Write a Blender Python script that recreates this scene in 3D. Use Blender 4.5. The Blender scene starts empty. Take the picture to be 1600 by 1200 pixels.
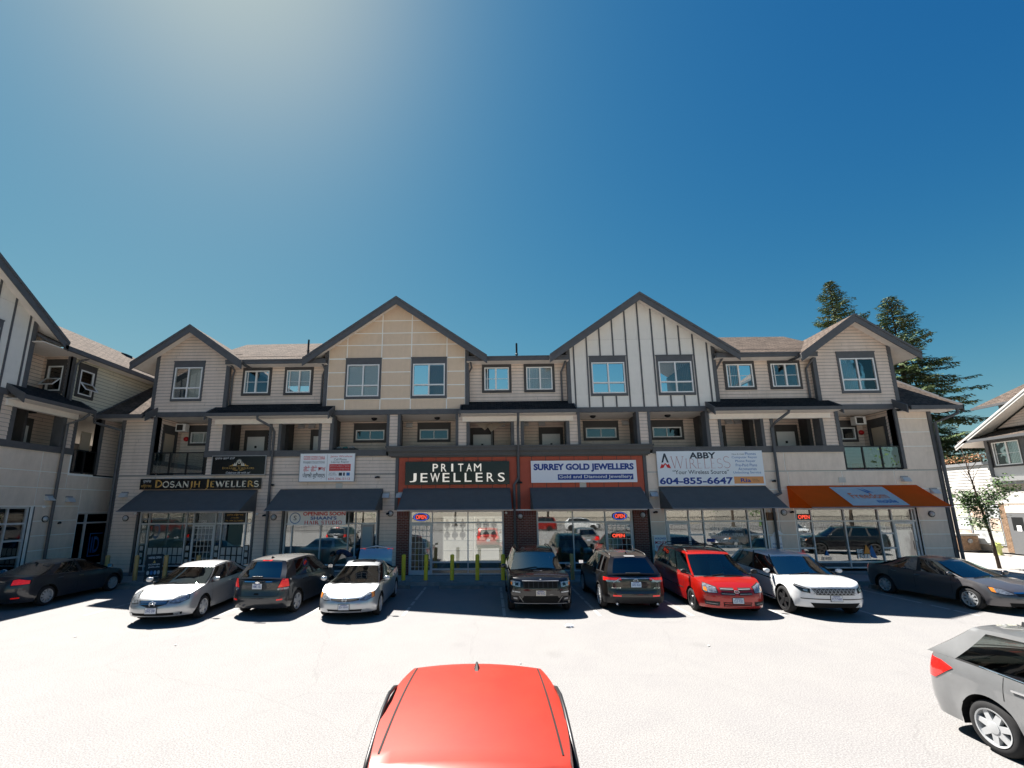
import bpy, bmesh, math, random
from mathutils import Vector, Matrix
from mathutils.bvhtree import BVHTree
rnd = random.Random(7)
S = bpy.context.scene
COL = S.collection
R = math.radians

# ---------------------------------------------------------------- camera, sky, sun, exposure
cam = bpy.data.cameras.new('camera'); camo = bpy.data.objects.new('camera', cam); COL.objects.link(camo)
cam.sensor_width = 36; cam.lens = 696.76 / 1600 * 36; cam.shift_x = .0336; cam.shift_y = .035
cam.clip_start = .1; cam.clip_end = 2500
P_, W_, RO_ = R(11.076), R(1.472), R(.335)
fw = Vector((-math.sin(W_)*math.cos(P_), math.cos(W_)*math.cos(P_), math.sin(P_)))
rt = Vector((math.cos(W_), math.sin(W_), 0)); up = rt.cross(fw)
rt, up = rt*math.cos(RO_) - up*math.sin(RO_), rt*math.sin(RO_) + up*math.cos(RO_)
camo.matrix_world = Matrix(((rt.x, up.x, -fw.x, 0), (rt.y, up.y, -fw.y, 0), (rt.z, up.z, -fw.z, 3.168), (0, 0, 0, 1)))
S.camera = camo
SUN = Vector((-.407, .497, 1)).normalized()
world = bpy.data.worlds.new('World'); S.world = world; world.use_nodes = True
nt = world.node_tree
sky = nt.nodes.new('ShaderNodeTexSky'); sky.sky_type = 'NISHITA'; sky.sun_disc = False
sky.sun_elevation = math.asin(SUN.z); sky.sun_rotation = math.atan2(SUN.x, SUN.y)
sky.air_density = 1.0; sky.dust_density = .5; sky.ozone_density = 3.0; sky.altitude = 50
# colour response of the sky per channel (the photograph is strongly graded): gain * value ** power
sp = nt.nodes.new('ShaderNodeSeparateColor'); cb_ = nt.nodes.new('ShaderNodeCombineColor'); nt.links.new(sky.outputs[0], sp.inputs[0])
for i, (mx_, pw, k) in enumerate(((2.7, 3.1, .026), (4.1, 1.6, .101), (7.0, .72, .272))):
    d_ = nt.nodes.new('ShaderNodeMath'); d_.operation = 'DIVIDE'; d_.inputs[1].default_value = mx_*1.25; nt.links.new(sp.outputs[i], d_.inputs[0])
    q_ = nt.nodes.new('ShaderNodeMath'); q_.operation = 'POWER'; q_.inputs[1].default_value = 2.2; nt.links.new(d_.outputs[0], q_.inputs[0])
    a_ = nt.nodes.new('ShaderNodeMath'); a_.operation = 'ADD'; a_.inputs[1].default_value = 1; nt.links.new(q_.outputs[0], a_.inputs[0])
    r_ = nt.nodes.new('ShaderNodeMath'); r_.operation = 'POWER'; r_.inputs[1].default_value = -1/2.2; nt.links.new(a_.outputs[0], r_.inputs[0])
    n1 = nt.nodes.new('ShaderNodeMath'); n1.operation = 'MULTIPLY'; nt.links.new(sp.outputs[i], n1.inputs[0]); nt.links.new(r_.outputs[0], n1.inputs[1])   # soft shoulder
    n2 = nt.nodes.new('ShaderNodeMath'); n2.operation = 'POWER'; n2.inputs[1].default_value = pw; nt.links.new(n1.outputs[0], n2.inputs[0])
    n3 = nt.nodes.new('ShaderNodeMath'); n3.operation = 'MULTIPLY'; n3.inputs[1].default_value = k; nt.links.new(n2.outputs[0], n3.inputs[0]); nt.links.new(n3.outputs[0], cb_.inputs[i])
nt.links.new(cb_.outputs[0], nt.nodes['Background'].inputs[0]); nt.nodes['Background'].inputs[1].default_value = .13
sl = bpy.data.lights.new('sun', 'SUN'); sl.energy = 4.0; sl.angle = R(.53); sl.color = (1, .955, .89)
so = bpy.data.objects.new('sun', sl); COL.objects.link(so); so.rotation_euler = (-SUN).to_track_quat('-Z', 'Y').to_euler(); so.location = (0, 0, 40)
vs = S.view_settings; vs.view_transform = 'Standard'; vs.look = 'None'; vs.gamma = 1; vs.exposure = 2.12
try: vs.use_curve_mapping = False
except Exception: pass
S.render.engine = 'CYCLES'
S.cycles.max_bounces = 7; S.cycles.diffuse_bounces = 4; S.cycles.glossy_bounces = 4; S.cycles.transparent_max_bounces = 12; S.cycles.transmission_bounces = 4
S.cycles.caustics_reflective = False; S.cycles.caustics_refractive = False
S.cycles.sample_clamp_indirect = 6

# ---------------------------------------------------------------- materials
MATS = {}
def mat(name, col, rough=.6, metal=0., var=0., vscale=6., bump=0., bscale=40., coat=0., spec=.35, emit=None, es=1., stretch=None, dirt=0.):
    if name in MATS: return MATS[name]
    m = bpy.data.materials.new(name); m.use_nodes = True; n = m.node_tree.nodes; l = m.node_tree.links
    b = n['Principled BSDF']; c = tuple(col) + (1,)
    b.inputs['Base Color'].default_value = c; b.inputs['Roughness'].default_value = rough; b.inputs['Metallic'].default_value = metal
    b.inputs['Coat Weight'].default_value = coat; b.inputs['Coat Roughness'].default_value = .04; b.inputs['Specular IOR Level'].default_value = spec
    if emit: b.inputs['Emission Color'].default_value = tuple(emit) + (1,); b.inputs['Emission Strength'].default_value = es
    tc = n.new('ShaderNodeTexCoord'); src = tc.outputs['Object']
    if stretch:
        mp = n.new('ShaderNodeMapping'); mp.inputs['Scale'].default_value = stretch; l.new(src, mp.inputs[0]); src = mp.outputs[0]
    if var or dirt:
        t = n.new('ShaderNodeTexNoise'); t.inputs['Scale'].default_value = vscale; t.inputs['Detail'].default_value = 6; t.inputs['Roughness'].default_value = .65
        l.new(src, t.inputs['Vector'])
        r = n.new('ShaderNodeValToRGB'); e = r.color_ramp.elements
        e[0].position = .3; e[1].position = .7
        e[0].color = tuple(x*(1-var) for x in col) + (1,); e[1].color = tuple(min(1, x*(1+var)) for x in col) + (1,)
        l.new(t.outputs['Fac'], r.inputs[0]); out = r.outputs[0]
        if dirt:
            t2 = n.new('ShaderNodeTexNoise'); t2.inputs['Scale'].default_value = 1.1; t2.inputs['Detail'].default_value = 9; t2.inputs['Roughness'].default_value = .72
            mp2 = n.new('ShaderNodeMapping'); mp2.inputs['Scale'].default_value = (1.6, 1.6, .45); l.new(tc.outputs['Object'], mp2.inputs[0]); l.new(mp2.outputs[0], t2.inputs['Vector'])
            r2 = n.new('ShaderNodeValToRGB'); r2.color_ramp.elements[0].position = .42; r2.color_ramp.elements[1].position = .78
            r2.color_ramp.elements[0].color = (1, 1, 1, 1); r2.color_ramp.elements[1].color = (1-dirt, 1-dirt*1.05, 1-dirt*1.15, 1)
            l.new(t2.outputs['Fac'], r2.inputs[0])
            mx = n.new('ShaderNodeMixRGB'); mx.blend_type = 'MULTIPLY'; mx.inputs[0].default_value = 1; l.new(out, mx.inputs[1]); l.new(r2.outputs[0], mx.inputs[2]); out = mx.outputs[0]
        l.new(out, b.inputs['Base Color'])
    if bump:
        t3 = n.new('ShaderNodeTexNoise'); t3.inputs['Scale'].default_value = bscale; t3.inputs['Detail'].default_value = 4; l.new(src, t3.inputs['Vector'])
        bp = n.new('ShaderNodeBump'); bp.inputs['Strength'].default_value = bump; bp.inputs['Distance'].default_value = .02
        l.new(t3.outputs['Fac'], bp.inputs['Height']); l.new(bp.outputs[0], b.inputs['Normal'])
    MATS[name] = m; return m

def glass(name, tint=(.5, .55, .55), refl=.25, rough=.0, wav=.15, gcol=(1, 1, 1)):
    if name in MATS: return MATS[name]
    m = bpy.data.materials.new(name); m.use_nodes = True; n = m.node_tree.nodes; l = m.node_tree.links
    n.remove(n['Principled BSDF']); o = n['Material Output']
    t = n.new('ShaderNodeBsdfTransparent'); t.inputs[0].default_value = tuple(tint) + (1,)
    g = n.new('ShaderNodeBsdfGlossy'); g.inputs['Roughness'].default_value = rough; g.inputs[0].default_value = tuple(gcol) + (1,)
    f = n.new('ShaderNodeFresnel'); f.inputs[0].default_value = 1.5
    mr = n.new('ShaderNodeMapRange'); mr.inputs[1].default_value = .04; mr.inputs[2].default_value = 1; mr.inputs[3].default_value = refl; mr.inputs[4].default_value = 1
    l.new(f.outputs[0], mr.inputs[0])
    x = n.new('ShaderNodeMixShader'); l.new(mr.outputs[0], x.inputs[0]); l.new(t.outputs[0], x.inputs[1]); l.new(g.outputs[0], x.inputs[2]); l.new(x.outputs[0], o.inputs[0])
    if wav:
        tc = n.new('ShaderNodeTexCoord'); nz = n.new('ShaderNodeTexNoise'); nz.inputs['Scale'].default_value = .9; l.new(tc.outputs['Object'], nz.inputs['Vector'])
        bp = n.new('ShaderNodeBump'); bp.inputs['Strength'].default_value = wav; bp.inputs['Distance'].default_value = .03; l.new(nz.outputs['Fac'], bp.inputs['Height']); l.new(bp.outputs[0], g.inputs['Normal'])
    MATS[name] = m; return m

def shingle_mat(name, c1, c2, ax='xy'):
    if name in MATS: return MATS[name]
    m = bpy.data.materials.new(name); m.use_nodes = True; n = m.node_tree.nodes; l = m.node_tree.links; b = n['Principled BSDF']
    tc = n.new('ShaderNodeTexCoord'); uv = tc.outputs['UV']
    br = n.new('ShaderNodeTexBrick'); br.inputs['Scale'].default_value = 1; br.inputs['Brick Width'].default_value = .3; br.inputs['Row Height'].default_value = .14
    br.inputs['Mortar Size'].default_value = .012; br.inputs['Bias'].default_value = -.1; br.offset = .37
    br.inputs['Color1'].default_value = tuple(c1) + (1,); br.inputs['Color2'].default_value = tuple(c2) + (1,); br.inputs['Mortar'].default_value = tuple(x*.35 for x in c1) + (1,)
    l.new(uv, br.inputs[0])
    nz = n.new('ShaderNodeTexNoise'); nz.inputs['Scale'].default_value = 2.2; nz.inputs['Detail'].default_value = 8; nz.inputs['Roughness'].default_value = .75; l.new(uv, nz.inputs['Vector'])
    r = n.new('ShaderNodeValToRGB'); r.color_ramp.elements[0].position = .3; r.color_ramp.elements[1].position = .72
    r.color_ramp.elements[0].color = (.62, .62, .62, 1); r.color_ramp.elements[1].color = (1.35, 1.3, 1.25, 1); l.new(nz.outputs['Fac'], r.inputs[0])
    mx = n.new('ShaderNodeMixRGB'); mx.blend_type = 'MULTIPLY'; mx.inputs[0].default_value = 1; l.new(br.outputs[0], mx.inputs[1]); l.new(r.outputs[0], mx.inputs[2]); l.new(mx.outputs[0], b.inputs['Base Color'])
    b.inputs['Roughness'].default_value = .95; b.inputs['Specular IOR Level'].default_value = .08
    bp = n.new('ShaderNodeBump'); bp.inputs['Strength'].default_value = .7; bp.inputs['Distance'].default_value = .02; bp.invert = True
    l.new(br.outputs['Fac'], bp.inputs['Height']); l.new(bp.outputs[0], b.inputs['Normal'])
    MATS[name] = m; return m

SIDE = mat('grey_beige_lap_siding', (.78, .64, .54), .75, var=.06, vscale=3, bump=.12, bscale=30, dirt=.2, stretch=(.6, .6, 8))
SIDEG = mat('greenish_grey_lap_siding', (.68, .64, .52), .75, var=.06, vscale=3, bump=.12, bscale=30, dirt=.12, stretch=(.6, .6, 8))
SIDEW = mat('white_lap_siding', (.58, .55, .52), .75, var=.03, vscale=3, bump=.1, bscale=30, dirt=.08, stretch=(.6, .6, 8))
TRIM = mat('charcoal_trim_paint', (.10, .10, .105), .55, var=.12, vscale=4, bump=.05)
TRIMD = mat('dark_header_paint', (.062, .058, .057), .6, var=.1, vscale=4)
SOFF = mat('pale_soffit', (.82, .76, .69), .8, var=.05, vscale=5)
STUC = mat('taupe_fibre_cement_panel', (.79, .66, .55), .8, var=.05, vscale=2.2, bump=.1, bscale=60, dirt=.2)
TAN = mat('tan_fibre_cement_panel', (.74, .57, .42), .8, var=.05, vscale=2.5, bump=.1, bscale=60, dirt=.1)
CREAM = mat('cream_board_panel', (.80, .76, .70), .8, var=.03, vscale=2.5, bump=.1, bscale=60, dirt=.09)
REDP = mat('brick_red_panel', (.46, .10, .06), .75, var=.08, vscale=3, bump=.08, dirt=.12)
JOINT = mat('pale_joint_strip', (.9, .88, .84), .6)
BRICK = mat('dark_red_brick', (.16, .05, .042), .85, var=.35, vscale=5, bump=.3, bscale=50)
BRICKT = mat('tan_brick', (.30, .19, .12), .85, var=.3, vscale=5, bump=.3, bscale=50)
MORT = mat('pale_mortar', (.30, .27, .25), .95, var=.1)
ALU = mat('silver_aluminium_frame', (.62, .64, .66), .45, .12, var=.05, vscale=5, dirt=.1)
VINYL = mat('white_vinyl', (.78, .77, .75), .5, var=.02)
DOORW = mat('white_door_paint', (.7, .7, .69), .5, var=.03)
CONC = mat('sidewalk_concrete', (.42, .40, .37), .9, var=.12, vscale=2.5, bump=.25, bscale=60, dirt=.25)
KERB = mat('kerb_concrete', (.30, .275, .25), .9, var=.18, vscale=4, bump=.3, bscale=50, dirt=.3)
AWN = mat('charcoal_awning_canvas', (.16, .158, .155), .8, var=.06, vscale=3, bump=.12, bscale=5, dirt=.1)
AWNO = mat('orange_awning_canvas', (.97, .15, .003), .7, var=.04, vscale=3, bump=.12, bscale=5)
BLACK = mat('black_paint', (.012, .012, .013), .4, var=.1)
BLIND = mat('pale_blind_fabric', (.82, .82, .77), .85, var=.04, vscale=14, stretch=(6, 6, .3))
BLINDD = mat('brown_blind_fabric', (.2, .17, .14), .85, var=.08, vscale=14, stretch=(6, 6, .3))
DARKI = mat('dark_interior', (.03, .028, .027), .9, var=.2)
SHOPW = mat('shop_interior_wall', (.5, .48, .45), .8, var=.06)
FROST = mat('pale_frosted_film', (.42, .58, .58), .6, var=.06, vscale=2)
SHIN = shingle_mat('weathered_shingles', (.085, .068, .058), (.135, .108, .092))
SHIND = shingle_mat('black_shingles', (.03, .03, .032), (.05, .048, .048))
GLS = glass('window_glass', (.9, .92, .92), .09, wav=.07)
GLSS = glass('shopfront_glass', (.8, .84, .83), .19, wav=.05)
GLSR = glass('railing_glass', (.55, .62, .62), .16, wav=.1)
def translucent(m, fac):
    n = m.node_tree.nodes; l = m.node_tree.links; b = n['Principled BSDF']; t = n.new('ShaderNodeBsdfTranslucent'); x = n.new('ShaderNodeMixShader'); x.inputs[0].default_value = fac
    src = b.inputs['Base Color'].links[0].from_socket; l.new(src, t.inputs[0]); l.new(b.outputs[0], x.inputs[1]); l.new(t.outputs[0], x.inputs[2]); l.new(x.outputs[0], n['Material Output'].inputs[0])
translucent(AWNO, .5); translucent(AWN, .25)
YEL = mat('yellow_bollard_paint', (.92, .68, .05), .5, var=.12, vscale=9, bump=.15, dirt=.25)
YELD = mat('faded_orange_bollard_paint', (.62, .38, .14), .55, var=.12, vscale=9, dirt=.2)
WHITE = mat('white_sign_face', (.88, .88, .89), .4, var=.015)
GREYM = mat('grey_metal', (.3, .3, .31), .45, .3, var=.06)
CHROME = mat('chrome', (.75, .76, .78), .12, 1.)

# ---------------------------------------------------------------- mesh helpers
class MB:
    def __init__(s): s.v = []; s.f = []; s.m = []
    def poly(s, pts, m=0):
        b = len(s.v); s.v += [tuple(p) for p in pts]; s.f.append(tuple(range(b, b+len(pts)))); s.m.append(m)
    def box(s, x0, x1, y0, y1, z0, z1, m=0):
        b = len(s.v); s.v += [(x, y, z) for x in (x0, x1) for y in (y0, y1) for z in (z0, z1)]
        s.f += [(b+i for i in q) for q in ()]
        for q in ((0, 1, 3, 2), (4, 6, 7, 5), (0, 4, 5, 1), (2, 3, 7, 6), (0, 2, 6, 4), (1, 5, 7, 3)): s.f.append(tuple(b+i for i in q)); s.m.append(m)
    def hexa(s, p, m=0):   # 8 corners: bottom 4, top 4
        b = len(s.v); s.v += [tuple(q) for q in p]
        for q in ((3, 2, 1, 0), (4, 5, 6, 7), (0, 1, 5, 4), (1, 2, 6, 5), (2, 3, 7, 6), (3, 0, 4, 7)): s.f.append(tuple(b+i for i in q)); s.m.append(m)
    def tube(s, pts, r, n=8, m=0, cap=True, r2=None):
        pts = [Vector(p) for p in pts]; k = len(pts); b = len(s.v); prev = None
        for i, p in enumerate(pts):
            d = (pts[min(i+1, k-1)] - pts[max(i-1, 0)]).normalized()
            if prev is None:
                a = Vector((0, 0, 1)) if abs(d.z) < .9 else Vector((1, 0, 0)); u = d.cross(a).normalized()
            else: u = (prev - d*prev.dot(d)).normalized()
            prev = u; w = d.cross(u); rr = r if r2 is None else r + (r2-r)*i/(k-1)
            for j in range(n):
                t = 2*math.pi*j/n; s.v.append(tuple(p + u*math.cos(t)*rr + w*math.sin(t)*rr))
        for i in range(k-1):
            for j in range(n):
                s.f.append((b+i*n+j, b+i*n+(j+1) % n, b+(i+1)*n+(j+1) % n, b+(i+1)*n+j)); s.m.append(m)
        if cap:
            s.f.append(tuple(b+j for j in reversed(range(n)))); s.m.append(m); s.f.append(tuple(b+(k-1)*n+j for j in range(n))); s.m.append(m)
    def lathe(s, prof, c=(0, 0, 0), axis='z', n=16, m=0):
        b = len(s.v)
        for r, h in prof:
            for j in range(n):
                t = 2*math.pi*j/n; a, d = r*math.cos(t), r*math.sin(t)
                s.v.append({'z': (c[0]+a, c[1]+d, c[2]+h), 'y': (c[0]+a, c[1]+h, c[2]+d), 'x': (c[0]+h, c[1]+a, c[2]+d)}[axis])
        for i in range(len(prof)-1):
            for j in range(n): s.f.append((b+i*n+j, b+i*n+(j+1) % n, b+(i+1)*n+(j+1) % n, b+(i+1)*n+j)); s.m.append(m)
    def build(s, name, mats, parent=None, smooth=False, ang=None, kind=None, loc=None):
        if not isinstance(mats, (list, tuple)): mats = [mats]
        me = bpy.data.meshes.new(name); me.from_pydata(s.v, [], s.f)
        for m in mats: me.materials.append(m)
        if len(mats) > 1: me.polygons.foreach_set('material_index', s.m)
        if smooth: me.polygons.foreach_set('use_smooth', [True]*len(me.polygons))
        me.update()
        if ang: me.set_sharp_from_angle(angle=R(ang))
        o = bpy.data.objects.new(name, me); COL.objects.link(o)
        if parent: o.parent = parent
        if loc: o.location = loc
        if kind: o['kind'] = kind
        return o
def fixn(o):
    bm = bmesh.new(); bm.from_mesh(o.data); bmesh.ops.remove_doubles(bm, verts=bm.verts, dist=1e-5); bmesh.ops.recalc_face_normals(bm, faces=bm.faces); bm.to_mesh(o.data); bm.free(); return o
def empty(name, loc=(0, 0, 0), rz=0, label=None, cat=None, group=None):
    o = bpy.data.objects.new(name, None); COL.objects.link(o); o.location = loc; o.rotation_euler = (0, 0, rz); o.empty_display_size = .3
    if label: tag(o, label, cat, group)
    return o
def tag(o, label, cat, group=None):
    o['label'] = label; o['category'] = cat
    if group: o['group'] = group
    return o
def struct(o): o['kind'] = 'structure'; return o
def copy_tree(o, parent=None):
    c = o.copy(); COL.objects.link(c); c.parent = parent
    for ch in list(o.children): copy_tree(ch, c)
    return c

_tc = {}
def text_mesh(s, bold=0.):
    k = (s, bold)
    if k in _tc: return _tc[k]
    c = bpy.data.curves.new('t', 'FONT'); c.body = s; c.resolution_u = 3; c.offset = bold; c.fill_mode = 'FRONT'
    ob = bpy.data.objects.new('t', c); COL.objects.link(ob); bpy.context.view_layer.update()
    dg = bpy.context.evaluated_depsgraph_get(); me = bpy.data.meshes.new_from_object(ob.evaluated_get(dg))
    vs_ = [tuple(v.co) for v in me.vertices]; fs = [tuple(p.vertices) for p in me.polygons]
    COL.objects.unlink(ob); bpy.data.objects.remove(ob); bpy.data.meshes.remove(me)
    if not vs_: vs_ = [(0, 0, 0), (1, 0, 0), (1, 1, 0)]; fs = [(0, 1, 2)]
    x0 = min(v[0] for v in vs_); x1 = max(v[0] for v in vs_); y0 = min(v[1] for v in vs_); y1 = max(v[1] for v in vs_)
    _tc[k] = ([((v[0]-x0)/(x1-x0), (v[1]-y0)/max(1e-6, y1-y0)) for v in vs_], fs, (x1-x0)/max(1e-6, y1-y0)); return _tc[k]
def text(s, x0, x1, z0, z1, y, m, parent, name='lettering', bold=0., shear=0., fn=None, spread=None):
    """flat lettering filling the rectangle x0..x1, z0..z1 at depth y (or mapped by fn(x,z))"""
    vs_, fs, asp = text_mesh(s, bold)
    b = MB(); b.v = []
    for a, c in vs_:
        x = x0 + (x1-x0)*a + shear*c*(z1-z0); z = z0 + (z1-z0)*c
        b.v.append(fn(x, z) if fn else (x, y, z))
    b.f = list(fs); b.m = [0]*len(fs)
    return b.build(name, m, parent)

# ---------------------------------------------------------------- building kit (local frame: x along the wall, -y outwards, z up)
def cells(x0, x1, z0, z1, holes):
    xs = sorted({x0, x1, *[min(max(h[i], x0), x1) for h in holes for i in (0, 1)]}); zs = sorted({z0, z1, *[min(max(h[i], z0), z1) for h in holes for i in (2, 3)]})
    out = []
    for a, b in zip(zs, zs[1:]):
        run = None
        for c, d in zip(xs, xs[1:]):
            mx, mz = (c+d)/2, (a+b)/2
            if any(h[0] < mx < h[1] and h[2] < mz < h[3] for h in holes):
                if run: out.append((*run, a, b)); run = None
            else: run = (run[0], d) if run else (c, d)
        if run: out.append((*run, a, b))
    return out
EXP = .163
def siding(mb, x0, x1, z0, z1, y, holes=(), clip=None, exp=EXP):
    k = math.floor(z0/exp)
    while k*exp < z1 - 1e-4:
        a, b = max(k*exp, z0), min((k+1)*exp, z1); k += 1
        if b - a < .02: continue
        hs = sorted([(h[0], h[1]) for h in holes if h[2] < (a+b)/2 < h[3]])
        segs = []; c = x0
        for h in hs:
            if h[0] > c: segs.append((c, h[0]))
            c = max(c, h[1])
        if c < x1: segs.append((c, x1))
        for s0, s1 in segs:
            cuts = [s0]; t = s0 + rnd.uniform(.6, 3.6)
            while t < s1 - .4: cuts.append(t); t += rnd.uniform(2.4, 3.7)
            cuts.append(s1)
            for i, (p, q) in enumerate(zip(cuts, cuts[1:])):
                if i: p += .006
                pa, qa, pb, qb = p, q, p, q
                if clip:
                    ca, cb = clip(a), clip(b)
                    pa, qa = max(p, ca[0]), min(q, ca[1]); pb, qb = max(p, cb[0]), min(q, cb[1])
                    if qa - pa < .02: continue
                    if qb < pb: pb = qb = (pb+qb)/2
                j = rnd.uniform(0, .003)
                a_ = a+.008; A = (pa, y-.03-j, a_); B = (qa, y-.03-j, a_); C = (qb, y-.008, b); D = (pb, y-.008, b)  # gap below each board, in place of the lap's shadow line
                mb.poly((A, B, C, D)); mb.poly(((pa, y-.016, a_+.004), (qa, y-.016, a_+.004), B, A))
def clip_poly(pts, f):   # keep f(x,z)>=0, f linear
    out = []
    for i, p in enumerate(pts):
        q = pts[(i+1) % len(pts)]; a, b = f(*p), f(*q)
        if a >= 0: out.append(p)
        if (a >= 0) != (b >= 0): t = a/(a-b); out.append((p[0]+(q[0]-p[0])*t, p[1]+(q[1]-p[1])*t))
    return out
def plate(mb, pts, y0, y1, m=0):   # extruded polygon in xz, front at y0
    n = len(pts); mb.poly([(p[0], y0, p[1]) for p in pts], m)
    for i in range(n):
        p, q = pts[i], pts[(i+1) % n]; mb.poly(((p[0], y0, p[1]), (p[0], y1, p[1]), (q[0], y1, q[1]), (q[0], y0, q[1])), m)
def panels(par, xs, zs, y, m, holes=(), fs=(), gapx=.036, gapz=.036, name='panel'):
    for a, b in zip(xs, xs[1:]):
        for c, d in zip(zs, zs[1:]):
            for r in cells(a+gapx/2, b-gapx/2, c+gapz/2, d-gapz/2, holes):
                if r[1]-r[0] < .03 or r[3]-r[2] < .03: continue
                pts = [(r[0], r[2]), (r[1], r[2]), (r[1], r[3]), (r[0], r[3])]
                for f in fs: pts = clip_poly(pts, f)
                if len(pts) < 3: continue
                mb = MB(); cx = sum(p[0] for p in pts)/len(pts); cz = sum(p[1] for p in pts)/len(pts); yy = rnd.uniform(0, .003)
                plate(mb, [(p[0]-cx, p[1]-cz) for p in pts], -.014-yy, 0)
                mb.build(name, m, par, loc=(cx, y, cz))
def bricks(mb, mm, x0, x1, z0, z1, y):
    mm.box(x0+.003, x1-.003, y-.012, y+.1, z0, z1)
    k = 0; z = z0
    while z < z1-.03:
        h = .064; o = (k % 2)*.105
        if z > z1-.26:   # soldier course
            x = x0
            while x < x1-.02: mb.box(x+.004, min(x+.064, x1), y-.024-rnd.uniform(0, .004), y, z+.004, z1-.004); x += .075
            break
        x = x0-o
        while x < x1-.01:
            a, b = max(x+.005, x0), min(x+.2, x1)
            if b-a > .02: mb.box(a, b, y-.022-rnd.uniform(0, .006), y, z+.006, z+h)
            x += .21
        z += .075; k += 1
def slab(par, pts, th, mtop, mbot, name='roof', edge=None):
    """sloping roof slab: pts = eave a, eave b, top b, top a"""
    a, b, c, d = [Vector(p) for p in pts]; n = (b-a).cross(d-a).normalized()
    if n.z < 0: n = -n
    e1 = (b-a).normalized(); e2 = n.cross(e1)
    P = [a, b, c, d]; Q = [p - n*th for p in P]
    me = bpy.data.meshes.new(name); me.from_pydata([tuple(p) for p in P+Q], [], [(0, 1, 2, 3), (7, 6, 5, 4), (0, 4, 5, 1), (1, 5, 6, 2), (2, 6, 7, 3), (3, 7, 4, 0)])
    for m in (mtop, mbot, edge or TRIM): me.materials.append(m)
    me.polygons.foreach_set('material_index', [0, 1, 2, 2, 2, 2])
    uv = me.uv_layers.new(); off = Vector((rnd.uniform(0, 9), 0))
    for l in me.loops: p = (P+Q)[l.vertex_index]; uv.data[l.index].uv = ((p-a).dot(e1)+off.x, (p-a).dot(e2))
    o = bpy.data.objects.new(name, me); COL.objects.link(o); o.parent = par; return fixn(o)
_win = {}
def window(par, x0, x1, z0, z1, y, style='gable', blind='full', name='window', hdr=.33, side=.09, sill=.13, seed=0, openv=False):
    w, h = x1-x0, z1-z0; key = (round(w, 2), round(h, 2), style, blind, seed)
    if key in _win:
        o = copy_tree(_win[key], par); o.location = (x0+w/2, y, z0); return o
    mb = MB(); X = w/2
    mb.box(-X, X, -.045, 0, h-hdr, h); mb.box(-X, X, -.045, 0, 0, sill); mb.box(-X, -X+side, -.044, 0, sill, h-hdr); mb.box(X-side, X, -.044, 0, sill, h-hdr)
    mb.box(-X-.02, X+.02, -.06, 0, h-.03, h+.01)
    # reveal
    root = mb.build(name, TRIMD if style != 'gable' else TRIM, par, loc=(x0+w/2, y, z0))
    a, b, c, d = -X+side, X-side, sill, h-hdr; fwid = .055
    fr = MB()
    for q in ((a, b, c, c+fwid), (a, b, d-fwid, d), (a, a+fwid, c+fwid, d-fwid), (b-fwid, b, c+fwid, d-fwid)): fr.box(q[0], q[1], -.05, .06, q[2], q[3])
    ia, ib, ic, id_ = a+fwid, b-fwid, c+fwid, d-fwid; mid = (ia+ib)/2 + (.0 if style != 'slide' else (.04 if seed % 2 else -.04)); panes = []
    if style == 'gable':
        rz = ic + (id_-ic)*.33
        fr.box(mid-.035, mid+.035, -.045, .05, ic, id_); fr.box(ia, mid-.035, -.044, .05, rz-.035, rz+.035); fr.box(mid+.035, ib, -.044, .05, rz-.035, rz+.035)
        panes = [(ia, mid-.035, ic, rz-.035), (mid+.035, ib, ic, rz-.035), (ia, mid-.035, rz+.035, id_), (mid+.035, ib, rz+.035, id_)]
    elif style == 'slide':
        fr.box(mid-.04, mid+.04, -.045, .05, ic, id_); mz = (ic+id_)/2
        fr.box(ia, mid-.04, -.03, .0, mz-.01, mz+.01); fr.box(mid+.04, ib, -.03, .0, mz-.01, mz+.01)
        fr.box(ia+.09, ia+.12, -.042, .0, ic, id_)
        panes = [(ia, mid-.04, ic, id_), (mid+.04, ib, ic, id_)]
    elif style == 'low':
        fr.box(mid-.02, mid+.02, -.04, .04, ic, id_); panes = [(ia, mid-.02, ic, id_), (mid+.02, ib, ic, id_)]
    else: panes = [(ia, ib, ic, id_)]
    fr.build('frame', VINYL, root)
    for p in panes:
        m = MB(); m.box(p[0]-.004, p[1]+.004, -.006, .002, p[2]-.004, p[3]+.004); m.build('pane', GLS, root)
    bl = MB(); spec = {'full': [(ia, ib, ic, id_)], 'none': [], 'left': [(ia, mid, ic, id_)], 'right': [(mid, ib, ic, id_)], 'top': [(ia, ib, (ic+id_)/2, id_)], 'dleft': [(ia, mid, ic, id_)], 'dright': [(mid, ib, ic, id_)], 'upper': [(ia, ib, ic+.3*(id_-ic), id_)]}[blind]
    for q in spec:
        x = q[0]
        while x < q[1]-.01:
            x2 = min(x+.085, q[1]); bl.poly(((x, .085, q[2]), (x2-.004, .1, q[2]), (x2-.004, .1, q[3]), (x, .085, q[3]))); x = x2
    if bl.f: bl.build('blind', BLINDD if blind[0] == 'd' else BLIND, root)
    _win[key] = root; return root
_ind = {}
def inst(key, make, par, loc):
    if key not in _ind: o = make(par); o.location = loc; _ind[key] = o; return o
    o = copy_tree(_ind[key], par); o.location = loc; return o
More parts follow.
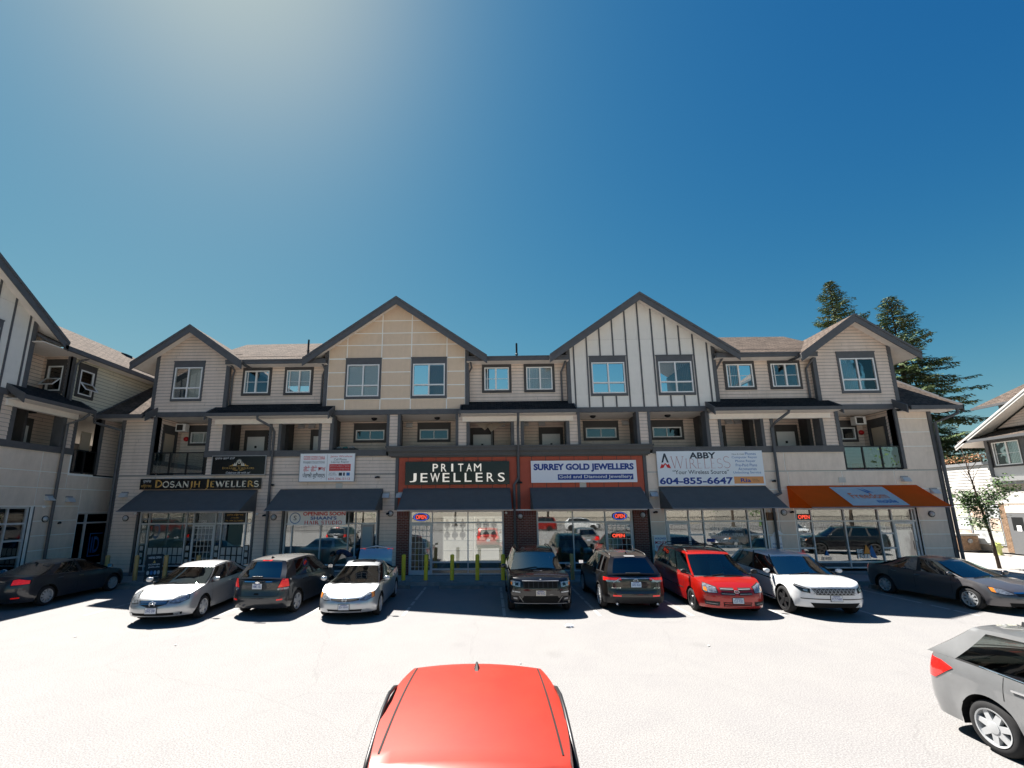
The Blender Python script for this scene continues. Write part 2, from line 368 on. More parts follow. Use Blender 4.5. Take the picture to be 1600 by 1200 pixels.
def mk_door(par):
    mb = MB(); mb.box(-.46, .46, -.05, 0, 0, 2.1); o = mb.build('door', DOORW, par)
    t = MB()
    for x in (-.38, .05):
        for z0, z1 in ((.15, .75), (.9, 1.45), (1.6, 1.95)): t.box(x, x+.33, -.056, -.05, z0, z1); t.box(x+.04, x+.29, -.062, -.056, z0+.04, z1-.04)
    t.build('door_panel', DOORW, o); k = MB(); k.tube([(.38, -.05, 1.0), (.38, -.11, 1.0)], .03); k.box(-.05, .06, -.07, -.05, 1.5, 1.62); k.build('door_knob', BLACK, o); return o
def mk_doorframe(par):
    mb = MB(); mb.box(-.62, .62, -.06, 0, 2.1, 2.45); mb.box(-.62, -.46, -.059, 0, 0, 2.1); mb.box(.46, .62, -.059, 0, 0, 2.1); return mb.build('door_trim', TRIMD, par)
def mk_wall_lamp(par):
    mb = MB(); mb.lathe([(.001, -.11), (.06, -.1), (.1, -.04), (.11, 0)], axis='y', n=14); o = mb.build('wall_lamp', mat('lamp_glass_bowl', (.55, .56, .56), .3), par, smooth=True)
    r = MB(); r.lathe([(.115, -.03), (.14, -.03), (.14, 0)], axis='y', n=14); r.build('lamp_ring', BLACK, o); return o
def mk_vent(par):
    mb = MB(); mb.hexa([(-.16, -.22, 0), (.16, -.22, 0), (.16, 0, 0), (-.16, 0, 0), (-.16, -.08, .2), (.16, -.08, .2), (.16, 0, .2), (-.16, 0, .2)]); mb.box(-.17, .17, -.02, 0, .18, .26, 1)
    return mb.build('vent_hood', [mat('pale_vent_metal', (.55, .55, .55), .5), GREYM], par)
def mk_ceiling_lamp(par):
    mb = MB(); mb.lathe([(.15, 0), (.15, -.03), (.11, -.09), (.05, -.12), (.001, -.125)], n=12); return mb.build('ceiling_lamp', BLACK, par, smooth=True)
def mk_spot(par):
    mb = MB(); mb.tube([(0, 0, 0), (0, -.08, 0)], .05, 8); mb.tube([(-.03, -.08, .01), (-.16, -.13, -.02)], .05, 8, r2=.035); return mb.build('spot_lamp', BLACK, par)
def mk_camera(par):
    mb = MB(); mb.lathe([(.001, -.09), (.05, -.07), (.065, -.02), (.065, 0)], axis='y', n=10); return mb.build('security_camera', VINYL, par, smooth=True)
def mk_heatpump(par):
    mb = MB(); mb.box(-.26, .26, -.3, 0, 0, .4); o = mb.build('heat_pump', VINYL, par); g = MB(); g.box(-.2, .12, -.31, -.3, .05, .35); g.build('grille', DARKI, o); return o
def mk_bell(par):
    mb = MB(); mb.lathe([(.001, -.09), (.1, -.08), (.13, -.03), (.13, 0)], axis='y', n=14); return mb.build('alarm_bell', mat('red_bell_paint', (.5, .01, .012), .35), par, smooth=True)
def mk_stack(par):
    mb = MB(); mb.tube([(0, 0, -.3), (0, 0, .55)], .05, 8); mb.lathe([(.09, -.06), (.05, 0)], n=8); return mb.build('vent_pipe', BLACK, par)
def mk_roofvent(par):
    mb = MB(); mb.hexa([(-.22, -.2, -.1), (.22, -.2, -.1), (.22, .25, .12), (-.22, .25, .12), (-.2, -.16, .12), (.2, -.16, .12), (.2, .2, .24), (-.2, .2, .24)]); return mb.build('roof_vent', BLACK, par)
def pipe(par, pts, r=.062, m=None):
    mb = MB(); mb.tube(pts, r, 8); o = mb.build('downpipe', m or TRIM, par, smooth=True, ang=40); return o
def fascia_pair(par, xc, hs, ztip, zr, y, depth=.4, m=None):
    for s in (-1, 1):
        mb = MB(); a = (xc+s*hs, ztip); b = (xc, zr)
        pts = [(a[0], a[1]-depth), (b[0], b[1]-depth), (b[0], b[1]), (a[0], a[1])]
        mb.poly([(p[0], y, p[1]) for p in pts]); mb.poly([(p[0], y+.05, p[1]) for p in pts][::-1])
        for i in range(4): p, q = pts[i], pts[(i+1) % 4]; mb.poly(((p[0], y, p[1]), (p[0], y+.05, p[1]), (q[0], y+.05, q[1]), (q[0], y, q[1])))
        # crown strip
        c = [(a[0]-s*.0, a[1]-.1), (b[0], b[1]-.1), (b[0], b[1]+.02), (a[0], a[1]+.02)]
        mb.poly([(p[0], y-.03, p[1]) for p in c]); mb.poly(((c[0][0], y-.03, c[0][1]), (c[1][0], y-.03, c[1][1]), (c[1][0], y, c[1][1]), (c[0][0], y, c[0][1])))
        fixn(mb.build('fascia_board', m or TRIM, par))
def gable(par, xc, hw, hs, zb, zr, kind, wins, slope=.7, oh=.6, back=5.5, sidez=7.0, shing=None, trim=None, sidemat=None):
    """storey with a gable over it: wall xc-hw..xc+hw from zb up, roof half span hs, ridge zr at y=-oh"""
    ztip = zr - slope*hs; zw = zr - .16 - .0
    f1 = lambda x, z: (zw - slope*(xc-x)) - z if True else 0
    f2 = lambda x, z: (zw - slope*(x-xc)) - z
    holes = [(w[0]+.05, w[1]-.05, w[2]+.05, w[3]-.05) for w in wins]
    zc = zw - slope*hw
    mb = MB()
    for r in cells(xc-hw, xc+hw, zb, zc, holes): mb.box(r[0], r[1], 0, .2, r[2], r[3])
    plate(mb, [(xc-hw, zc), (xc+hw, zc), (xc, zw)], 0, .2)
    mb.box(xc-hw, xc-hw+.15, .2, back, zb, zc); mb.box(xc+hw-.15, xc+hw, .2, back, zb, zc)
    mb.build('wall', {'side': TRIMD, 'cream': BLACK, 'tan': JOINT}[kind], par)
    bw = .14
    cb = MB()
    for s in (-1, 1): cb.box(min(xc+s*hw, xc+s*(hw-bw)), max(xc+s*hw, xc+s*(hw-bw)), -.04, 0, zb, zc-.02+slope*bw*.5); cb.box(min(xc+s*hw, xc+s*(hw+.04)), max(xc+s*hw, xc+s*(hw+.04)), -.04, bw, zb, zc-.02)
    cb.build('corner_board', trim or TRIM, par)
    a, b = xc-hw+bw, xc+hw-bw
    if kind == 'side':
        sb = MB(); clip = lambda z: (max(a, xc-(zw-z)/slope), min(b, xc+(zw-z)/slope))
        siding(sb, a, b, zb, zw, 0, holes, clip); sb.build('siding_board', sidemat or SIDE, par, kind='stuff')
    elif kind == 'tan':
        panels(par, [a, xc-2.5, xc-.76, xc+.73, xc+2.5, b], [zb, 8.39, 9.07, 9.76, 10.48, 11.17, 11.8, 12.46, 13.5], 0, TAN, holes, (f1, f2), .055, .055)
    else:
        n = 11; xs = [xc-3.25+.65*i for i in range(n)]; bt = .05
        panels(par, [a-.02]+xs+[b+.02], [zb, 11.27, 13.6], 0, CREAM, holes, (f1, f2), .012, .01)
        for x in xs:
            top = zw - slope*abs(x-xc)
            for r in cells(x-.032, x+.032, zb, top, [(w[0]-.01, w[1]+.01, w[2]-.01, w[3]+.01) for w in wins]):
                m = MB(); m.box(r[0], r[1], -.05, -.012, r[2], r[3]); m.build('batten', TRIM, par)
    # side return siding
    for s in (-1, 1):
        sb = MB(); siding(sb, 0.1, 1.2 if sidez > 6 else 1.2, zb, zc, 0); sb.v = [(xc+s*(hw - v[1]), v[0], v[2]) for v in sb.v]
        sb.build('siding_board', SIDE, par, kind='stuff')
    for i, w in enumerate(wins): window(par, w[0], w[1], w[2], w[3], -.012, 'gable', w[4], seed=i)
    # roof
    th = .13; sh = shing or SHIN
    for s in (-1, 1):
        slab(par, [(xc+s*hs, -oh+.05, ztip), (xc+s*hs, back, ztip), (xc, back, zr), (xc, -oh+.05, zr)], th, sh, SOFF)
        so_ = MB(); so_.poly([(xc+s*(hw-.02), -oh+.05, ztip+.0-.17+slope*(hs-hw)), (xc+s*hs, -oh+.05, ztip-.18), (xc+s*hs, back, ztip-.18), (xc+s*(hw-.02), back, ztip-.18+slope*(hs-hw))]); so_.build('soffit', SOFF, par)
        g = MB(); g.box(min(xc+s*(hs-.02), xc+s*(hs+.09)), max(xc+s*(hs-.02), xc+s*(hs+.09)), -oh+.3, back, ztip-.17, ztip-.04); g.build('gutter', TRIM, par)
    fascia_pair(par, xc, hs, ztip, zr, -oh, .4, trim)
    # soffit panel along the front overhang, under the slab
    for s in (-1, 1):
        m = MB(); m.poly([(xc, -oh+.05, zr-.19), (xc+s*hs, -oh+.05, ztip-.19), (xc+s*hs, 0, ztip-.19), (xc, 0, zr-.19)]); m.build('soffit', SOFF, par)
    return ztip
def skirt(par, x0, x1, y0=-.72, y1=.3, z0=7.6, z1=8.28):
    slab(par, [(x0, y0, z0), (x1, y0, z0), (x1, y1, z1), (x0, y1, z1)], .06, SHIND, TRIMD, name='skirt_roof')
    mb = MB(); mb.box(x0, x1, y0-.1, y0, z0-.14, z0-.0); mb.box(x0, x1, y0-.11, y0-.09, z0-.03, z0+.01)
    for s, x in ((-1, x0), (1, x1)):
        X = (x-.05, x) if s < 0 else (x, x+.05)
        pts = [(y0-.1, z0-.33), (y0+.75, z0+.28), (y0+.75, z0+.5), (y0-.1, z0+.04)]
        mb.hexa([(X[0], pts[0][0], pts[0][1]), (X[1], pts[0][0], pts[0][1]), (X[1], pts[1][0], pts[1][1]), (X[0], pts[1][0], pts[1][1]), (X[0], pts[3][0], pts[3][1]), (X[1], pts[3][0], pts[3][1]), (X[1], pts[2][0], pts[2][1]), (X[0], pts[2][0], pts[2][1])])
    mb.build('gutter', TRIM, par)
    m = MB(); m.box(x0+.05, x1-.05, -.1, .1, 7.2, 7.44); m.box(x0+.02, x1-.02, y0, .1, 7.44, 7.47); m.build('beam', SOFF, par)
def pillar(par, x0, x1, z0, z1, left=.14, right=.14):
    mb = MB(); mb.box(x0-left, x1+right, .01, .42, z0, z1)
    if left: mb.box(x0-left, x0, -.05, .01, z0, z1)
    if right: mb.box(x1, x1+right, -.05, .01, z0, z1)
    o = mb.build('pillar', TRIM, par); sb = MB(); siding(sb, x0, x1, z0, z1, .005); sb.build('siding_board', SIDE, o, kind='stuff'); return o
def storefront(par, x0, x1, z0, z1, ms, hs, door=None, extra=(), glass_m=None, y=.12, fm=None, doorbars=False):
    """ms: vertical mullion centres (inside), hs: transom heights; door=(xa,xb,top)"""
    root = MB(); w = .05; fm = fm or ALU; gm = glass_m or GLSS
    root.box(x0, x1, y-.05, y+.06, z1-.07, z1); root.box(x0, x0+.08, y-.051, y+.06, z0, z1-.07); root.box(x1-.08, x1, y-.051, y+.06, z0, z1-.07)
    xs = [x0+.08]+list(ms)+[x1-.08]
    for m in ms: root.box(m-w/2, m+w/2, y-.055, y+.06, z0, z1-.07)
    o = root.build('shopfront_frame', fm, par); rails = MB(); P = []
    for i, (a, b) in enumerate(zip(xs, xs[1:])):
        a2 = a + (w/2 if i else 0); b2 = b - (w/2 if i < len(xs)-2 else 0)
        hz = list(hs)
        isdoor = door and door[0] < (a+b)/2 < door[1]
        if isdoor: hz = [door[2]]
        for e in extra:
            if e[0] < (a+b)/2 < e[1]: hz += e[2]
        hz = sorted(hz); zz = [z0 if isdoor else z0+.06]+hz+[z1-.07]
        if not isdoor: rails.box(a2, b2, y-.04, y+.05, z0, z0+.06)
        for h in hz: rails.box(a2, b2, y-.045, y+.05, h-.035, h+.035)
        for j, (c, d) in enumerate(zip(zz, zz[1:])):
            if isdoor and j == 0: continue
            P.append((a2, b2, c+(.035 if j else 0), d-(.035 if j < len(zz)-2 else 0)))
    rails.build('rail', fm, o)
    for p in P:
        m = MB(); m.box(p[0]-.003, p[1]+.003, y-.004, y+.006, p[2]-.003, p[3]+.003); m.build('pane', gm, o)
    if door:
        a, b, t = door; d = MB(); f = .085
        d.box(a, b, y-.07, y-.02, t-.035-f-.01, t-.045); d.box(a, a+f, y-.07, y-.02, z0, t-.13); d.box(b-f, b, y-.07, y-.02, z0, t-.13); d.box(a+f, b-f, y-.07, y-.02, z0, z0+.2)
        do = d.build('door', fm, par)
        g = MB(); g.box(a+f, b-f, y-.05, y-.04, z0+.2, t-.13); g.build('pane', gm, do)
        h = MB(); h.tube([(b-f/2-.02, y-.07, z0+.75), (b-f/2-.03, y-.14, z0+.78), (b-f/2-.03, y-.14, z0+1.15), (b-f/2-.02, y-.07, z0+1.18)], .015, 6); h.build('handle', CHROME, do)
        if doorbars:
            q = MB(); n = 5
            for i in range(1, n): x = a+f+(b-a-2*f)*i/n; q.tube([(x, y-.056, z0+.2), (x, y-.056, t-.13)], .012, 4)
            z = z0+.35
            while z < t-.15: q.tube([(a+f, y-.056, z), (b-f, y-.056, z)], .012, 4); z += .27
            q.build('security_bars', VINYL, do)
    return o
def awning(x0, x1, label, m=None, proj=1.5, z1=4.05, z0=3.05, origin=(0, 21.1, 0), rz=0, grp='canvas awnings over the shopfronts'):
    m = m or AWN; xc = (x0+x1)/2; ca, sa = math.cos(rz), math.sin(rz)
    e = empty('awning', (origin[0]+ca*xc, origin[1]+sa*xc, 0), rz, label, 'awning', grp); h = (x1-x0)/2
    mb = MB(); n = 24; k = 5
    for i in range(n):
        for j in range(k):
            def P(i, j):
                u, v = i/n, j/k; sag = .018*math.sin(math.pi*v)*(1+.6*math.sin(u*23+x0)) ; return (-h+2*h*u, -.03-(proj-.03)*v, z1-(z1-z0)*v-sag)
            mb.poly((P(i, j+1), P(i+1, j+1), P(i+1, j), P(i, j)))
    mb.build('canopy', m, e, smooth=True)
    for s in (-1, 1):
        b = MB(); b.poly(((s*h, -.03, z1), (s*h, -proj, z0), (s*h, -.03, z0))); b.build('side_panel', m, e)
    f = MB(); f.tube([(-h+.01, -proj+.02, z0+.02), (h-.01, -proj+.02, z0+.02)], .02, 6)
    for s in (-1, 1): f.tube([(s*(h-.02), -.04, z0+.03), (s*(h-.02), -proj+.03, z0+.03)], .018, 6)
    t = -h+1.2
    while t < h-.5: f.tube([(t, -.04, z0+.03), (t, -proj+.04, z0+.025)], .014, 4); t += 1.25
    f.build('awning_frame', GREYM, e)
    return e
def railing(par, x0, x1, z0, z1, n=3, y=.02):
    m = MB(); m.box(x0, x1, y-.03, y+.03, z1-.05, z1); m.box(x0, x1, y-.02, y+.02, z0+.03, z0+.08)
    o = m.build('balcony_railing', BLACK, par)
    for i in range(n+1):
        x = x0+.03+(x1-x0-.06)*i/n; p = MB(); p.box(x-.03, x+.03, y-.032, y+.028, z0, z1-.05); p.build('post', BLACK, o)
    for i in range(n):
        a, b = x0+.06+(x1-x0-.06)*i/n, x0+(x1-x0-.06)*(i+1)/n; g = MB(); g.box(a, b, y-.006, y+.004, z0+.08, z1-.05); g.build('glass_panel', GLSR, o)
    return o

# ---------------------------------------------------------------- ground
def sheet(name, x0, x1, y0, y1, z, m, n=1):
    mb = MB(); mb.poly(((x0, y0, z), (x1, y0, z), (x1, y1, z), (x0, y1, z))); return struct(mb.build(name, m))
def asphalt_mat(name, col, cracks=True):
    m = mat(name, col, .92); n = m.node_tree.nodes; l = m.node_tree.links; b = n['Principled BSDF']; tc = n.new('ShaderNodeTexCoord')
    a = n.new('ShaderNodeTexNoise'); a.inputs['Scale'].default_value = 48; a.inputs['Detail'].default_value = 4; a.inputs['Roughness'].default_value = .7; l.new(tc.outputs['Object'], a.inputs['Vector'])
    r = n.new('ShaderNodeValToRGB'); r.color_ramp.elements[0].position = .3; r.color_ramp.elements[1].position = .62
    r.color_ramp.elements[0].color = tuple(x*.45 for x in col)+(1,); r.color_ramp.elements[1].color = tuple(x*1.25 for x in col)+(1,); l.new(a.outputs['Fac'], r.inputs[0])
    out = r.outputs[0]
    for sc, lo, hi, e0, e1 in ((.16, .97, 1.03, .3, .7), (1.3, .96, 1.02, .3, .6), (.5, .98, 1.01, .4, .55)):
        t = n.new('ShaderNodeTexNoise'); t.inputs['Scale'].default_value = sc; t.inputs['Detail'].default_value = 9; t.inputs['Roughness'].default_value = .7; t.inputs['Distortion'].default_value = .6; l.new(tc.outputs['Object'], t.inputs['Vector'])
        q = n.new('ShaderNodeValToRGB'); q.color_ramp.elements[0].position = e0; q.color_ramp.elements[1].position = e1
        q.color_ramp.elements[0].color = (lo, lo, lo*1.01, 1); q.color_ramp.elements[1].color = (hi, hi, hi, 1); l.new(t.outputs['Fac'], q.inputs[0])
        x = n.new('ShaderNodeMixRGB'); x.blend_type = 'MULTIPLY'; x.inputs[0].default_value = 1; l.new(out, x.inputs[1]); l.new(q.outputs[0], x.inputs[2]); out = x.outputs[0]
    # oil spots
    v = n.new('ShaderNodeTexVoronoi'); v.inputs['Scale'].default_value = .55; v.inputs['Randomness'].default_value = 1; l.new(tc.outputs['Object'], v.inputs['Vector'])
    q = n.new('ShaderNodeValToRGB'); q.color_ramp.elements[0].position = .03; q.color_ramp.elements[1].position = .16; q.color_ramp.elements[0].color = (.55, .55, .55, 1); q.color_ramp.elements[1].color = (1, 1, 1, 1); l.new(v.outputs['Distance'], q.inputs[0])
    x = n.new('ShaderNodeMixRGB'); x.blend_type = 'MULTIPLY'; x.inputs[0].default_value = .25; l.new(out, x.inputs[1]); l.new(q.outputs[0], x.inputs[2]); out = x.outputs[0]
    if cracks:
        v = n.new('ShaderNodeTexVoronoi'); v.feature = 'DISTANCE_TO_EDGE'; v.inputs['Scale'].default_value = .28
        mp = n.new('ShaderNodeMixRGB'); nz = n.new('ShaderNodeTexNoise'); nz.inputs['Scale'].default_value = 1.4; nz.inputs['Detail'].default_value = 5; l.new(tc.outputs['Object'], nz.inputs['Vector']); mp.inputs[0].default_value = .35
        l.new(tc.outputs['Object'], mp.inputs[1]); l.new(nz.outputs['Color'], mp.inputs[2]); l.new(mp.outputs[0], v.inputs['Vector'])
        q = n.new('ShaderNodeValToRGB'); q.color_ramp.elements[0].position = .0; q.color_ramp.elements[1].position = .0016; q.color_ramp.elements[0].color = (.7, .7, .7, 1); q.color_ramp.elements[1].color = (1, 1, 1, 1); l.new(v.outputs['Distance'], q.inputs[0])
        x = n.new('ShaderNodeMixRGB'); x.blend_type = 'MULTIPLY'; x.inputs[0].default_value = .35; l.new(out, x.inputs[1]); l.new(q.outputs[0], x.inputs[2]); out = x.outputs[0]
    l.new(out, b.inputs['Base Color'])
    bp = n.new('ShaderNodeBump'); bp.inputs['Strength'].default_value = .2; bp.inputs['Distance'].default_value = .008; l.new(a.outputs['Fac'], bp.inputs['Height']); l.new(bp.outputs[0], b.inputs['Normal'])
    return m
ASPH = asphalt_mat('worn_pale_asphalt', (.205, .199, .193))
sheet('ground', -600, 600, -600, 900, -.02, mat('dry_ground', (.2, .18, .15), .95, var=.2, vscale=.05))
sheet('parking_lot', -60, 60, -45, 60, 0, ASPH)
LINE = mat('worn_white_line_paint', (.36, .355, .345), .8, var=.25, vscale=14)
for x in (-12.35, -8.2, -5.55, -2.62, .4, 3.22, 5.93, 8.6, 11.25, 14.1):
    mb = MB(); z = 14.1
    while z < 18.9: e = z+rnd.uniform(.5, 1.4); mb.poly(((x-.045, z, .004), (x+.045, z, .004), (x+.045+rnd.uniform(-.01, .01), min(e, 18.9), .004), (x-.045, min(e, 18.9), .004))); z = e + (rnd.uniform(0.02, .3))
    struct(mb.build('parking_line', LINE))
# raised sidewalk in slabs, kerb pieces
sw = MB(); sw.box(-18.6, 24.0, 19.4, 23.4, .0, .13); struct(sw.build('sidewalk_base', KERB))
e = empty('sidewalk', (0, 0, 0)); struct(e)
x = -18.6
while x < 23.5:
    w = 1.52
    for y0, y1 in ((19.42, 21.2),):
        m = MB(); m.box(-w/2+.008, w/2-.008, y0, y1, .131, .15+rnd.uniform(-.003, .003)); m.build('paving_slab', CONC, e, loc=(x+w/2, 0, 0))
    x += w
ke = empty('kerb', (0, 0, 0)); struct(ke); x = -18.6
while x < 23.5:
    m = MB(); m.hexa([(-.99, 19.22, 0), (.99, 19.22, 0), (.99, 19.41, 0), (-.99, 19.41, 0), (-.99, 19.25, .152), (.99, 19.25, .152), (.99, 19.41, .152), (-.99, 19.41, .152)]); m.build('kerb_stone', KERB, ke, loc=(x+1, 0, 0)); x += 2

# ---------------------------------------------------------------- the long three storey building
B = empty('commercial_building', (0, 21.1, 0), 0, 'long grey three storey building with four gables above a row of shops', 'building')
XL, XR = -17.97, 20.72
SF = [(-16.56, -11.1), (-9.63, -5.22), (-3.74, .64), (2.15, 6.56), (8.03, 12.5), (13.9, 19.3)]
holes = [(a, b, .3 if i not in (2,) else .16, 3.04) for i, (a, b) in enumerate(SF)]
BAL = [(-16.3, -13.72, 4.76, 7.6), (16.48, 19.06, 4.76, 7.6)]
mb = MB()
for r in cells(XL, XR, 0, 5.6, holes+BAL): mb.box(r[0], r[1], .02, .3, r[2], r[3])
for r in cells(XL, -16.3, 5.6, 7.6, ()): mb.box(r[0], r[1], .02, .3, r[2], r[3])
mb.box(19.06, XR, .02, .3, 5.6, 7.6)
mb.box(XL, XL+.3, .3, 9, 0, 7.6); mb.box(XR-.3, XR, .3, 9, 0, 7.6); mb.box(XL, XR, 9, 9.2, 0, 9)
mb.build('wall', mat('backing_wall', (.035, .033, .03), .9), B)  # dark colour makes the siding gaps read as shadow lines
mb = MB(); mb.box(XL+.3, XR-.3, .3, 9, 4.5, 4.74); mb.box(XL+.3, XR-.3, .3, 9, 7.75, 7.9); mb.box(XL+.3, XR-.3, .3, 9, -.02, .14); mb.build('floor_slab', DARKI, B)
mb = MB(); mb.box(XL+.3, XR-.3, .02, 2.0, 7.62, 7.74); mb.build('soffit', SOFF, B)
# ground floor: lap siding on the left, panels on the right
sb = MB()
for a, b, c, d, h in ((XL+.14, -4.32, .3, 4.7, holes[:2]), (XL+.14, -16.36, 4.76, 7.55, ()), (-13.6, -4.32, 4.76, 5.6, ())): siding(sb, a, b, c, d, .02, [(q[0]-.03, q[1]+.03, q[2], q[3]) for q in h])
sb.build('siding_board', SIDE, B, kind='stuff')
mb = MB(); mb.box(XL+.02, -4.3, -.012, .02, 4.70, 4.76); mb.box(7.25, XR, -.012, .02, 4.71, 4.745); mb.build('flashing_strip', mat('flashing', (.3, .29, .27), .6), B)
cb = MB(); cb.box(XL-.02, XL+.14, -.05, .02, .15, 7.5); cb.box(XL-.03, XL-.02, -.05, .3, .15, 7.5); cb.box(XR-.14, XR+.02, -.05, .02, .15, 7.5); cb.box(-16.44, -16.3, -.05, .3, 4.78, 7.6); cb.box(19.06, 19.2, -.05, .3, 4.78, 7.6)
cb.box(-4.44, -4.3, -.06, .02, 3.05, 5.5); cb.box(7.2, 7.34, -.06, .02, 3.05, 5.5)
for a, b in SF[:2]: cb.box(a-.1, a-.002, -.03, .1, .16, 3.08); cb.box(b+.002, b+.1, -.03, .1, .16, 3.08); cb.box(a-.1, b+.1, -.03, .1, 3.045, 3.12)
cb.build('corner_board', TRIM, B)
# concrete base under the shops
mb = MB()
for i, (a, b) in enumerate(SF):
    if i != 2: mb.box(a-.0, b+.0, -.02, .25, .1, .298)
mb.box(XL, -16.6, -.015, .02, .1, .3); mb.box(19.3, XR, -.015, .02, .1, .3); mb.build('wall_base', mat('painted_base', (.2, .21, .23), .8, var=.1, dirt=.2), B)
# brick piers and red fascia panels
bm_ = MB(); mm = MB()
for a, b in ((-4.32, -3.76), (.66, 2.13), (6.58, 7.22)): bricks(bm_, mm, a, b, .15, 3.0, .02)
bm_.build('brick', BRICK, B, kind='stuff'); mm.build('mortar_bed', MORT, B)
mb = MB(); mb.box(-4.32, 7.22, -.05, .02, 3.0, 3.06); mb.build('flashing_strip', JOINT, B)
bk = MB(); bk.box(-4.3, 7.2, .005, .02, 3.06, 5.5); bk.build('panel_backing', TRIMD, B)
xs = [-4.3, -3.86]+[-3.86+.665*i for i in range(1, 8)]; xs = [x for x in xs if x < 1.0]+[1.3]; xs2 = [1.42, 2.0]+[2.0+.665*i for i in range(1, 8)]+[7.2]
panels(B, xs, [3.06, 5.5], .004, REDP, (), (), .03, .01); panels(B, xs2, [3.06, 5.5], .004, REDP, (), (), .03, .01)
# taupe panels on the right
bk = MB()
hh = [(q[0]-.02, q[1]+.02, q[2]-.2, q[3]) for q in holes[4:]]+[BAL[1]]
for r in cells(7.34, XR-.14, .3, 5.62, hh)+cells(19.2, XR-.14, 5.62, 7.5, ()): bk.box(r[0], r[1], .008, .02, r[2], r[3])
bk.build('panel_backing', JOINT, B)
panels(B, [7.34, 13.72, 16.48, 20.58], [4.74, 5.6], .006, STUC, [BAL[1]]); panels(B, [7.34, 13.8, 16.25, 18.6, 20.58], [3.9, 4.71], .006, STUC); panels(B, [7.34, 8.0, 13.7, 20.58], [3.06, 3.9], .006, STUC)
panels(B, [7.34, 8.0], [.3, .66, 1.27, 1.87, 2.47, 3.06], .006, STUC); panels(B, [12.56, 13.12, 13.84], [.3, .66, 1.27, 1.87, 2.47, 3.06], .006, STUC); panels(B, [19.34, 20.58], [.3, .66, 1.27, 1.87, 2.47, 3.06], .006, STUC)
panels(B, [19.2, 20.58], [4.75, 5.2, 5.83, 6.5, 7.14, 7.5], .006, STUC)
# parapet caps and the middle cornice
mb = MB(); mb.box(-13.72, -4.9, -.08, .35, 5.6, 5.86); mb.box(7.66, 16.48, -.08, .35, 5.6, 5.86); mb.box(-13.72, -4.9, -.1, .36, 5.84, 5.89); mb.box(7.66, 16.48, -.1, .36, 5.84, 5.89)
mb.build('parapet_cap', TRIM, B)
mb = MB(); mb.box(-4.9, 7.66, -.34, .36, 5.94, 6.02); mb.box(-4.86, 7.62, -.3, .3, 5.78, 5.94); mb.box(-4.8, 7.56, -.24, .3, 5.72, 5.78); mb.box(-4.74, 7.5, -.2, .3, 5.56, 5.72); mb.box(-4.66, 7.42, -.12, .02, 5.5, 5.56)
mb.build('cornice', mat('cornice_paint', (.1, .096, .094), .6, var=.08, dirt=.15), B)
# second floor: pillars, back wall, doors, windows
PZ0, PZ1 = 5.87, 7.62
for a, b, l, r in ((-13.56, -12.97, .16, .16), (-10.52, -10.2, .14, .14), (-8.1, -7.68, .13, .16), (-4.8, -4.4, .13, .13), (-1.47, -1.08, .13, .16), (1.2, 1.52, .15, .15)):
    z0 = PZ0 if abs((a+b)/2 - 1.38) > 6.2 else 6.02
    pillar(B, a, b, z0, PZ1, l, r)
    if a < 1: pillar(B, 2.76-b, 2.76-a, z0, PZ1, r, l)
L2W = [(-7.08, -5.34, 6.5, 7.52, 'none'), (-3.73, -2.0, 6.5, 7.52, 'none'), (4.88, 6.68, 6.5, 7.52, 'none'), (8.3, 10.0, 6.5, 7.52, 'none'), (-15.86, -14.25, 6.42, 7.5, 'full'), (17.2, 18.72, 6.3, 7.4, 'none')]
L2D = [-12.22, -8.72, -.36, 3.2, 11.48, 15.1]
hl = [(w[0]+.05, w[1]-.05, w[2]+.05, w[3]-.05) for w in L2W]
mb = MB(); [mb.box(r[0], r[1], 1.82, 2.0, r[2], r[3]) for r in cells(XL+.3, XR-.3, 4.7, 7.62, hl)]
for x in (-13.2, -10.36, -7.9, -4.6, -1.25, 1.36, 4.0, 7.36, 10.65, 13.12, 15.96): mb.box(x-.1, x+.1, 1.2, 1.82, 4.7, 7.62)
mb.build('back_wall', TRIMD, B)
sb = MB(); siding(sb, XL+.3, XR-.3, 4.76, 7.6, 1.82, hl+[(d-.62, d+.62, 4.7, 7.2) for d in L2D]); sb.build('siding_board', SIDE, B, kind='stuff')
for i, w in enumerate(L2W): window(B, w[0], w[1], w[2], w[3], 1.8, 'low', w[4], hdr=.36, side=.12, sill=.13, seed=i)
for d in L2D: inst('door', mk_door, B, (d, 1.8, 4.76)); inst('dframe', mk_doorframe, B, (d, 1.79, 4.76))
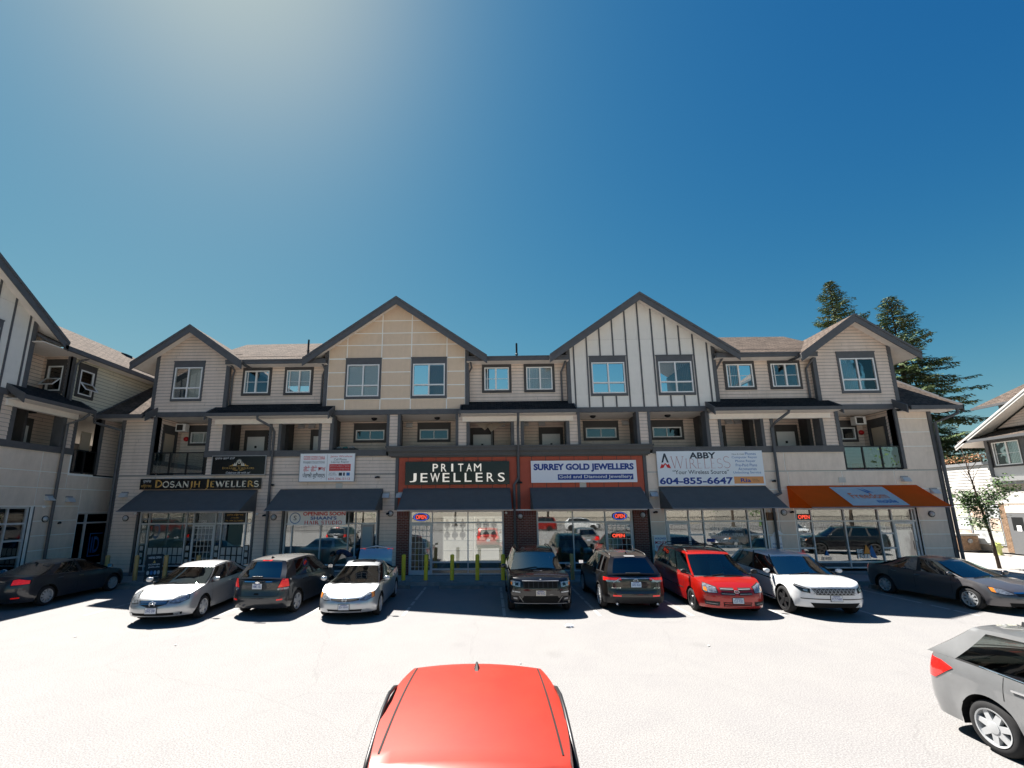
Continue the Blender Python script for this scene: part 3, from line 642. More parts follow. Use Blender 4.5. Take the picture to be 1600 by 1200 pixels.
# balcony ends with glass railings, side doors, heat pumps, bells
for s, (a, b) in ((1, (-16.3, -13.72)), (-1, (16.48, 19.06))):
    railing(B, a, b, 4.78, 5.86, 3)
    wl = MB(); xw = a-.0 if s > 0 else b+.0
    wl.box(min(xw, xw-s*.12), max(xw, xw-s*.12), .3, 1.82, 4.74, 7.62); wl.build('side_wall', TRIMD, B)
    sb = MB(); siding(sb, .3, 1.8, 4.76, 7.6, 0, [(.42, 1.5, 4.7, 7.3)]); sb.v = [(xw-s*v[1], v[0], v[2]) for v in sb.v]; sb.build('siding_board', SIDE, B, kind='stuff')
    d = MB(); X = lambda p, q: (min(xw+s*p, xw+s*q), max(xw+s*p, xw+s*q))
    d.box(*X(0, .05), .42, 1.5, 6.95, 7.3); d.box(*X(0, .049), .42, .56, 4.76, 6.95); d.box(*X(0, .049), 1.36, 1.5, 4.76, 6.95); do = d.build('door_trim', TRIMD, B)
    g = MB(); g.box(*X(.0, .03), .62, 1.3, 4.9, 6.9); g.build('balcony_door', mat('tan_blind_door', (.42, .33, .24), .4), B)
    inst('hp', mk_heatpump, B, (a+.35 if s > 0 else b-.55, 1.5, 7.1)); inst('bell', mk_bell, B, (-16.0 if s > 0 else 18.95, 1.78, 6.75)) if 0 else None
inst('bell', mk_bell, B, (-14.98-1.0, 1.78, 6.78)); inst('bell', mk_bell, B, (18.9, 1.78, 6.78))
for x in (-10.68+.2, -10.1+.25, -9.65+.35, -4.16, .68, 1.0+.9, 2.75, 7.04, 12.3, 12.75, 13.65, 14.2): inst('vent', mk_vent, B, (x, 1.8, 7.28))
for x in (-5.8, -2.6, 5.2, 8.9): inst('clamp', mk_ceiling_lamp, B, (x, .9, 7.62))
# bands under the gables
mb = MB()
for a, b in ((-16.36, -13.3), (-7.62, -1.3), (4.06, 10.38), (16.06, 19.12)): mb.box(a, b, -.07, .02, 7.6, 7.84)
mb.build('band_board', TRIM, B)
# third floor
GW = dict(h0=8.37, h1=10.47)
gable(B, -14.82, 1.85, 2.78, 7.84, 12.18, 'side', [(-15.77, -14.2, 8.38, 10.46, 'right')])
gable(B, -4.55, 3.55, 4.5, 7.84, 13.5, 'tan', [(-7.08, -5.3, 8.39, 10.48, 'full'), (-3.81, -2.05, 8.39, 10.48, 'dright')])
gable(B, 7.46, 3.58, 4.5, 7.84, 13.5, 'cream', [(4.95, 6.73, 8.4, 10.42, 'none'), (8.2, 9.97, 8.4, 10.42, 'dright')])
gable(B, 17.58, 1.85, 2.78, 7.84, 12.18, 'side', [(16.85, 18.66, 8.38, 10.46, 'dleft')])
MIDW = [(-12.4, -10.92, 8.7, 10.2, 'none'), (-10.26, -8.8, 8.7, 10.2, 'upper'), (-.32, 1.14, 8.7, 10.2, 'none'), (1.76, 3.28, 8.7, 10.2, 'full'), (11.56, 13.06, 8.7, 10.2, 'dleft'), (13.72, 15.26, 8.7, 10.2, 'none')]
for (a, b, xr) in ((-13.0, -8.0, 0), (-1.05, 3.92, 1), (10.98, 15.76, 0)):
    hl = [(w[0]+.05, w[1]-.05, w[2]+.05, w[3]-.05) for w in MIDW if a < w[0] < b]
    mb = MB(); [mb.box(r[0], r[1], .3, .5, r[2], r[3]) for r in cells(a, b, 7.9, 10.3, hl)]; mb.build('wall', TRIMD, B)
    sb = MB(); siding(sb, a, b, 8.2, 10.2, .3, hl); sb.build('siding_board', SIDE, B, kind='stuff')
    m = MB(); m.box(a, b, -.28, .3, 10.16, 10.2); m.build('soffit', SOFF, B)
    m = MB(); m.box(a-.0, b+.0, -.34, -.26, 10.17, 10.38); m.box(a-.0, b+.0, -.37, -.33, 10.33, 10.39); m.build('gutter', TRIM, B)
    if xr: slab(B, [(a, -.3, 10.36), (b, -.3, 10.36), (b, 1.6, 11.0), (a, 1.6, 11.0)], .1, SHIN, SOFF)
    else: slab(B, [(a, -.3, 10.36), (b, -.3, 10.36), (b, 4.0, 12.85), (a, 4.0, 12.85)], .1, SHIN, SOFF); slab(B, [(a-1.5, .5, 10.84), (b+1.5, .5, 10.84), (b+1.5, 4.0, 12.84), (a-1.5, 4.0, 12.84)], .1, SHIN, SOFF)
for i, w in enumerate(MIDW): window(B, w[0], w[1], w[2], w[3], .285, 'slide', w[4], hdr=.2, side=.12, sill=.13, seed=i)
for a, b in ((-13.4, -7.55), (-1.32, 4.08), (10.4, 16.12)): skirt(B, a, b)
# low hips at both ends
for s in (-1, 1):
    X = lambda v: 1.38 + s*v
    e0, e1 = sorted((X(20.24), X(17.9)))
    slab(B, [(e0, -.62, 7.62), (e1, -.62, 7.62), (e1, 3.6, 10.5), (e0, 3.6, 10.5)], .1, SHIN, SOFF)
    m = MB(); m.box(e0, e1, -.72, -.62, 7.44, 7.62)
    for q in (X(20.24), X(17.75)):
        c, d = sorted((q, q-s*.05)); m.hexa([(c, -.72, 7.28), (d, -.72, 7.28), (d, .25, 7.9), (c, .25, 7.9), (c, -.72, 7.66), (d, -.72, 7.66), (d, .25, 8.25), (c, .25, 8.25)])
    m.build('gutter', TRIM, B); m = MB(); m.box(e0+.05, e1-.05, -.6, .3, 7.46, 7.5); m.build('soffit', SOFF, B)
    m = MB(); a, b = sorted((X(20.24), X(20.19))); m.hexa([(a, .25, 7.9), (b, .25, 7.9), (b, 3.6, 10.2), (a, 3.6, 10.2), (a, .25, 8.28), (b, .25, 8.28), (b, 3.6, 10.55), (a, 3.6, 10.55)]); m.build('fascia_board', TRIM, B)
# downpipes
pipe(B, [(XL-.9, -.66, 7.45), (XL-.9, -.66, 7.25), (XL+.02, -.1, 6.95), (XL+.03, -.1, 6.8), (XL+.03, -.1, .3)], .06)
pipe(B, [(XR+.62, -.66, 7.45), (XR+.62, -.66, 7.25), (XR+.05, -.12, 6.9), (XR+.05, -.12, 4.7), (XR+.07, -.12, 1.0), (XR+.07, -.12, .3)], .07)
pipe(B, [(-10.9, -.8, 7.45), (-10.9, -.78, 7.3), (-10.36, -.42, 6.98), (-10.36, -.14, 6.8), (-10.36, -.14, .2)], .062)
pipe(B, [(1.36, -.8, 7.45), (1.36, -.76, 7.2), (1.36, -.42, 6.9), (1.36, -.42, 5.9), (1.36, -.14, 5.4), (1.36, -.14, 4.5), (1.14, -.14, 4.18), (1.14, -.14, .2)], .06)
pipe(B, [(13.72, -.8, 7.45), (13.72, -.76, 7.35), (13.24, -.5, 6.95), (13.24, -.14, 6.75), (13.24, -.14, 3.85), (13.24, -.2, 3.72), (12.9, -.2, 3.55), (12.86, -.14, 3.4), (12.86, -.14, .2)], .062)
for x, y in ((-12.88, .2), (-8.3, .2), (-.98, .2), (3.6, .2), (11.15, .2), (15.5, .2)): pipe(B, [(x+(.18 if x > 2 else .1), -.2, 10.2), (x+(.1 if x > 2 else .16), .05, 9.95), (x, y, 9.7), (x, y, 8.25)], .05)
# lamps, hoods, cameras
for x, z in ((-17.17, 2.75), (-4.62, 2.9), (1.4, 2.74), (7.0, 2.77), (19.89, 2.75), (-10.1, 2.76), (13.36, 2.85)): inst('wl', mk_wall_lamp, B, (x, -.02, z))
for x, z in ((-17.38, 3.72), (-4.85, 3.62), (-4.2, 3.62), (6.98, 3.6), (7.56, 3.6), (20.19, 3.65), (19.0, 4.2)): inst('vent', mk_vent, B, (x, -.01, z))
for x, z in ((-10.36, 4.25), (-5.34, 4.58), (1.36, 4.28), (13.0, 4.27), (-4.75, 2.9), (7.5, 2.9), (-10.55, 2.85), (13.62, 2.87)): inst('spot', mk_spot, B, (x+.12, -.03, z))
for x, z in ((-16.7, 2.95), (-10.9, 2.9), (.75, 2.9), (12.7, 2.9)): inst('cam', mk_camera, B, (x, -.02, z))
for x, y, z in ((-9.3, .6, 11.2), (1.5, 1.3, 11.1), (10.6, .6, 11.2)): inst('stack', mk_stack, B, (x, y, z))
for x, y, z in ((-13.2, 1.2, 11.05), (15.6, 1.6, 10.85)): inst('rv', mk_roofvent, B, (x, y, z))
m = MB(); m.box(-.15, .15, -.03, 0, -.12, .12)
for x, z in ((-7.1, 4.2), (4.35, 4.15), (16.2, 4.3)): o = m.build('outlet_box', mat('pale_box', (.5, .49, .46), .6), B); o.location = (x, .0, z)

# shopfronts
storefront(B, *SF[0], .3, 3.04, [-16.1, -14.3, -13.95, -12.9, -12.6, -11.46], [.58, 2.48], (-13.95, -12.9, 2.48), glass_m=GLSS, doorbars=True)
storefront(B, *SF[1], .3, 3.04, [-9.24, -7.9, -6.6, -6.27], [.6, 2.45], None)
storefront(B, *SF[2], .16, 3.02, [-2.68, -1.02], [.4, .71, 2.47], (-3.7, -2.68, 2.47), doorbars=True)
storefront(B, *SF[3], .3, 3.02, [3.82, 5.3], [.66, 2.47], (5.3, 6.5, 2.47), doorbars=True)
storefront(B, *SF[4], .3, 3.03, [9.11, 9.76, 11.77], [.6, 2.47], (8.1, 9.11, 2.47), extra=[(9.11, 9.76, [1.88]), (11.77, 12.5, [1.88])])
storefront(B, *SF[5], .4, 3.03, [14.62, 16.08, 17.6, 18.2, 19.12], [.67, 2.45], (18.2, 19.12, 2.45), extra=[(13.9, 14.62, [1.27, 1.9]), (17.6, 18.2, [1.27, 1.9])])
# rooms behind the shopfronts
for i, (a, b) in enumerate(SF):
    m = MB(); w = 3.6 if i in (2, 3) else 2.6
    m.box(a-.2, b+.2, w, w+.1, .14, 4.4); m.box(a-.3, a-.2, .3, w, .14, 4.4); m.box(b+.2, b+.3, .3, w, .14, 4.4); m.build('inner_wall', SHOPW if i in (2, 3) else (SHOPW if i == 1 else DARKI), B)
    m = MB(); m.box(a-.2, b+.2, .3, w, .141, .16); m.build('shop_floor', mat('shop_floor', (.3, .28, .25), .4), B)
# frosted sheets in the first shop, photo cards and sign
m = MB()
for a, b, c, d in ((-16.02, -14.34, .62, 2.44), (-16.02, -14.34, 2.52, 2.95), (-12.3, -11.5, 1.45, 2.44), (-11.4, -11.2, 1.45, 2.44), (-16.45, -16.14, .62, 2.44)): m.box(a, b, .16, .17, c, d)
m.build('frosted_sheet', FROST, B)
CARD = mat('pale_photo_card', (.5, .5, .48), .5, var=.12, vscale=20); cards = []
for a, b, rows in ((-16.02, -14.34, 2), (-12.55, -11.5, 2)):
    n = round((b-a)/.24)
    m = MB(); m.box(a, b, .1, .108, .64, 1.42); m.build('card_rack', BLACK, B)
    for r_ in range(rows):
        for i in range(n):
            x = a+.12+(b-a-.0)/n*i; m = MB(); m.box(-.095, .095, .0, .006, 0, .33); o = m.build('photo_card', CARD, B); o.location = (x, .092, .68+.38*r_)
for x in (-16.3, -14.12, -12.76, -11.33):
    for r_ in range(3): m = MB(); m.box(-.1, .1, 0, .008, 0, .26); m.box(-.075, .075, -.004, 0, .03, .23, 1); o = m.build('photo_card', [BLACK, CARD], B); o.location = (x, .085, .64+.3*r_)
# second shop: open door
m = MB(); m.box(-5.98, -5.40, 0, .05, .3, 2.4); m.box(-5.9, -5.48, -.008, 0, .45, 2.3, 1); o = m.build('door', [GREYM, mat('blue_grey_door_film', (.24, .34, .40), .3)], B); o.location = (0, .02, 0)
m = MB(); m.box(-6.22, -5.96, .2, .24, .3, 2.42); m.build('doorway_shade_sheet', BLACK, B)  # black sheet stands in for the shade behind the open door
for a, b in ((-9.2, -7.95), (-7.85, -6.65)): m = MB(); m.box(a, b, .5, .51, .65, 1.5); m.build('frosted_sheet', FROST, B)
# third and fourth shop: white shelving, caps, busts
WSH = mat('glowing_white_display', (.75, .72, .68), .4, emit=(1, .93, .86), es=.06)  # faint glow added to brighten the shelves; they hold no lamp
def mk_unit(par):
    m = MB(); m.box(-.85, .85, .5, .54, 0, 2.2)
    for z in (0, .5, 1.0, 1.5, 2.16): m.box(-.85, .85, 0, .5, z, z+.04)
    m.box(-.85, -.81, 0, .5, 0, 2.2); m.box(.81, .85, 0, .5, 0, 2.2); return m.build('display_shelf', WSH, par)
for x in (-1.55, .0): inst('unit', mk_unit, B, (x, 2.2, .5))
def mk_bust(par):
    m = MB(); m.lathe([(.05, 0), (.05, .1), (.14, .12), (.16, .26), (.12, .36), (.05, .42), (.05, .52), (.001, .54)], n=12); m.v = [(v[0], v[1]*.45, v[2]) for v in m.v]
    return m.build('necklace_bust', mat('white_velvet', (.72, .69, .66), .7), par, smooth=True)
for x, z in ((2.6, 1.75), (3.1, 1.7), (3.45, 1.75), (2.5, 1.1), (3.55, 1.05), (4.1, 1.1), (4.5, 1.75), (4.9, 1.2), (2.95, 1.05), (4.45, .6)): inst('bust', mk_bust, B, (x, .6, z))
for x in (-2.2, -1.8, -1.4, -.6, -.2, .2): inst('bust', mk_bust, B, (x, 2.35, 2.04)); inst('bust', mk_bust, B, (x, 2.35, 1.54))
m = MB(); m.box(2.3, 5.2, .45, .75, 1.0, 1.03); m.box(2.3, 5.2, .45, .75, 1.65, 1.68); m.box(2.3, 5.2, .45, .75, .55, .58); m.build('display_ledge', mat('display_ledge_wood', (.42, .32, .22), .5), B)
m = MB(); m.box(-2.6, -1.05, .16, .165, .45, .66); m.box(-1.0, .55, .16, .165, .45, .66); m.build('teal_film', mat('teal_film', (.06, .24, .3), .4), B)
# fifth shop: blind grid + brown wall box
m = MB(); m.box(9.8, 11.74, .35, .36, .65, 2.44); m.build('window_poster', mat('cream_back_sheet', (.42, .4, .33), .7, var=.1, vscale=4), B)
m = MB(); m.box(12.56, 12.98, -.09, .0, 2.5, 2.86); m.box(12.6, 12.94, -.1, -.09, 2.54, 2.82, 1); m.build('meter_box', [mat('brown_box', (.25, .13, .06), .6), mat('dark_brown_box', (.1, .05, .03), .5)], B)
m = MB(); m.box(17.66, 17.9, .14, .15, .75, 2.4); m.box(13.98, 14.2, .14, .15, .75, 2.4); m.build('frosted_sheet', FROST, B)

# ---------------------------------------------------------------- awnings and signs (each a thing of its own)
awning(-16.47, -10.98, 'dark grey canvas awning over the leftmost shopfront under the gold lettered black sign')
awning(-9.88, -5.0, 'dark grey canvas awning above the opening soon banner, second from the left')
awning(-4.03, .96, 'dark grey canvas awning under the black sign with white bulb letters')
awning(1.88, 7.0, 'dark grey canvas awning under the white sign with blue gold jewellery letters')
awning(7.82, 12.69, 'dark grey canvas awning under the large white wireless phone sign')
AO = awning(13.65, 19.47, 'bright orange canvas awning with a grey blue printed panel at the right end', AWNO)
RED = mat('red_print', (.62, .02, .025), .5); NAVY = mat('navy_print', (.015, .05, .26), .5); INK = mat('dark_print', (.02, .035, .055), .5)
GOLD = mat('gold_letters', (.72, .42, .12), .35, .3, var=.3, vscale=2); CREAML = mat('cream_letters', (.8, .72, .58), .4); LBLUE = mat('mid_blue_print', (.03, .16, .42), .5); ORNG = mat('orange_print', (.85, .32, .06), .5)
WTXT = mat('white_print', (.75, .75, .75), .5)
def board(name, x0, x1, z0, z1, face, label, cat='sign', y=21.03, th=.06, frame=None, group=None):
    e = empty(name, ((x0+x1)/2, y, z0), 0, label, cat, group); w = (x1-x0)/2; h = z1-z0
    m = MB(); m.box(-w, w, -th, 0, 0, h); m.build('sign_face', face, e)
    if frame:
        m = MB(); t = .025
        for q in ((-w-t, w+t, -t, 0), (-w-t, w+t, h, h+t), (-w-t, -w, 0, h), (w, w+t, 0, h)): m.box(q[0], q[1], -th-.012, .0, q[2], q[3])
        m.build('sign_frame', frame, e)
    T = lambda s, a, b, c, d, mt, bold=0., shear=0., nm='lettering': text(s, -w+a*2*w, -w+b*2*w, c*h, d*h, -th-.004, mt, e, nm, bold, shear)
    return e, T, w, h, -th-.004
def disc(par, x, z, r, y, m, name='emblem', rx=None, n=28, ring=None):
    b = MB(); rx = rx or r
    if ring:
        for i in range(n):
            t0, t1 = 2*math.pi*i/n, 2*math.pi*(i+1)/n; q = 1-ring
            b.poly(((x+rx*math.cos(t0), y, z+r*math.sin(t0)), (x+rx*math.cos(t1), y, z+r*math.sin(t1)), (x+rx*q*math.cos(t1), y, z+r*q*math.sin(t1)), (x+rx*q*math.cos(t0), y, z+r*q*math.sin(t0))))
    else: b.poly([(x+rx*math.cos(2*math.pi*i/n), y, z+r*math.sin(2*math.pi*i/n)) for i in range(n)])
    return b.build(name, m, par)
def flat(par, pts, y, m, name='emblem'):
    b = MB(); b.poly([(p[0], y, p[1]) for p in pts]); return b.build(name, m, par)
# serif capitals drawn as strokes (unit box); each stroke: points, weight
def arc(cx, cy, rx, ry, a0, a1, n=9): return [(cx+rx*math.cos(R(a0+(a1-a0)*i/n)), cy+ry*math.sin(R(a0+(a1-a0)*i/n))) for i in range(n+1)]
SER = {'D': ([((.15, 0), (.15, 1))], [arc(.15, .5, .65, .5, -90, 90)], .85, [(.15, 0, .1), (.15, 1, .1)]),
 'O': ([], [arc(.45, .5, .42, .5, 0, 360, 18)], .95, []),
 'S': ([], [arc(.33, .74, .27, .25, 30, 240, 8)+arc(.33, .25, .3, .25, 70, -150, 8)], .68, []),
 'A': ([((.45, 1), (.85, 0))], [[(.45, 1), (.1, 0)], [(.22, .35), (.68, .35)]], .95, [(.1, 0, .1), (.85, 0, .12)]),
 'N': ([((.14, 1), (.8, 0))], [[(.14, 0), (.14, 1)], [(.8, 0), (.8, 1)]], .95, [(.14, 0, .1), (.8, 1, .1), (.14, 1, .08)]),
 'J': ([((.3, 1), (.3, 0))], [arc(.1, 0, .2, .28, 0, -100, 5)], .5, [(.3, 1, .12)]),
 'H': ([((.15, 0), (.15, 1)), ((.78, 0), (.78, 1))], [[(.15, .5), (.78, .5)]], .95, [(.15, 0, .12), (.15, 1, .12), (.78, 0, .12), (.78, 1, .12)]),
 'E': ([((.15, 0), (.15, 1))], [[(.15, 1), (.6, 1)], [(.15, .52), (.5, .52)], [(.15, 0), (.62, 0)]], .72, [(.6, .94, 0), (.15, 0, .1), (.15, 1, .1)]),
 'W': ([((.05, 1), (.35, 0)), ((.6, 1), (.9, 0))], [[(.35, 0), (.6, 1)], [(.9, 0), (1.18, 1)]], 1.25, [(.05, 1, .1), (.6, 1, .1), (1.18, 1, .1)]),
 'L': ([((.15, 0), (.15, 1))], [[(.15, 0), (.62, 0), (.65, .15)]], .7, [(.15, 1, .12), (.15, 0, .1)]),
 'R': ([((.15, 0), (.15, 1)), ((.4, .48), (.85, 0))], [arc(.3, .74, .32, .26, 90, -90), [(.15, 1), (.3, 1)], [(.15, .48), (.3, .48)]], .85, [(.15, 0, .12), (.85, 0, .1)]),
 'I': ([((.2, 0), (.2, 1))], [], .4, [(.2, 0, .12), (.2, 1, .12)]),
 'T': ([((.4, 0), (.4, 1))], [[(.02, .88), (.04, 1), (.76, 1), (.78, .88)]], .8, [(.4, 0, .14)]),
 'U': ([((.15, 1), (.15, .3))], [arc(.42, .3, .27, .3, 180, 360, 8), [(.69, .3), (.69, 1)]], .85, [(.15, 1, .12), (.69, 1, .1)]), ' ': ([], [], .5, [])}
def serif(s, x0, x1, z0, z1, y, m, par, caps=(), wt=.15, thin=.055, name='lettering', gold=None):
    tot = 0
    for i, c in enumerate(s): tot += SER[c][2]*(1.25 if i in caps else 1)+.1
    k = (x1-x0)/tot; h = (z1-z0); b = MB(); x = x0
    def seg(p, q, w):
        d = Vector((q[0]-p[0], q[1]-p[1])); 
        if d.length < 1e-6: return
        n = Vector((-d.y, d.x)).normalized()*w/2; b.poly([(p[0]-n.x, y, p[1]-n.y), (q[0]-n.x, y, q[1]-n.y), (q[0]+n.x, y, q[1]+n.y), (p[0]+n.x, y, p[1]+n.y)])
    for i, c in enumerate(s):
        g = 1.25 if i in caps else 1; th, tn, w, sf = SER[c]; hh = h*(1.0 if i in caps or not caps else .8)
        M = lambda p: (x+p[0]*k*g, z0+p[1]*hh)
        for p, q in th: seg(M(p), M(q), wt*k*g)
        for pl in tn:
            for p, q in zip(pl, pl[1:]): seg(M(p), M(q), (thin if c not in 'OSDRU' else (thin+wt)/2)*k*g)
        for px, pz, sw in sf:
            if sw: seg(M((px-sw, pz)), M((px+sw, pz)), thin*k*g)
        x += (w*g+.1)*k
        if gold and b.f: b.build('letter', GOLD if i in gold else m, par); b = MB()
    return b.build(name, m, par) if b.f else None
SB = mat('black_gloss_sign', (.008, .008, .009), .25)
e, T, w, h, y = board('shop_sign', -13.24, -10.67, 4.76, 5.63, SB, 'upper black sign with a pale crest emblem and small gold jewellery shop name', frame=mat('pale_sign_edge', (.45, .44, .42), .5))
T('ਦੁਸਾਂਝ ਗਲਾਂ ਵਾਲੇ', .05, .42, .80, .96, WTXT); serif('DOSANJH JEWELLERS', -w+.2*2*w, -w+.8*2*w, .3*h, .4*h, y, GOLD, e, (0, 8)); T('Celebrate life with us!', .27, .72, .04, .15, WTXT, shear=.3)
disc(e, .02, .68*h, .085, y, CREAML, ring=.3); text('DJ', -.03, .07, .63*h, .73*h, y, CREAML, e)
for i in range(9):
    t = R(20+17.5*i); flat(e, [(.02+.09*math.cos(t-.1), .68*h+.09*math.sin(t-.1)), (.02+.16*math.cos(t), .68*h+.16*math.sin(t)), (.02+.09*math.cos(t+.1), .68*h+.09*math.sin(t+.1))], y, CREAML)
for s in (-1, 1):
    for k in range(4): q = k*.09; flat(e, [(.02+s*(.1+q), .45*h), (.02+s*(.2+q), .45*h), (.02+s*(.13+q*.9), (.72-.07*k)*h)], y, GOLD if k > 1 else CREAML)
    flat(e, [(.02, .24*h), (.02+s*.35, .27*h), (.02+s*.1, .21*h)], y, GOLD)
flat(e, [(-.5, .445*h), (.54, .445*h), (.3, .47*h), (-.26, .47*h)], y, GOLD)
e, T, w, h, y = board('shop_sign', -16.6, -10.8, 4.08, 4.575, SB, 'long black sign with large cream and gold capital letters above the leftmost awning', y=21.0)
serif('DOSANJH JEWELLERS', -w+.125*2*w, w-.05, .2*h, .86*h, y, CREAML, e, (0, 8), .2, .08, gold=(0, 7, 6, 8, 9, 15, 5))
T('ਦੁਸਾਂਝ', .025, .09, .6, .92, WTXT); T('ਜਿਊਲਰਜ਼', .01, .1, .12, .48, GOLD)
e, T, w, h, y = board('shop_sign', -8.99, -6.38, 4.4, 5.71, WHITE, 'white two part sign with red and navy Punjabi lettering on its left half', frame=GREYM)
T('GODE GODE CHAA', .06, .45, .78, .92, RED, .01); T('PUNJABI COLLECTIONS', .06, .45, .62, .73, INK); T('ਗੋਡੇ ਗੋਡੇ ਚਾਅ', .07, .47, .36, .57, RED, .01); T('ਪੰਜਾਬੀ ਕੁਲੈਕਸ਼ਨ', .06, .47, .1, .32, INK, .01)
T('Janta Wireless', .55, .95, .85, .93, RED); T('Cell Phone', .62, .85, .75, .83, INK); T('Laptop Repair', .57, .9, .65, .73, INK)
m = MB(); m.box(-w+.54*2*w, -w+.93*2*w, y, y+.004, .37*h, .62*h); m.build('red_panel', RED, e)
for i, s in enumerate(('New & Used Phones', 'Phone Repairs, Parts', 'Accessories, Mobile Phones', 'Unlocking Service')): text(s, -w+.56*2*w, -w+.91*2*w, (.565-.06*i)*h, (.6-.06*i)*h, y-.004, WTXT, e)
T('GIFT BOX', .54, .66, .27, .31, INK); T('COLLECTION', .53, .68, .21, .25, INK)
for a, b in ((.72, .78), (.8, .83), (.86, .92)): m = MB(); m.box(-w+a*2*w, -w+b*2*w, y, y+.004, .2*h, .31*h); m.build('picture_panel', LBLUE if a > .85 else INK, e)
T('604-206-5112', .53, .93, .05, .13, RED); m = MB(); m.box(-w+.495*2*w, -w+.5*2*w, y, y+.004, .03*h, .97*h); m.build('divider', GREYM, e)
e, T, w, h, y = board('shop_sign', -3.95, .93, 4.2, 5.28, mat('mirror_black_panel', (.012, .013, .015), .1, spec=.5), 'mirror black sign with two rows of white bulb letters on the red wall', th=.1)
LB = mat('lit_bulb_letters', (.85, .8, .72), .4, emit=(1, .9, .75), es=.1)
def bulbtext(s, x0, x1, z0, z1, sp):
    n = len(s); cw = (x1-x0)/n
    for i, c in enumerate(s):
        if c == ' ': continue
        fw = cw*(.22 if c == 'I' else (.85 if c in 'WM' else .62)); cx = x0+cw*(i+.5); b = MB(); v, f, a = text_mesh(c, .0)
        for p in v: b.v.append((cx-fw/2+fw*p[0], y-.05, z0+(z1-z0)*p[1]))
        k = len(v); b.f = list(f); b.m = [0]*len(f); b.v += [(q[0], y, q[2]) for q in b.v[:k]]
        from collections import Counter
        ed = Counter(tuple(sorted((g[j], g[(j+1) % len(g)]))) for g in f for j in range(len(g)))
        for g in f:
            for j in range(len(g)):
                p, q = g[j], g[(j+1) % len(g)]
                if ed[tuple(sorted((p, q)))] == 1: b.f.append((p, p+k, q+k, q)); b.m.append(0)
        b.build('letter', LB, e)
bulbtext('PRITAM', -1.22, 1.16, .57*h, .9*h, .1); bulbtext('JEWELLERS', -2.32, 2.32, .12*h, .5*h, .1)
e, T, w, h, y = board('shop_sign', 1.97, 6.81, 4.29, 5.26, mat('lilac_white_face', (.82, .82, .86), .4), 'white sign with blue capital letters and a blue strip on the red wall', frame=WHITE)
T('SURREY GOLD JEWELLERS', .02, .98, .48, .88, NAVY, .05); m = MB(); m.box(-w+.25*2*w, -w+.97*2*w, y-.001, y+.004, .1*h, .37*h); m.build('blue_strip', NAVY, e)
text('Gold and Diamond Jewellery', -w+.26*2*w, -w+.96*2*w, .13*h, .33*h, y-.005, WTXT, e, bold=.015)
e, T, w, h, y = board('shop_sign', 7.81, 12.66, 4.08, 5.68, mat('grey_white_face', (.78, .81, .84), .4), 'largest white sign with a black and red arrow emblem and a blue phone number')
T('ABBY', .31, .56, .78, .96, INK, .03); T('“Your Wireless Source”', .14, .67, .33, .45, INK, .005); T('604-855-6647', .01, .70, .04, .24, NAVY, .03)
PINK = mat('thin_red_print', (.42, .1, .1), .5); serif('WIRELESS', -w+.13*2*w, -w+.7*2*w, .5*h, .84*h, y, PINK, e, (0, 7), .05, .025)
cx = -w+.075*2*w
for s in (-1, 1): flat(e, [(cx, .94*h), (cx+s*.04, .94*h-.02), (cx+s*.17, .67*h), (cx+s*.09, .67*h), (cx, .84*h)][::s], y, INK); flat(e, [(cx, .62*h), (cx+s*.09, .52*h), (cx+s*.26, .5*h), (cx+s*.16, .64*h), (cx+s*.1, .6*h), (cx, .66*h)][::s], y, RED)
for i, (s, a, b) in enumerate((('Phones', .84, .94), ('Computer Repair', .71, .95), ('Phone Repair', .74, .93), ('Pre-Paid Plans', .74, .94), ('Accessories', .76, .93), ('Unlocking Service', .71, .97))): T(s, a, b, .87-.11*i, .95-.11*i, LBLUE)
T('New & Used', .715, .83, .88, .92, INK)
m = MB(); m.box(-w+.71*2*w, -w+.985*2*w, y, y+.004, .05*h, .25*h); m.build('orange_panel', mat('peach_panel', (.75, .33, .12), .5), e); text('Ria', -w+.77*2*w, -w+.865*2*w, .09*h, .2*h, y-.004, NAVY, e, bold=.02); text('Money', -w+.88*2*w, -w+.93*2*w, .155*h, .185*h, y-.004, INK, e); text('Transfer', -w+.88*2*w, -w+.95*2*w, .11*h, .14*h, y-.004, INK, e)
# banner, window signs
e, T, w, h, y = board('banner', -9.22, -6.55, 2.41, 3.03, WHITE, 'white vinyl banner with red and blue lettering across the second shopfront', 'banner', y=20.62, th=.012)
T('OPENING SOON', .26, .99, .68, .95, RED, .03); T('SHAAN’S', .39, .84, .38, .62, mat('blue_print', (.03, .12, .42), .5), .03); serif('HAIR STUDIO', -w+.29*2*w, -w+.94*2*w, .06*h, .3*h, y, RED, e, (), .2, .07)
disc(e, -w+.125*2*w, .5*h, .25, y, LBLUE, ring=.13); T('S', .1, .15, .35, .68, INK)
for x, wd, lab in ((-3.2, .35, 'oval neon open sign in the shop window left of the brick piers'), (5.98, .32, 'oval neon open sign in the shop window right of the dark suv')):
    e = empty('neon_sign', (x, 21.16, 2.52), 0, lab, 'neon sign'); m = MB(); m.poly([(wd*1.1*math.cos(t*.224), .012, .21+.19*math.sin(t*.224)) for t in range(28)]); m.build('back_panel', mat('neon_backing', (.05, .06, .1), .4), e)
    disc(e, 0, .21, .17, .0, mat('blue_neon', (.02, .05, .5), .4, emit=(.1, .2, 1), es=.15), 'neon_ring', rx=wd, ring=.12); text('OPEN', -wd*.7, wd*.7, .12, .3, -.005, mat('red_neon', (.6, .02, .02), .4, emit=(1, .1, .05), es=.3), e, bold=.02)
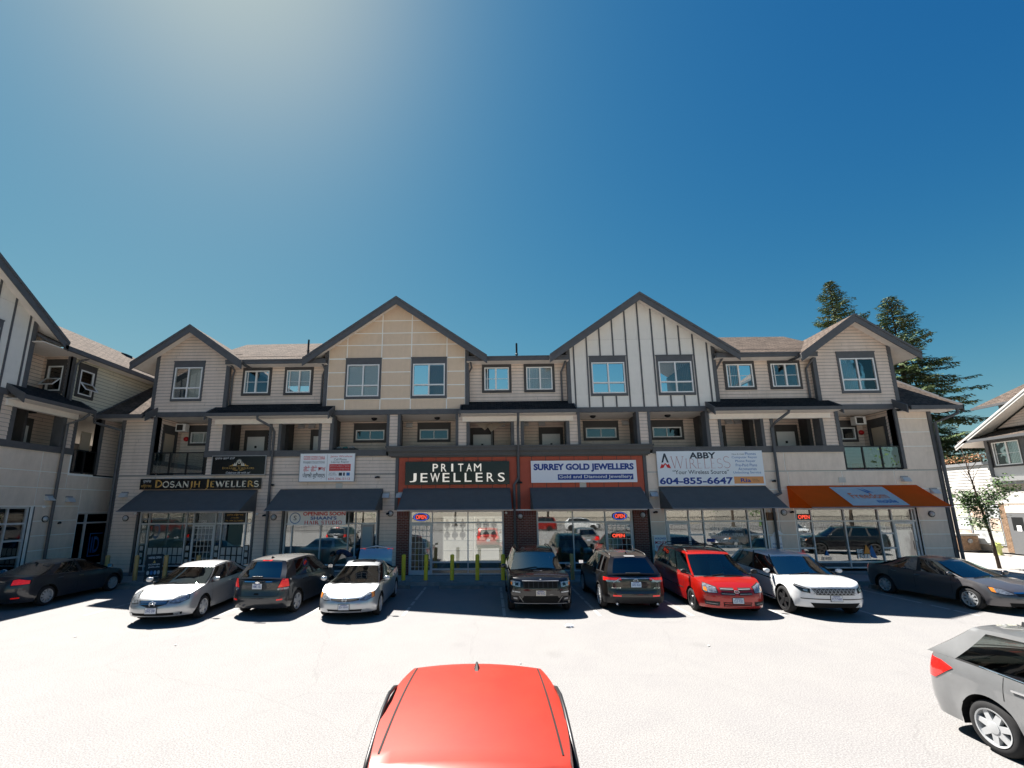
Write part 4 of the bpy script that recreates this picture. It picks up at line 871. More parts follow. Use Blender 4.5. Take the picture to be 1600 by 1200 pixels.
e = empty('neon_sign', (14.28, 21.16, 2.52), 0, 'red led open sign in the top left pane below the orange awning', 'neon sign'); m = MB(); m.box(-.3, .3, .0, .02, .0, .26); m.build('back_panel', BLACK, e); text('OPEN', -.26, .26, .04, .21, -.005, MATS['red_neon'], e, bold=.02)
e = empty('neon_sign', (5.85, 21.12, 1.78), 0, 'small orange red open sign hanging inside the glass shop door', 'neon sign'); text('OPEN', -.28, .28, .0, .16, 0, MATS['red_neon'], e, bold=.03); m = MB(); m.box(-.32, .32, .01, .02, -.03, .19); m.build('back_panel', BLACK, e)
e, T, w, h, y = board('wall_poster', 7.42, 7.98, .75, 1.86, WHITE, 'white and orange money transfer poster beside the right brick pier', 'poster', y=21.08, th=.03)
T('WORLDWIDE', .06, .94, .84, .92, LBLUE, .02); T('MONEY', .06, .94, .66, .79, RED, .01, .1); T('TRANSFER', .1, .9, .5, .6, RED); flat(e, [(-w, 0), (w, 0), (-w, .42*h)], y, ORNG)
e, T, w, h, y = board('wall_poster', 12.6, 13.1, .7, 1.8, WHITE, 'white and blue wireless poster board leaning right of the fifth shopfront', 'poster', y=21.08, th=.03)
for i, s in enumerate(('WIRELESS', 'Phone Repair', 'Computers', 'Accessories')): T(s, .12, .95, .66-.14*i, .74-.14*i, LBLUE)
flat(e, [(-w+.1, h), (w+.12, h+.1), (w-.1, h+.28), (-w+.18, h+.16)], 0.0, WHITE, 'loose_sheet')
e = empty('window_lettering', (10.76, 21.19, 0), 0, 'white lettering about phones and repairs on the fifth shop window', 'window sign')
for i, (s, a, b) in enumerate((('NEW & USED PHONES', -.72, .72), ('SELL / TRADE / REPAIR', -.8, .75), ('SCREEN REPAIR', -.45, .5), ('MOBILE ACTIVATIONS', -.6, .62), ('ACCESSORIES', -.4, .5), ('SIM CARDS', -.1, .4))): text(s, a, b, 2.2-.26*i-.14, 2.2-.26*i, 0, WTXT, e, bold=.01)
m = MB(); m.box(-.9, -.55, -.004, 0, 1.56, 1.7); m.build('blue_sticker', NAVY, e)
e = empty('window_lettering', (16.98, 21.19, .8), 0, 'white lettering with orange and blue flame on the window under the orange awning', 'window sign')
text('BE', -.55, -.27, .24, .42, 0, WTXT, e, bold=.03); text('FREE', -.55, .02, .02, .2, 0, WTXT, e, bold=.03); flat(e, [(-.25, .22), (.1, .22), (-.12, .62)], .001, ORNG, 'flame'); flat(e, [(.08, .06), (.3, .02), (.12, .62), (0, .3)], .0, LBLUE, 'flame')
e = empty('window_lettering', (15.1, 21.19, .75), 0, 'small blue flame sticker at the foot of the shop window under the orange awning', 'window sign')
flat(e, [(-.1, .2), (.1, .2), (0, .45)], 0, LBLUE, 'flame'); text('BE FREE', -.25, .2, .0, .14, 0, mat('faint_print', (.2, .25, .3), .5), e)
e, T, w, h, y = board('window_sign', -12.5, -11.52, 2.53, 2.97, SB, 'small black and gold phone number sign in the top right pane of the leftmost shop', 'sign', y=21.2, th=.01)
T('ਦੁਸਾਂਝ ਜਿਊਲਰਜ਼', .1, .9, .65, .9, GOLD); T('JEWELLERS', .3, .7, .38, .54, GOLD); T('Ph. 604-217-0820', .08, .92, .1, .25, GOLD)
e = empty('house_number', (-13.43, 21.15, 2.53), 0, 'white shop number on the glass above the leftmost shop door', 'number'); text('122', -.12, .12, 0, .1, 0, WTXT, e, bold=.02)
# printed panel on the orange awning slope: local frame of the awning
xc = (13.65+19.47)/2; sl_ = lambda x, v: (x, -.03-(1.47)*v-.006, 4.05-1.0*v+.010)
m = MB(); pts = [(-1.08, .1), (1.22, .1), (1.22, .9), (-1.08, .9)]
m.poly([sl_(a, b) for a, b in pts]); m.build('printed_panel', mat('grey_blue_canvas_print', (.45, .52, .56), .7, var=.05), AO)
sf = lambda x, z: sl_(x, .9-z)
sf2 = lambda x, z: tuple(Vector(sl_(x, .9-z))+Vector((0, -.006, .006)))
text('Freedom', -.7, .85, .28, .52, 0, mat('orange_red_print', (.75, .2, .08), .6), AO, fn=sf2, bold=.01); text('mobile', .12, .95, .08, .24, 0, LBLUE, AO, fn=sf2, bold=.02)
for q in ([(.0, .74), (.2, .52), (.34, .52), (.22, .62)], [(.22, .76), (.3, .58), (.5, .52)]):
    m = MB(); m.poly([sf2(a, b) for a, b in q]); m.build('emblem', LBLUE, AO)
m = MB(); m.poly([tuple(Vector(sl_(a, b))+Vector((0, .002, -.002))) for a, b in ((-1.11, .085), (1.25, .085), (1.25, .915), (-1.11, .915))]); m.build('panel_border', mat('pale_border', (.5, .55, .58), .6), AO)

# ---------------------------------------------------------------- left wing (runs along Y at X = -18.92, faces +X)
LW = empty('side_building', (-18.92, 0, 0), R(90), 'grey and cream building wing with a large gable at the left edge of the photo', 'building')
lsf = [(13.2, 18.25, .3, 3.28), (20.45, 25.5, .3, 3.02)]; lbal = (19.7, 20.93, 4.78, 7.5)
mb = MB()
for r in cells(8, 32, 0, 5.6, lsf+[lbal]): mb.box(r[0], r[1], .02, .3, r[2], r[3])
mb.box(20.93, 32, .02, .3, 5.6, 7.6); mb.box(18.9, 32, .02, .3, 7.6, 10.1); mb.box(18.88, 19.1, .02, 1.4, 7.5, 10.1); mb.box(17.0, 19, 1.3, 1.6, 7.4, 10.1); mb.box(8, 32, 9, 9.2, 0, 10); mb.box(7.8, 8, .02, 9, 0, 7.6)
mb.build('wall', MATS['backing_wall'], LW)
mb = MB(); mb.box(8, 32, .3, 9, 4.5, 4.74); mb.box(8, 32, .1, 9, 7.55, 7.7); mb.build('floor_slab', SOFF, LW)
bk = MB(); [bk.box(r[0], r[1], .008, .02, r[2], r[3]) for r in cells(10, 20.9, .3, 5.6, [lsf[0], lsf[1], lbal])+cells(20.9, 32, .3, 4.72, [lsf[1]])]; bk.build('panel_backing', JOINT, LW)
panels(LW, [12, 15.3, 18.35, 19.6], [4.08, 4.76, 5.6], .006, STUC); panels(LW, [19.6, 20.7, 24, 28], [4.08, 4.7], .006, STUC)
panels(LW, [12, 15.3, 18.35, 20.42], [3.32, 4.08], .006, STUC); panels(LW, [18.35, 20.42], [.3, .9, 1.5, 2.1, 2.7, 3.32], .006, STUC); panels(LW, [20.42, 24, 28], [3.05, 4.08], .006, STUC); panels(LW, [25.6, 28], [.3, .9, 1.5, 2.1, 3.05], .006, STUC)
sb = MB(); siding(sb, 21.05, 32, 4.78, 7.55, .02); sb.build('siding_board', SIDE, LW, kind='stuff')
sb = MB(); siding(sb, 19.05, 32, 7.5, 10.0, .02, [(19.3, 20.15, 8.3, 9.8)]); sb.build('siding_board', SIDEG, LW, kind='stuff')
sb = MB(); siding(sb, 17.1, 18.9, 7.5, 10.0, 1.3); sb.build('siding_board', SIDE, LW, kind='stuff')
sb = MB(); siding(sb, .02, 1.3, 7.5, 10.0, 0, [(.3, 1.1, 8.3, 9.75)]); sb.v = [(18.88+v[1], 1.32-v[0], v[2]) for v in sb.v]; sb.build('siding_board', SIDE, LW, kind='stuff')
cb = MB(); cb.box(18.84, 19.05, -.04, .02, 7.4, 10.0); cb.box(18.84, 18.88, -.04, .14, 7.4, 10.0); cb.box(20.93, 21.07, -.04, .3, 4.8, 7.55); cb.box(18.36, 18.4, -.02, .0, .3, 3.3); cb.build('corner_board', TRIM, LW)
window(LW, 19.25, 20.2, 8.25, 9.85, 0, 'one', 'full', hdr=.3, side=.12, sill=.14)
w = window(LW, 0, .92, 0, 1.6, 0, 'one', 'dleft' if 0 else 'full', hdr=.3, side=.11, sill=.14, seed=5); w.location = (18.86, .62, 8.25); w.rotation_euler = (0, 0, R(-90))
for loc, rz in (((19.72, -.05, 8.95), 0), ((18.8, .62, 8.95), R(-90))):   # tilted open sashes
    m = MB(); t = .03
    for a, b, c, d in ((-.34, .34, -.05, 0), (-.34, .34, -.5, -.45), (-.34, -.29, -.45, -.05), (.29, .34, -.45, -.05)): m.box(a, b, -t, 0, c, d)
    o = m.build('open_sash', VINYL, LW); g = MB(); g.box(-.29, .29, -.018, -.012, -.45, -.05); g.build('pane', GLS, o); o.location = loc; o.rotation_euler = (R(-42), 0, rz)
gable(LW, 13.55, 3.55, 4.5, 7.84, 13.5, 'cream', [(14.06, 15.84, 8.4, 10.42, 'none')])
slab(LW, [(17.15, -.5, 10.2), (33, -.5, 10.2), (33, 3.9, 12.75), (17.15, 3.9, 12.75)], .1, SHIN, SOFF)
m = MB(); m.box(17.9, 33, -.6, -.5, 10.0, 10.2); m.build('gutter', TRIM, LW); m = MB(); m.box(17.0, 33, -.5, 1.4, 10.0, 10.03); m.build('soffit', SOFF, LW)
skirt(LW, 16.45, 19.62)
m = MB(); m.box(8, 19.62, -.08, .35, 5.6, 5.86); m.build('parapet_cap', TRIM, LW)
m = MB(); m.box(10.4, 16.5, -.07, .02, 7.6, 7.84); m.build('band_board', TRIM, LW)
for a, b in ((16.35, 16.78), (19.1, 19.5)): pillar(LW, a, b, 5.87, 7.6, .15, .15)
mb = MB(); mb.box(10, 21, 1.82, 2, 4.7, 7.6); mb.box(17.9, 18.0, .6, 1.82, 4.7, 7.6); mb.build('back_wall', TRIMD, LW)
sb = MB(); siding(sb, 10, 21, 4.78, 7.6, 1.8, [(18.1, 19.3, 4.7, 7.2)]); sb.build('siding_board', SIDE, LW, kind='stuff')
inst('door', mk_door, LW, (18.7, 1.78, 4.76)); inst('dframe', mk_doorframe, LW, (18.7, 1.77, 4.76)); inst('bell', mk_bell, LW, (17.55, 1.76, 6.7)); inst('vent', mk_vent, LW, (17.5, 1.78, 7.2)); inst('hp', mk_heatpump, LW, (20.5, 1.5, 7.05))
m = MB(); m.box(20.35, 20.85, .35, .4, 4.8, 6.8); m.build('balcony_door', MATS['tan_blind_door'], LW)
railing(LW, 19.68, 20.93, 4.8, 5.88, 2)
storefront(LW, 13.2, 18.25, .3, 3.28, [14.6, 15.9, 17.45], [.6, 2.62], None, extra=[(17.45, 18.3, [1.3, 1.95])], fm=ALU)
storefront(LW, 20.45, 25.5, .3, 3.02, [21.0, 23.2], [.6, 2.55], None, fm=ALU)
m = MB(); m.box(12.9, 26, 2.4, 2.5, .1, 4.4); m.build('inner_wall', SHOPW, LW)
e = empty('window_lettering', (-18.9+.02, 21.55, 1.15), R(90), 'blue outlined letters in the left building shop window beside the grey corner', 'window sign'); text('ID', -.22, .22, 0, .75, -.0, LBLUE, e, bold=.02)
for a, b, c, d in ((-.35, .35, -.16, -.12), (-.35, .35, .87, .91), (-.35, -.31, -.12, .87)): m = MB(); m.box(a, b, -.004, 0, c, d); m.build('outline', LBLUE, e)
e = empty('window_lettering', (-18.88, 16.9, 1.5), R(90), 'blue outlined letter in the large shop window at the left photo edge', 'window sign'); text('C', -.25, .25, 0, .9, -.0, LBLUE, e, bold=.02)
pipe(LW, [(19.35, -.8, 7.42), (19.3, -.6, 7.2), (19.06, -.14, 6.9), (19.06, -.14, .2)], .06); pipe(LW, [(19.35, -.5, 10.1), (19.12, -.14, 9.85), (18.98, -.14, 9.6), (18.98, -.14, 7.9)], .05)
for x, z in ((18.9, 3.55), (19.85, 3.5)): inst('vent', mk_vent, LW, (x, -.01, z))
inst('wl', mk_wall_lamp, LW, (18.9, -.02, 2.78)); inst('spot', mk_spot, LW, (19.55, -.03, 2.6)); inst('cam', mk_camera, LW, (18.75, -.02, 3.28))
for x, y, z in ((17.9, 1.9, 11.9),): inst('stack', mk_stack, LW, (x, y, z))
for x, y, z in ((19.2, 3.3, 12.35), (25.6, 3.3, 12.35), (27, 3.3, 12.35)): inst('rv', mk_roofvent, LW, (x, y, z))
awning(11.0, 15.75, 'dark grey canvas awning on the left building wing at the photo edge', origin=(-18.92, 0, 0), rz=R(90), z1=4.3, z0=3.2)
swl = MB(); swl.box(-18.9, -17.2, 6, 19.2, 0, .14); struct(swl.build('sidewalk_side', CONC))

# ---------------------------------------------------------------- right wing far behind (X = 33, faces -X); local x = -Y
RW = empty('corner_building', (33, 0, 0), R(-90), 'sunlit white and brown building with a gable far behind the grey car at right', 'building')
WB = mat('white_band_paint', (.6, .57, .54), .7, var=.03, dirt=.05)
mb = MB(); mb.box(-33.6, -30.2, .05, 8, .1, 5.75); mb.box(-30.2, -20, .05, 8, .1, 7.55); mb.build('wall', mat('rear_backing', (.34, .3, .26), .9), RW)
sb = MB(); siding(sb, -33.58, -30.3, 3.95, 5.72, .03, exp=.2); sb.build('siding_board', SIDEW, RW, kind='stuff')
sb = MB(); siding(sb, 0, 6, .3, 5.7, 0, exp=.2); sb.v = [(-33.62+v[1], v[0]+.05, v[2]) for v in sb.v]; sb.build('siding_board', SIDEW, RW, kind='stuff')
m = MB(); m.box(-33.7, -30.2, -.08, 8, 5.75, 5.95); m.build('parapet_cap', GREYM, RW)
m = MB(); m.box(-33.62, -20, -.03, .05, 3.2, 3.93); m.box(-30.2, -20, -.05, .05, 4.9, 5.5); m.build('white_band', WB, RW)
m = MB(); m.box(-30.25, -20, -.3, .05, 4.6, 4.88); m.box(-30.25, -20, -.2, .05, 4.4, 4.6); m.build('cornice', mat('grey_cornice', (.26, .26, .26), .6), RW)
m = MB(); m.box(-30.32, -30.12, -.1, .05, 4.9, 7.5); m.box(-30.1, -20, -.06, .05, 7.2, 7.5); m.box(-28.3, -28.05, -.09, .05, 5.5, 7.2); m.build('corner_board', TRIM, RW)
for a in (-30.0, -28.02): window(RW, a, a+1.7, 5.5, 7.22, -.04, 'slide', 'full', hdr=.12, side=.1, sill=.12, seed=9)
slab(RW, [(-31.2, -.9, 7.35), (-20, -.9, 7.35), (-20, .3, 7.95), (-31.2, .3, 7.95)], .1, SHIN, SOFF, name='pent_roof')
m = MB(); m.box(-31.1, -20, -1.0, -.9, 7.2, 7.36); m.build('gutter', TRIM, RW)
cgy = -25.4; sl2 = .62; hs2 = 5.9; zr2 = 10.7
plate_m = MB(); plate(plate_m, [(cgy-4.6, 7.9), (cgy+4.6, 7.9), (cgy+.2, 10.3), (cgy-.2, 10.3)], -.02, .1); plate_m.build('gable_wall', MATS['backing_wall'], RW)
sb = MB(); siding(sb, cgy-5, cgy+5, 7.95, 10.4, -.03, (), lambda z: (cgy-(10.4-z)/sl2, cgy+(10.4-z)/sl2)); sb.build('siding_board', SIDE, RW, kind='stuff')
for s in (-1, 1): slab(RW, [(cgy+s*hs2, -.95, zr2-sl2*hs2), (cgy+s*hs2, 1.2, zr2-sl2*hs2), (cgy, 1.2, zr2), (cgy, -.95, zr2)], .12, SHIN, SOFF)
fascia_pair(RW, cgy, hs2, zr2-sl2*hs2, zr2, -1.0, .26, WB)
m = MB(); m.box(-30.4, -20, 1.5, 6, 7.5, 9.75); m.build('upper_wall', mat('blue_grey_siding', (.14, .18, .19), .7), RW); window(RW, -29.6, -28.5, 8.0, 9.6, 1.48, 'one', 'full', hdr=.15, side=.12, sill=.12, seed=8)
slab(RW, [(-31.5, .9, 9.75), (-20, .9, 9.75), (-20, 4.2, 11.6), (-30.0, 4.2, 11.6)], .12, SHIN, SOFF); m = MB(); m.box(-31.5, -20, .8, .9, 9.6, 9.76); m.build('gutter', TRIM, RW)
inst('rv', mk_roofvent, RW, (-27.6, 3.7, 11.4))
m = MB()
for a, b in ((-33.4, -32.3), (-32.2, -31.2), (-31.1, -30.4)):
    m.box(a, b, -.0, .04, .55, 3.1)
m.build('window_backing', ALU, RW)
for i, (a, b) in enumerate(((-33.35, -32.35), (-32.15, -31.25), (-31.05, -30.45))):
    for j in range(3): q = MB(); q.box(a, b, -.03, 0, .65+.82*j, 1.4+.82*j); q.build('window_poster', mat('poster_print_%s' % 'abc'[(i+j) % 3], [(.6, .45, .36), (.55, .56, .56), (.62, .6, .5)][(i+j) % 3], .4, var=.45, vscale=3), RW)
bm_ = MB(); mm = MB()
for a, b in ((-30.4, -30.05), (-28.85, -20)): bricks(bm_, mm, a, b, .15, 3.2, .04)
bm_.build('brick', BRICKT, RW, kind='stuff'); mm.build('mortar_bed', MORT, RW)
m = MB(); m.box(-30.05, -28.85, -.0, .05, 2.62, 3.2); m.build('panel', STUC, RW)
m = MB(); m.box(-29.98, -28.92, -.05, .04, .1, 2.6); m.box(-29.75, -29.15, -.06, -.05, 1.55, 2.35, 1); m.box(-29.55, -29.3, -.065, -.06, 1.5, 1.85, 2); m.build('door', [mat('grey_door', (.15, .15, .155), .5), BLACK, WHITE], RW)
# brick planter in front of it, with a lamp on each face
e = empty('brick_planter', (32.2, 32.4, 0), 0, 'square brick pier with round lamps beside the white building at right', 'planter')
bm_ = MB(); mm = MB(); mm.box(-.55, .55, -.55, .55, .1, 1.1); bricks(bm_, MB(), -.6, .6, .15, 1.08, -.56)
b2 = MB(); bricks(b2, MB(), -.6, .6, .15, 1.08, -.56); bm_.v += [(v[1], v[0], v[2]) for v in b2.v]; k = len(bm_.v)-len(b2.v); bm_.f += [tuple(i+k for i in f) for f in b2.f]; bm_.m += b2.m
bm_.build('brick', BRICKT, e, kind='stuff'); mm.build('mortar_bed', MORT, e); m = MB(); m.box(-.65, .65, -.65, .65, 1.1, 1.22); m.build('cap_stone', CONC, e)
for a, b in ((0, -.6), (-.6, 0)): m = MB(); m.lathe([(.001, -.06), (.13, -.05), (.16, 0)], axis='y' if b else 'x', n=14, c=(a, b, .75)); m.build('lamp', GREYM, e, smooth=True)
# plaza, far pavement
sheet('plaza_pavement', 24.0, 33, 21.5, 60, .02, mat('pale_plaza_concrete', (.28, .265, .25), .9, var=.06, vscale=1.5, dirt=.1)); 
e = empty('bike_rack', (31.6, 29.9, .02), R(40), 'black hoop bike rack in front of the grey door at right', 'bike rack'); m = MB(); m.tube([(-.4, 0, 0), (-.4, 0, .62)]+[(-.4*math.cos(R(t)), 0, .62+.4*math.sin(R(t))) for t in range(15, 180, 15)]+[(.4, 0, .62), (.4, 0, 0)], .035, 8); m.build('hoop', BLACK, e, smooth=True)
e = empty('figure_stand_in', (31.95, 29.95, .02), 0, 'pale yellow green hydrant in a simple post shape behind the black hoop bike rack', 'figure'); HY = mat('pale_yellow_green_paint', (.55, .6, .2), .5)  # figure-like object, replaced by a plain capped post shape
m = MB(); m.lathe([(.2, 0), (.2, .05), (.14, .08), (.13, .55), (.17, .6), (.15, .72), (.05, .8), (.001, .81)], n=14); m.build('figure_body', HY, e, smooth=True, ang=40)
for s in (-1, 1): m = MB(); m.tube([(s*.1, 0, .48), (s*.27, 0, .48)], .07, 10); m.build('figure_side_cap', HY, e)

# ---------------------------------------------------------------- bollards, wheel stops, small things
def mk_bollard(x, y, m, label, h=1.0, z0=.15, group='yellow steel bollards on the sidewalk edge', first={}):
    if m.name not in first:
        e = empty('bollard', (x, y, z0), 0, label, 'bollard', group); b = MB(); b.lathe([(.085, 0), (.085, 1.02), (.08, 1.045), (.05, 1.07), (.001, 1.08)], n=16); b.build('post', m, e, smooth=True, ang=50); b = MB(); b.lathe([(.1, 0), (.1, .03), (.085, .04)], n=16); b.build('base_ring', KERB, e); first[m.name] = e
    else: e = copy_tree(first[m.name]); e.location = (x, y, z0); e['label'] = label; e['group'] = group
    e.rotation_euler = (R(rnd.uniform(-.8, .8)), R(rnd.uniform(-.8, .8)), rnd.uniform(0, 6)); e.scale = (1, 1, h)
for x, l in ((-3.65, 'yellow bollard in front of the left brick pier, beside the silver car'), (-2.71, 'yellow bollard in front of the barred shop door'), (-1.61, 'yellow bollard between the shop door and the window mullion, middle of the five'), (-.55, 'yellow bollard just right of the window mullion of the bulb letter shop'), (.52, 'yellow bollard touching the left mirror of the black front facing suv')): mk_bollard(x, 19.5, YEL, l)
for x, l in ((-16.5, 'faded orange bollard behind the hood of the black sedan at left'), (-15.2, 'faded orange bollard standing behind the folding sidewalk sign'), (-13.92, 'faded orange bollard right of the folding sidewalk sign'), (-12.52, 'faded orange bollard in front of the barred door of the leftmost shop'), (3.42, 'tan bollard half hidden behind the right mirror of the black front facing suv'), (4.5, 'tan bollard behind the left mirror of the dark rear facing suv')): mk_bollard(x, 19.6, YELD, l, group='faded orange bollards on the sidewalk edge')
m = MB(); m.hexa([(-.9, -.09, 0), (.9, -.09, 0), (.9, .09, 0), (-.9, .09, 0), (-.88, -.05, .12), (.88, -.05, .12), (.88, .05, .12), (-.88, .05, .12)])
first = None
for x, l in ((-14.9, 'concrete wheel stop at the nose of the black sedan at left'), (-9.6, 'concrete wheel stop under the silver sedan at left'), (-6.85, 'concrete wheel stop under the front of the grey hatchback'), (-4.1, 'concrete wheel stop behind the silver car with the open trunk'), (-1.15, 'concrete wheel stop in the empty stall in front of the yellow bollards'), (4.55, 'concrete wheel stop under the front of the dark rear facing suv'), (7.35, 'concrete wheel stop behind the red minivan'), (10.0, 'concrete wheel stop behind the white suv'), (12.7, 'concrete wheel stop in the empty stall right of the white suv'), (15.6, 'concrete wheel stop behind the dark grey sedan at right')):
    if first is None: o = first = m.build('wheel_stop', mat('dirty_wheel_stop_concrete', (.2, .185, .17), .9, var=.2, vscale=5, bump=.3, dirt=.3))
    else: o = first.copy(); COL.objects.link(o)
    o.location = (x, 18.62, .0); o.rotation_euler = (0, 0, rnd.uniform(-.02, .02)); tag(o, l, 'wheel stop', 'concrete wheel stops')
e = empty('sidewalk_sign', (-14.62, 19.85, .15), R(38), 'black folding sidewalk sign with white we are open lettering near the leftmost shop', 'sign')
def tilt(s, pts): return [(x, s*(.02+(1.05-z)*.27)-0, z) for x, z in pts]
def lean(mb, x0, x1, z0, z1, s, off, th, mi=0):
    a = [(x0, z0), (x1, z0), (x1, z1), (x0, z1)]; P = [(x, s*(.02+(1.05-z)*.27)+s*off, z) for x, z in a]; Q = [(p[0], p[1]+s*th, p[2]) for p in P]
    mb.hexa([P[0], P[1], Q[1], Q[0], P[3], P[2], Q[2], Q[3]], mi)
for s in (-1, 1):
    m = MB(); lean(m, -.3, -.26, 0, 1.08, s, 0, .03); lean(m, .26, .3, 0, 1.08, s, 0, .03); lean(m, -.26, .26, .1, .14, s, 0, .03); lean(m, -.26, .26, 1.03, 1.08, s, 0, .03); lean(m, -.26, .26, .14, 1.03, s, .005, .012); m.build('board_frame', BLACK, e)
fn = lambda x, z: (x, -(.02+(1.05-z)*.27)-.022, z)
for s, a, b, c, d in (('WE’RE OPEN', -.23, .23, .9, .99), ('DOSANJH', -.2, .2, .62, .7), ('JEWELLERS', -.2, .2, .52, .59), ('gold & diamonds', -.2, .2, .15, .19)): text(s, a, b, c, d, 0, WTXT, e, fn=fn, bold=.01)
flat_ = MB(); flat_.poly([fn(-.06, .72), fn(.06, .72), fn(0, .84)]); flat_.build('emblem', GOLD, e)
for i in range(4): q = MB(); q.poly([fn(-.19+.125*i+.05*math.cos(t*.52), .34+.085*math.sin(t*.52)) for t in range(12)]); q.build('picture', [CARD, LBLUE, mat('sky_print', (.2, .4, .6), .5), CARD][i], e)
# litter
def crumple(name, x, y, z, r, m, label, cat, seed):
    q = random.Random(seed); bm = bmesh.new(); bmesh.ops.create_icosphere(bm, subdivisions=2, radius=r)
    for v in bm.verts: v.co *= q.uniform(.6, 1.25); v.co.z = max(-r*.3, v.co.z*.45)
    me = bpy.data.meshes.new(name); bm.to_mesh(me); bm.free(); me.materials.append(m); o = bpy.data.objects.new(name, me); COL.objects.link(o); o.location = (x, y, z); tag(o, label, cat); return o
crumple('plastic_bag', 2.1, 12.85, .03, .1, WHITE, 'crumpled white bag lying on the sunny asphalt in front of the black suv', 'litter', 3)
crumple('paper_litter', 13.2, 18.4, .03, .12, WHITE, 'crumpled white paper by the kerb left of the dark grey sedan', 'litter', 5)
for i in range(6): crumple('crushed_can', rnd.uniform(-11, 12), rnd.uniform(9, 13), .012, rnd.uniform(.02, .035), MATS['pale_box'], 'tiny pale scrap lying on the open asphalt', 'litter', 10+i)['group'] = 'tiny scraps on the asphalt'

# things on the second floor balconies
m = MB(); m.box(-.55, .55, -.3, .3, 0, .5); o = m.build('storage_box', BLACK); o.location = (-7.0, 21.55, 5.55-.05); tag(o, 'black storage box behind the parapet below the tan gable, left side', 'box')
for i, c in enumerate(((.3, .36, .36), (.12, .3, .25), (.45, .45, .45))): crumple('laundry_bundle', -7.35+.33*i, 21.5, 6.06, .13, mat('bundle_%s' % 'abc'[i], c, .8), 'small bundle on top of the black storage box, number from left told by colour ' if 0 else ['grey blue cloth bundle on the black balcony storage box', 'dark green cloth bundle on the black balcony storage box', 'light grey cloth bundle on the black balcony storage box'][i], 'bundle', 20+i)
e = empty('patio_umbrella', (.25, 22.0, 4.76), 0, 'folded cream patio umbrella behind the parapet left of the middle downpipe', 'umbrella')
m = MB(); pts = [(-1.0, 2.55), (-.62, 2.32), (-.45, 2.18), (-.35, 2.4), (-.15, 2.1), (.2, 2.32), (.75, 2.55)]
for i in range(len(pts)-1): m.poly([(pts[i][0], 0, pts[i][1]), (pts[i+1][0], 0, pts[i+1][1]), (-.1, .5, 2.62)])
m.build('canopy', mat('cream_canvas', (.6, .52, .42), .8), e); m = MB(); m.tube([(-.1, .5, 0), (-.1, .5, 2.65)], .025, 6); m.build('pole', GREYM, e)
e = empty('balcony_bin', (17.45, 21.75, 4.76), 0, 'row of blue and red containers behind the right glass railing', 'containers')
for i, c in enumerate(((.02, .09, .2), (.03, .12, .22), (.5, .05, .03), (.45, .04, .03), (.02, .09, .2))): m = MB(); m.box(-.13, .13, -.13, .13, 0, .34); o = m.build('container', mat('container_%s' % ('blue', 'blue2', 'red', 'red2', 'blue3')[i], c, .5), e); o.location = (-.75+.34*i, 0, 0)

# ---------------------------------------------------------------- trees
def leafquad(mb, p, d, n, l, w, m=0):
    s = d.cross(n).normalized()*w/2; q = p + d*l*.5; mb.poly([p, q+s, p+d*l, q-s], m)
FOL = [mat('spruce_needles_a', (.05, .09, .03), .75, var=.3, vscale=1.2), mat('spruce_needles_b', (.09, .13, .045), .75, var=.3, vscale=1.2), mat('spruce_needles_c', (.17, .18, .08), .75, var=.3, vscale=1.2)]
BARK = mat('dark_bark', (.06, .042, .03), .95, var=.3, bump=.5, bscale=18)
def spruce(x, y, h, rb, label, seed, zlow=3.5, power=.85):
    q = random.Random(seed); e = empty('conifer_tree', (x, y, 0), q.uniform(0, 6), label, 'tree', 'tall conifers behind the building')
    t = MB(); t.tube([(0, 0, 0), (.1, 0, h*.4), (0, .05, h*.98)], .38, 10, r2=.03); t.build('trunk', BARK, e, smooth=True)
    br = MB(); lf = MB(); z = zlow
    while z < h-.15:
        f = (h-z)/(h-zlow); L0 = rb*f**power; nb = 5 if f > .25 else 4; a0 = q.uniform(0, 6)
        for k in range(nb):
            if q.random() < .13 and f > .15: continue
            a = a0+2*math.pi*k/nb+q.uniform(-.4, .4); L = L0*q.uniform(.65, 1.2)+.12; droop = (.4 if f > .3 else -.05)+q.uniform(-.1, .12)
            d = Vector((math.cos(a), math.sin(a), 0)); pts = []
            for i in range(6): u = i/5; pts.append(Vector((0, 0, z))+d*L*u+Vector((0, 0, -droop*L*u+.22*L*u*u)))
            br.tube(pts, .035+.03*f, 4, r2=.008, cap=False)
            side = Vector((-d.y, d.x, 0)); ns = max(6, int(L/.1)); shade = q.choice((0, 0, 1, 1, 1, 2))
            for i in range(ns):
                u = .18+.82*(i+q.random())/ns; j = min(4, int(u*5)); p = pts[j].lerp(pts[j+1], u*5-j)
                for s in (-1, 1):
                    tl = (.3+.42*L*(1-u)*.55+.12)*q.uniform(.6, 1.15); td = (side*s*q.uniform(.7, 1)+d*q.uniform(.35, .9)+Vector((0, 0, q.uniform(-.35, .12)))).normalized()
                    m = shade if q.random() < .7 else q.choice((0, 1, 2)); nn = Vector((q.uniform(-.4, .4), q.uniform(-.4, .4), 1)).normalized()
                    c = max(2, int(tl/.2))
                    for g in range(c):
                        pp = p+td*tl*g/c+Vector((0, 0, -.03*g)); leafquad(lf, pp, (td+Vector((q.uniform(-.3, .3), q.uniform(-.3, .3), q.uniform(-.55, .1)))).normalized(), nn, q.uniform(.22, .38), q.uniform(.09, .15), m)
        z += (.36 if f > .4 else .27)*q.uniform(.8, 1.2)*(1 if h > 15 else .8)
    br.build('branch', BARK, e, kind='stuff'); lf.build('foliage', FOL, e, kind='stuff'); return e
spruce(39.6, 42, 23.4, 8.4, 'taller looking dark conifer right of the right gable, reaching behind the hip roof', 5)
spruce(40.6, 50, 29.3, 7.4, 'conifer behind the right gable, left of the broader dark conifer', 11, zlow=9)
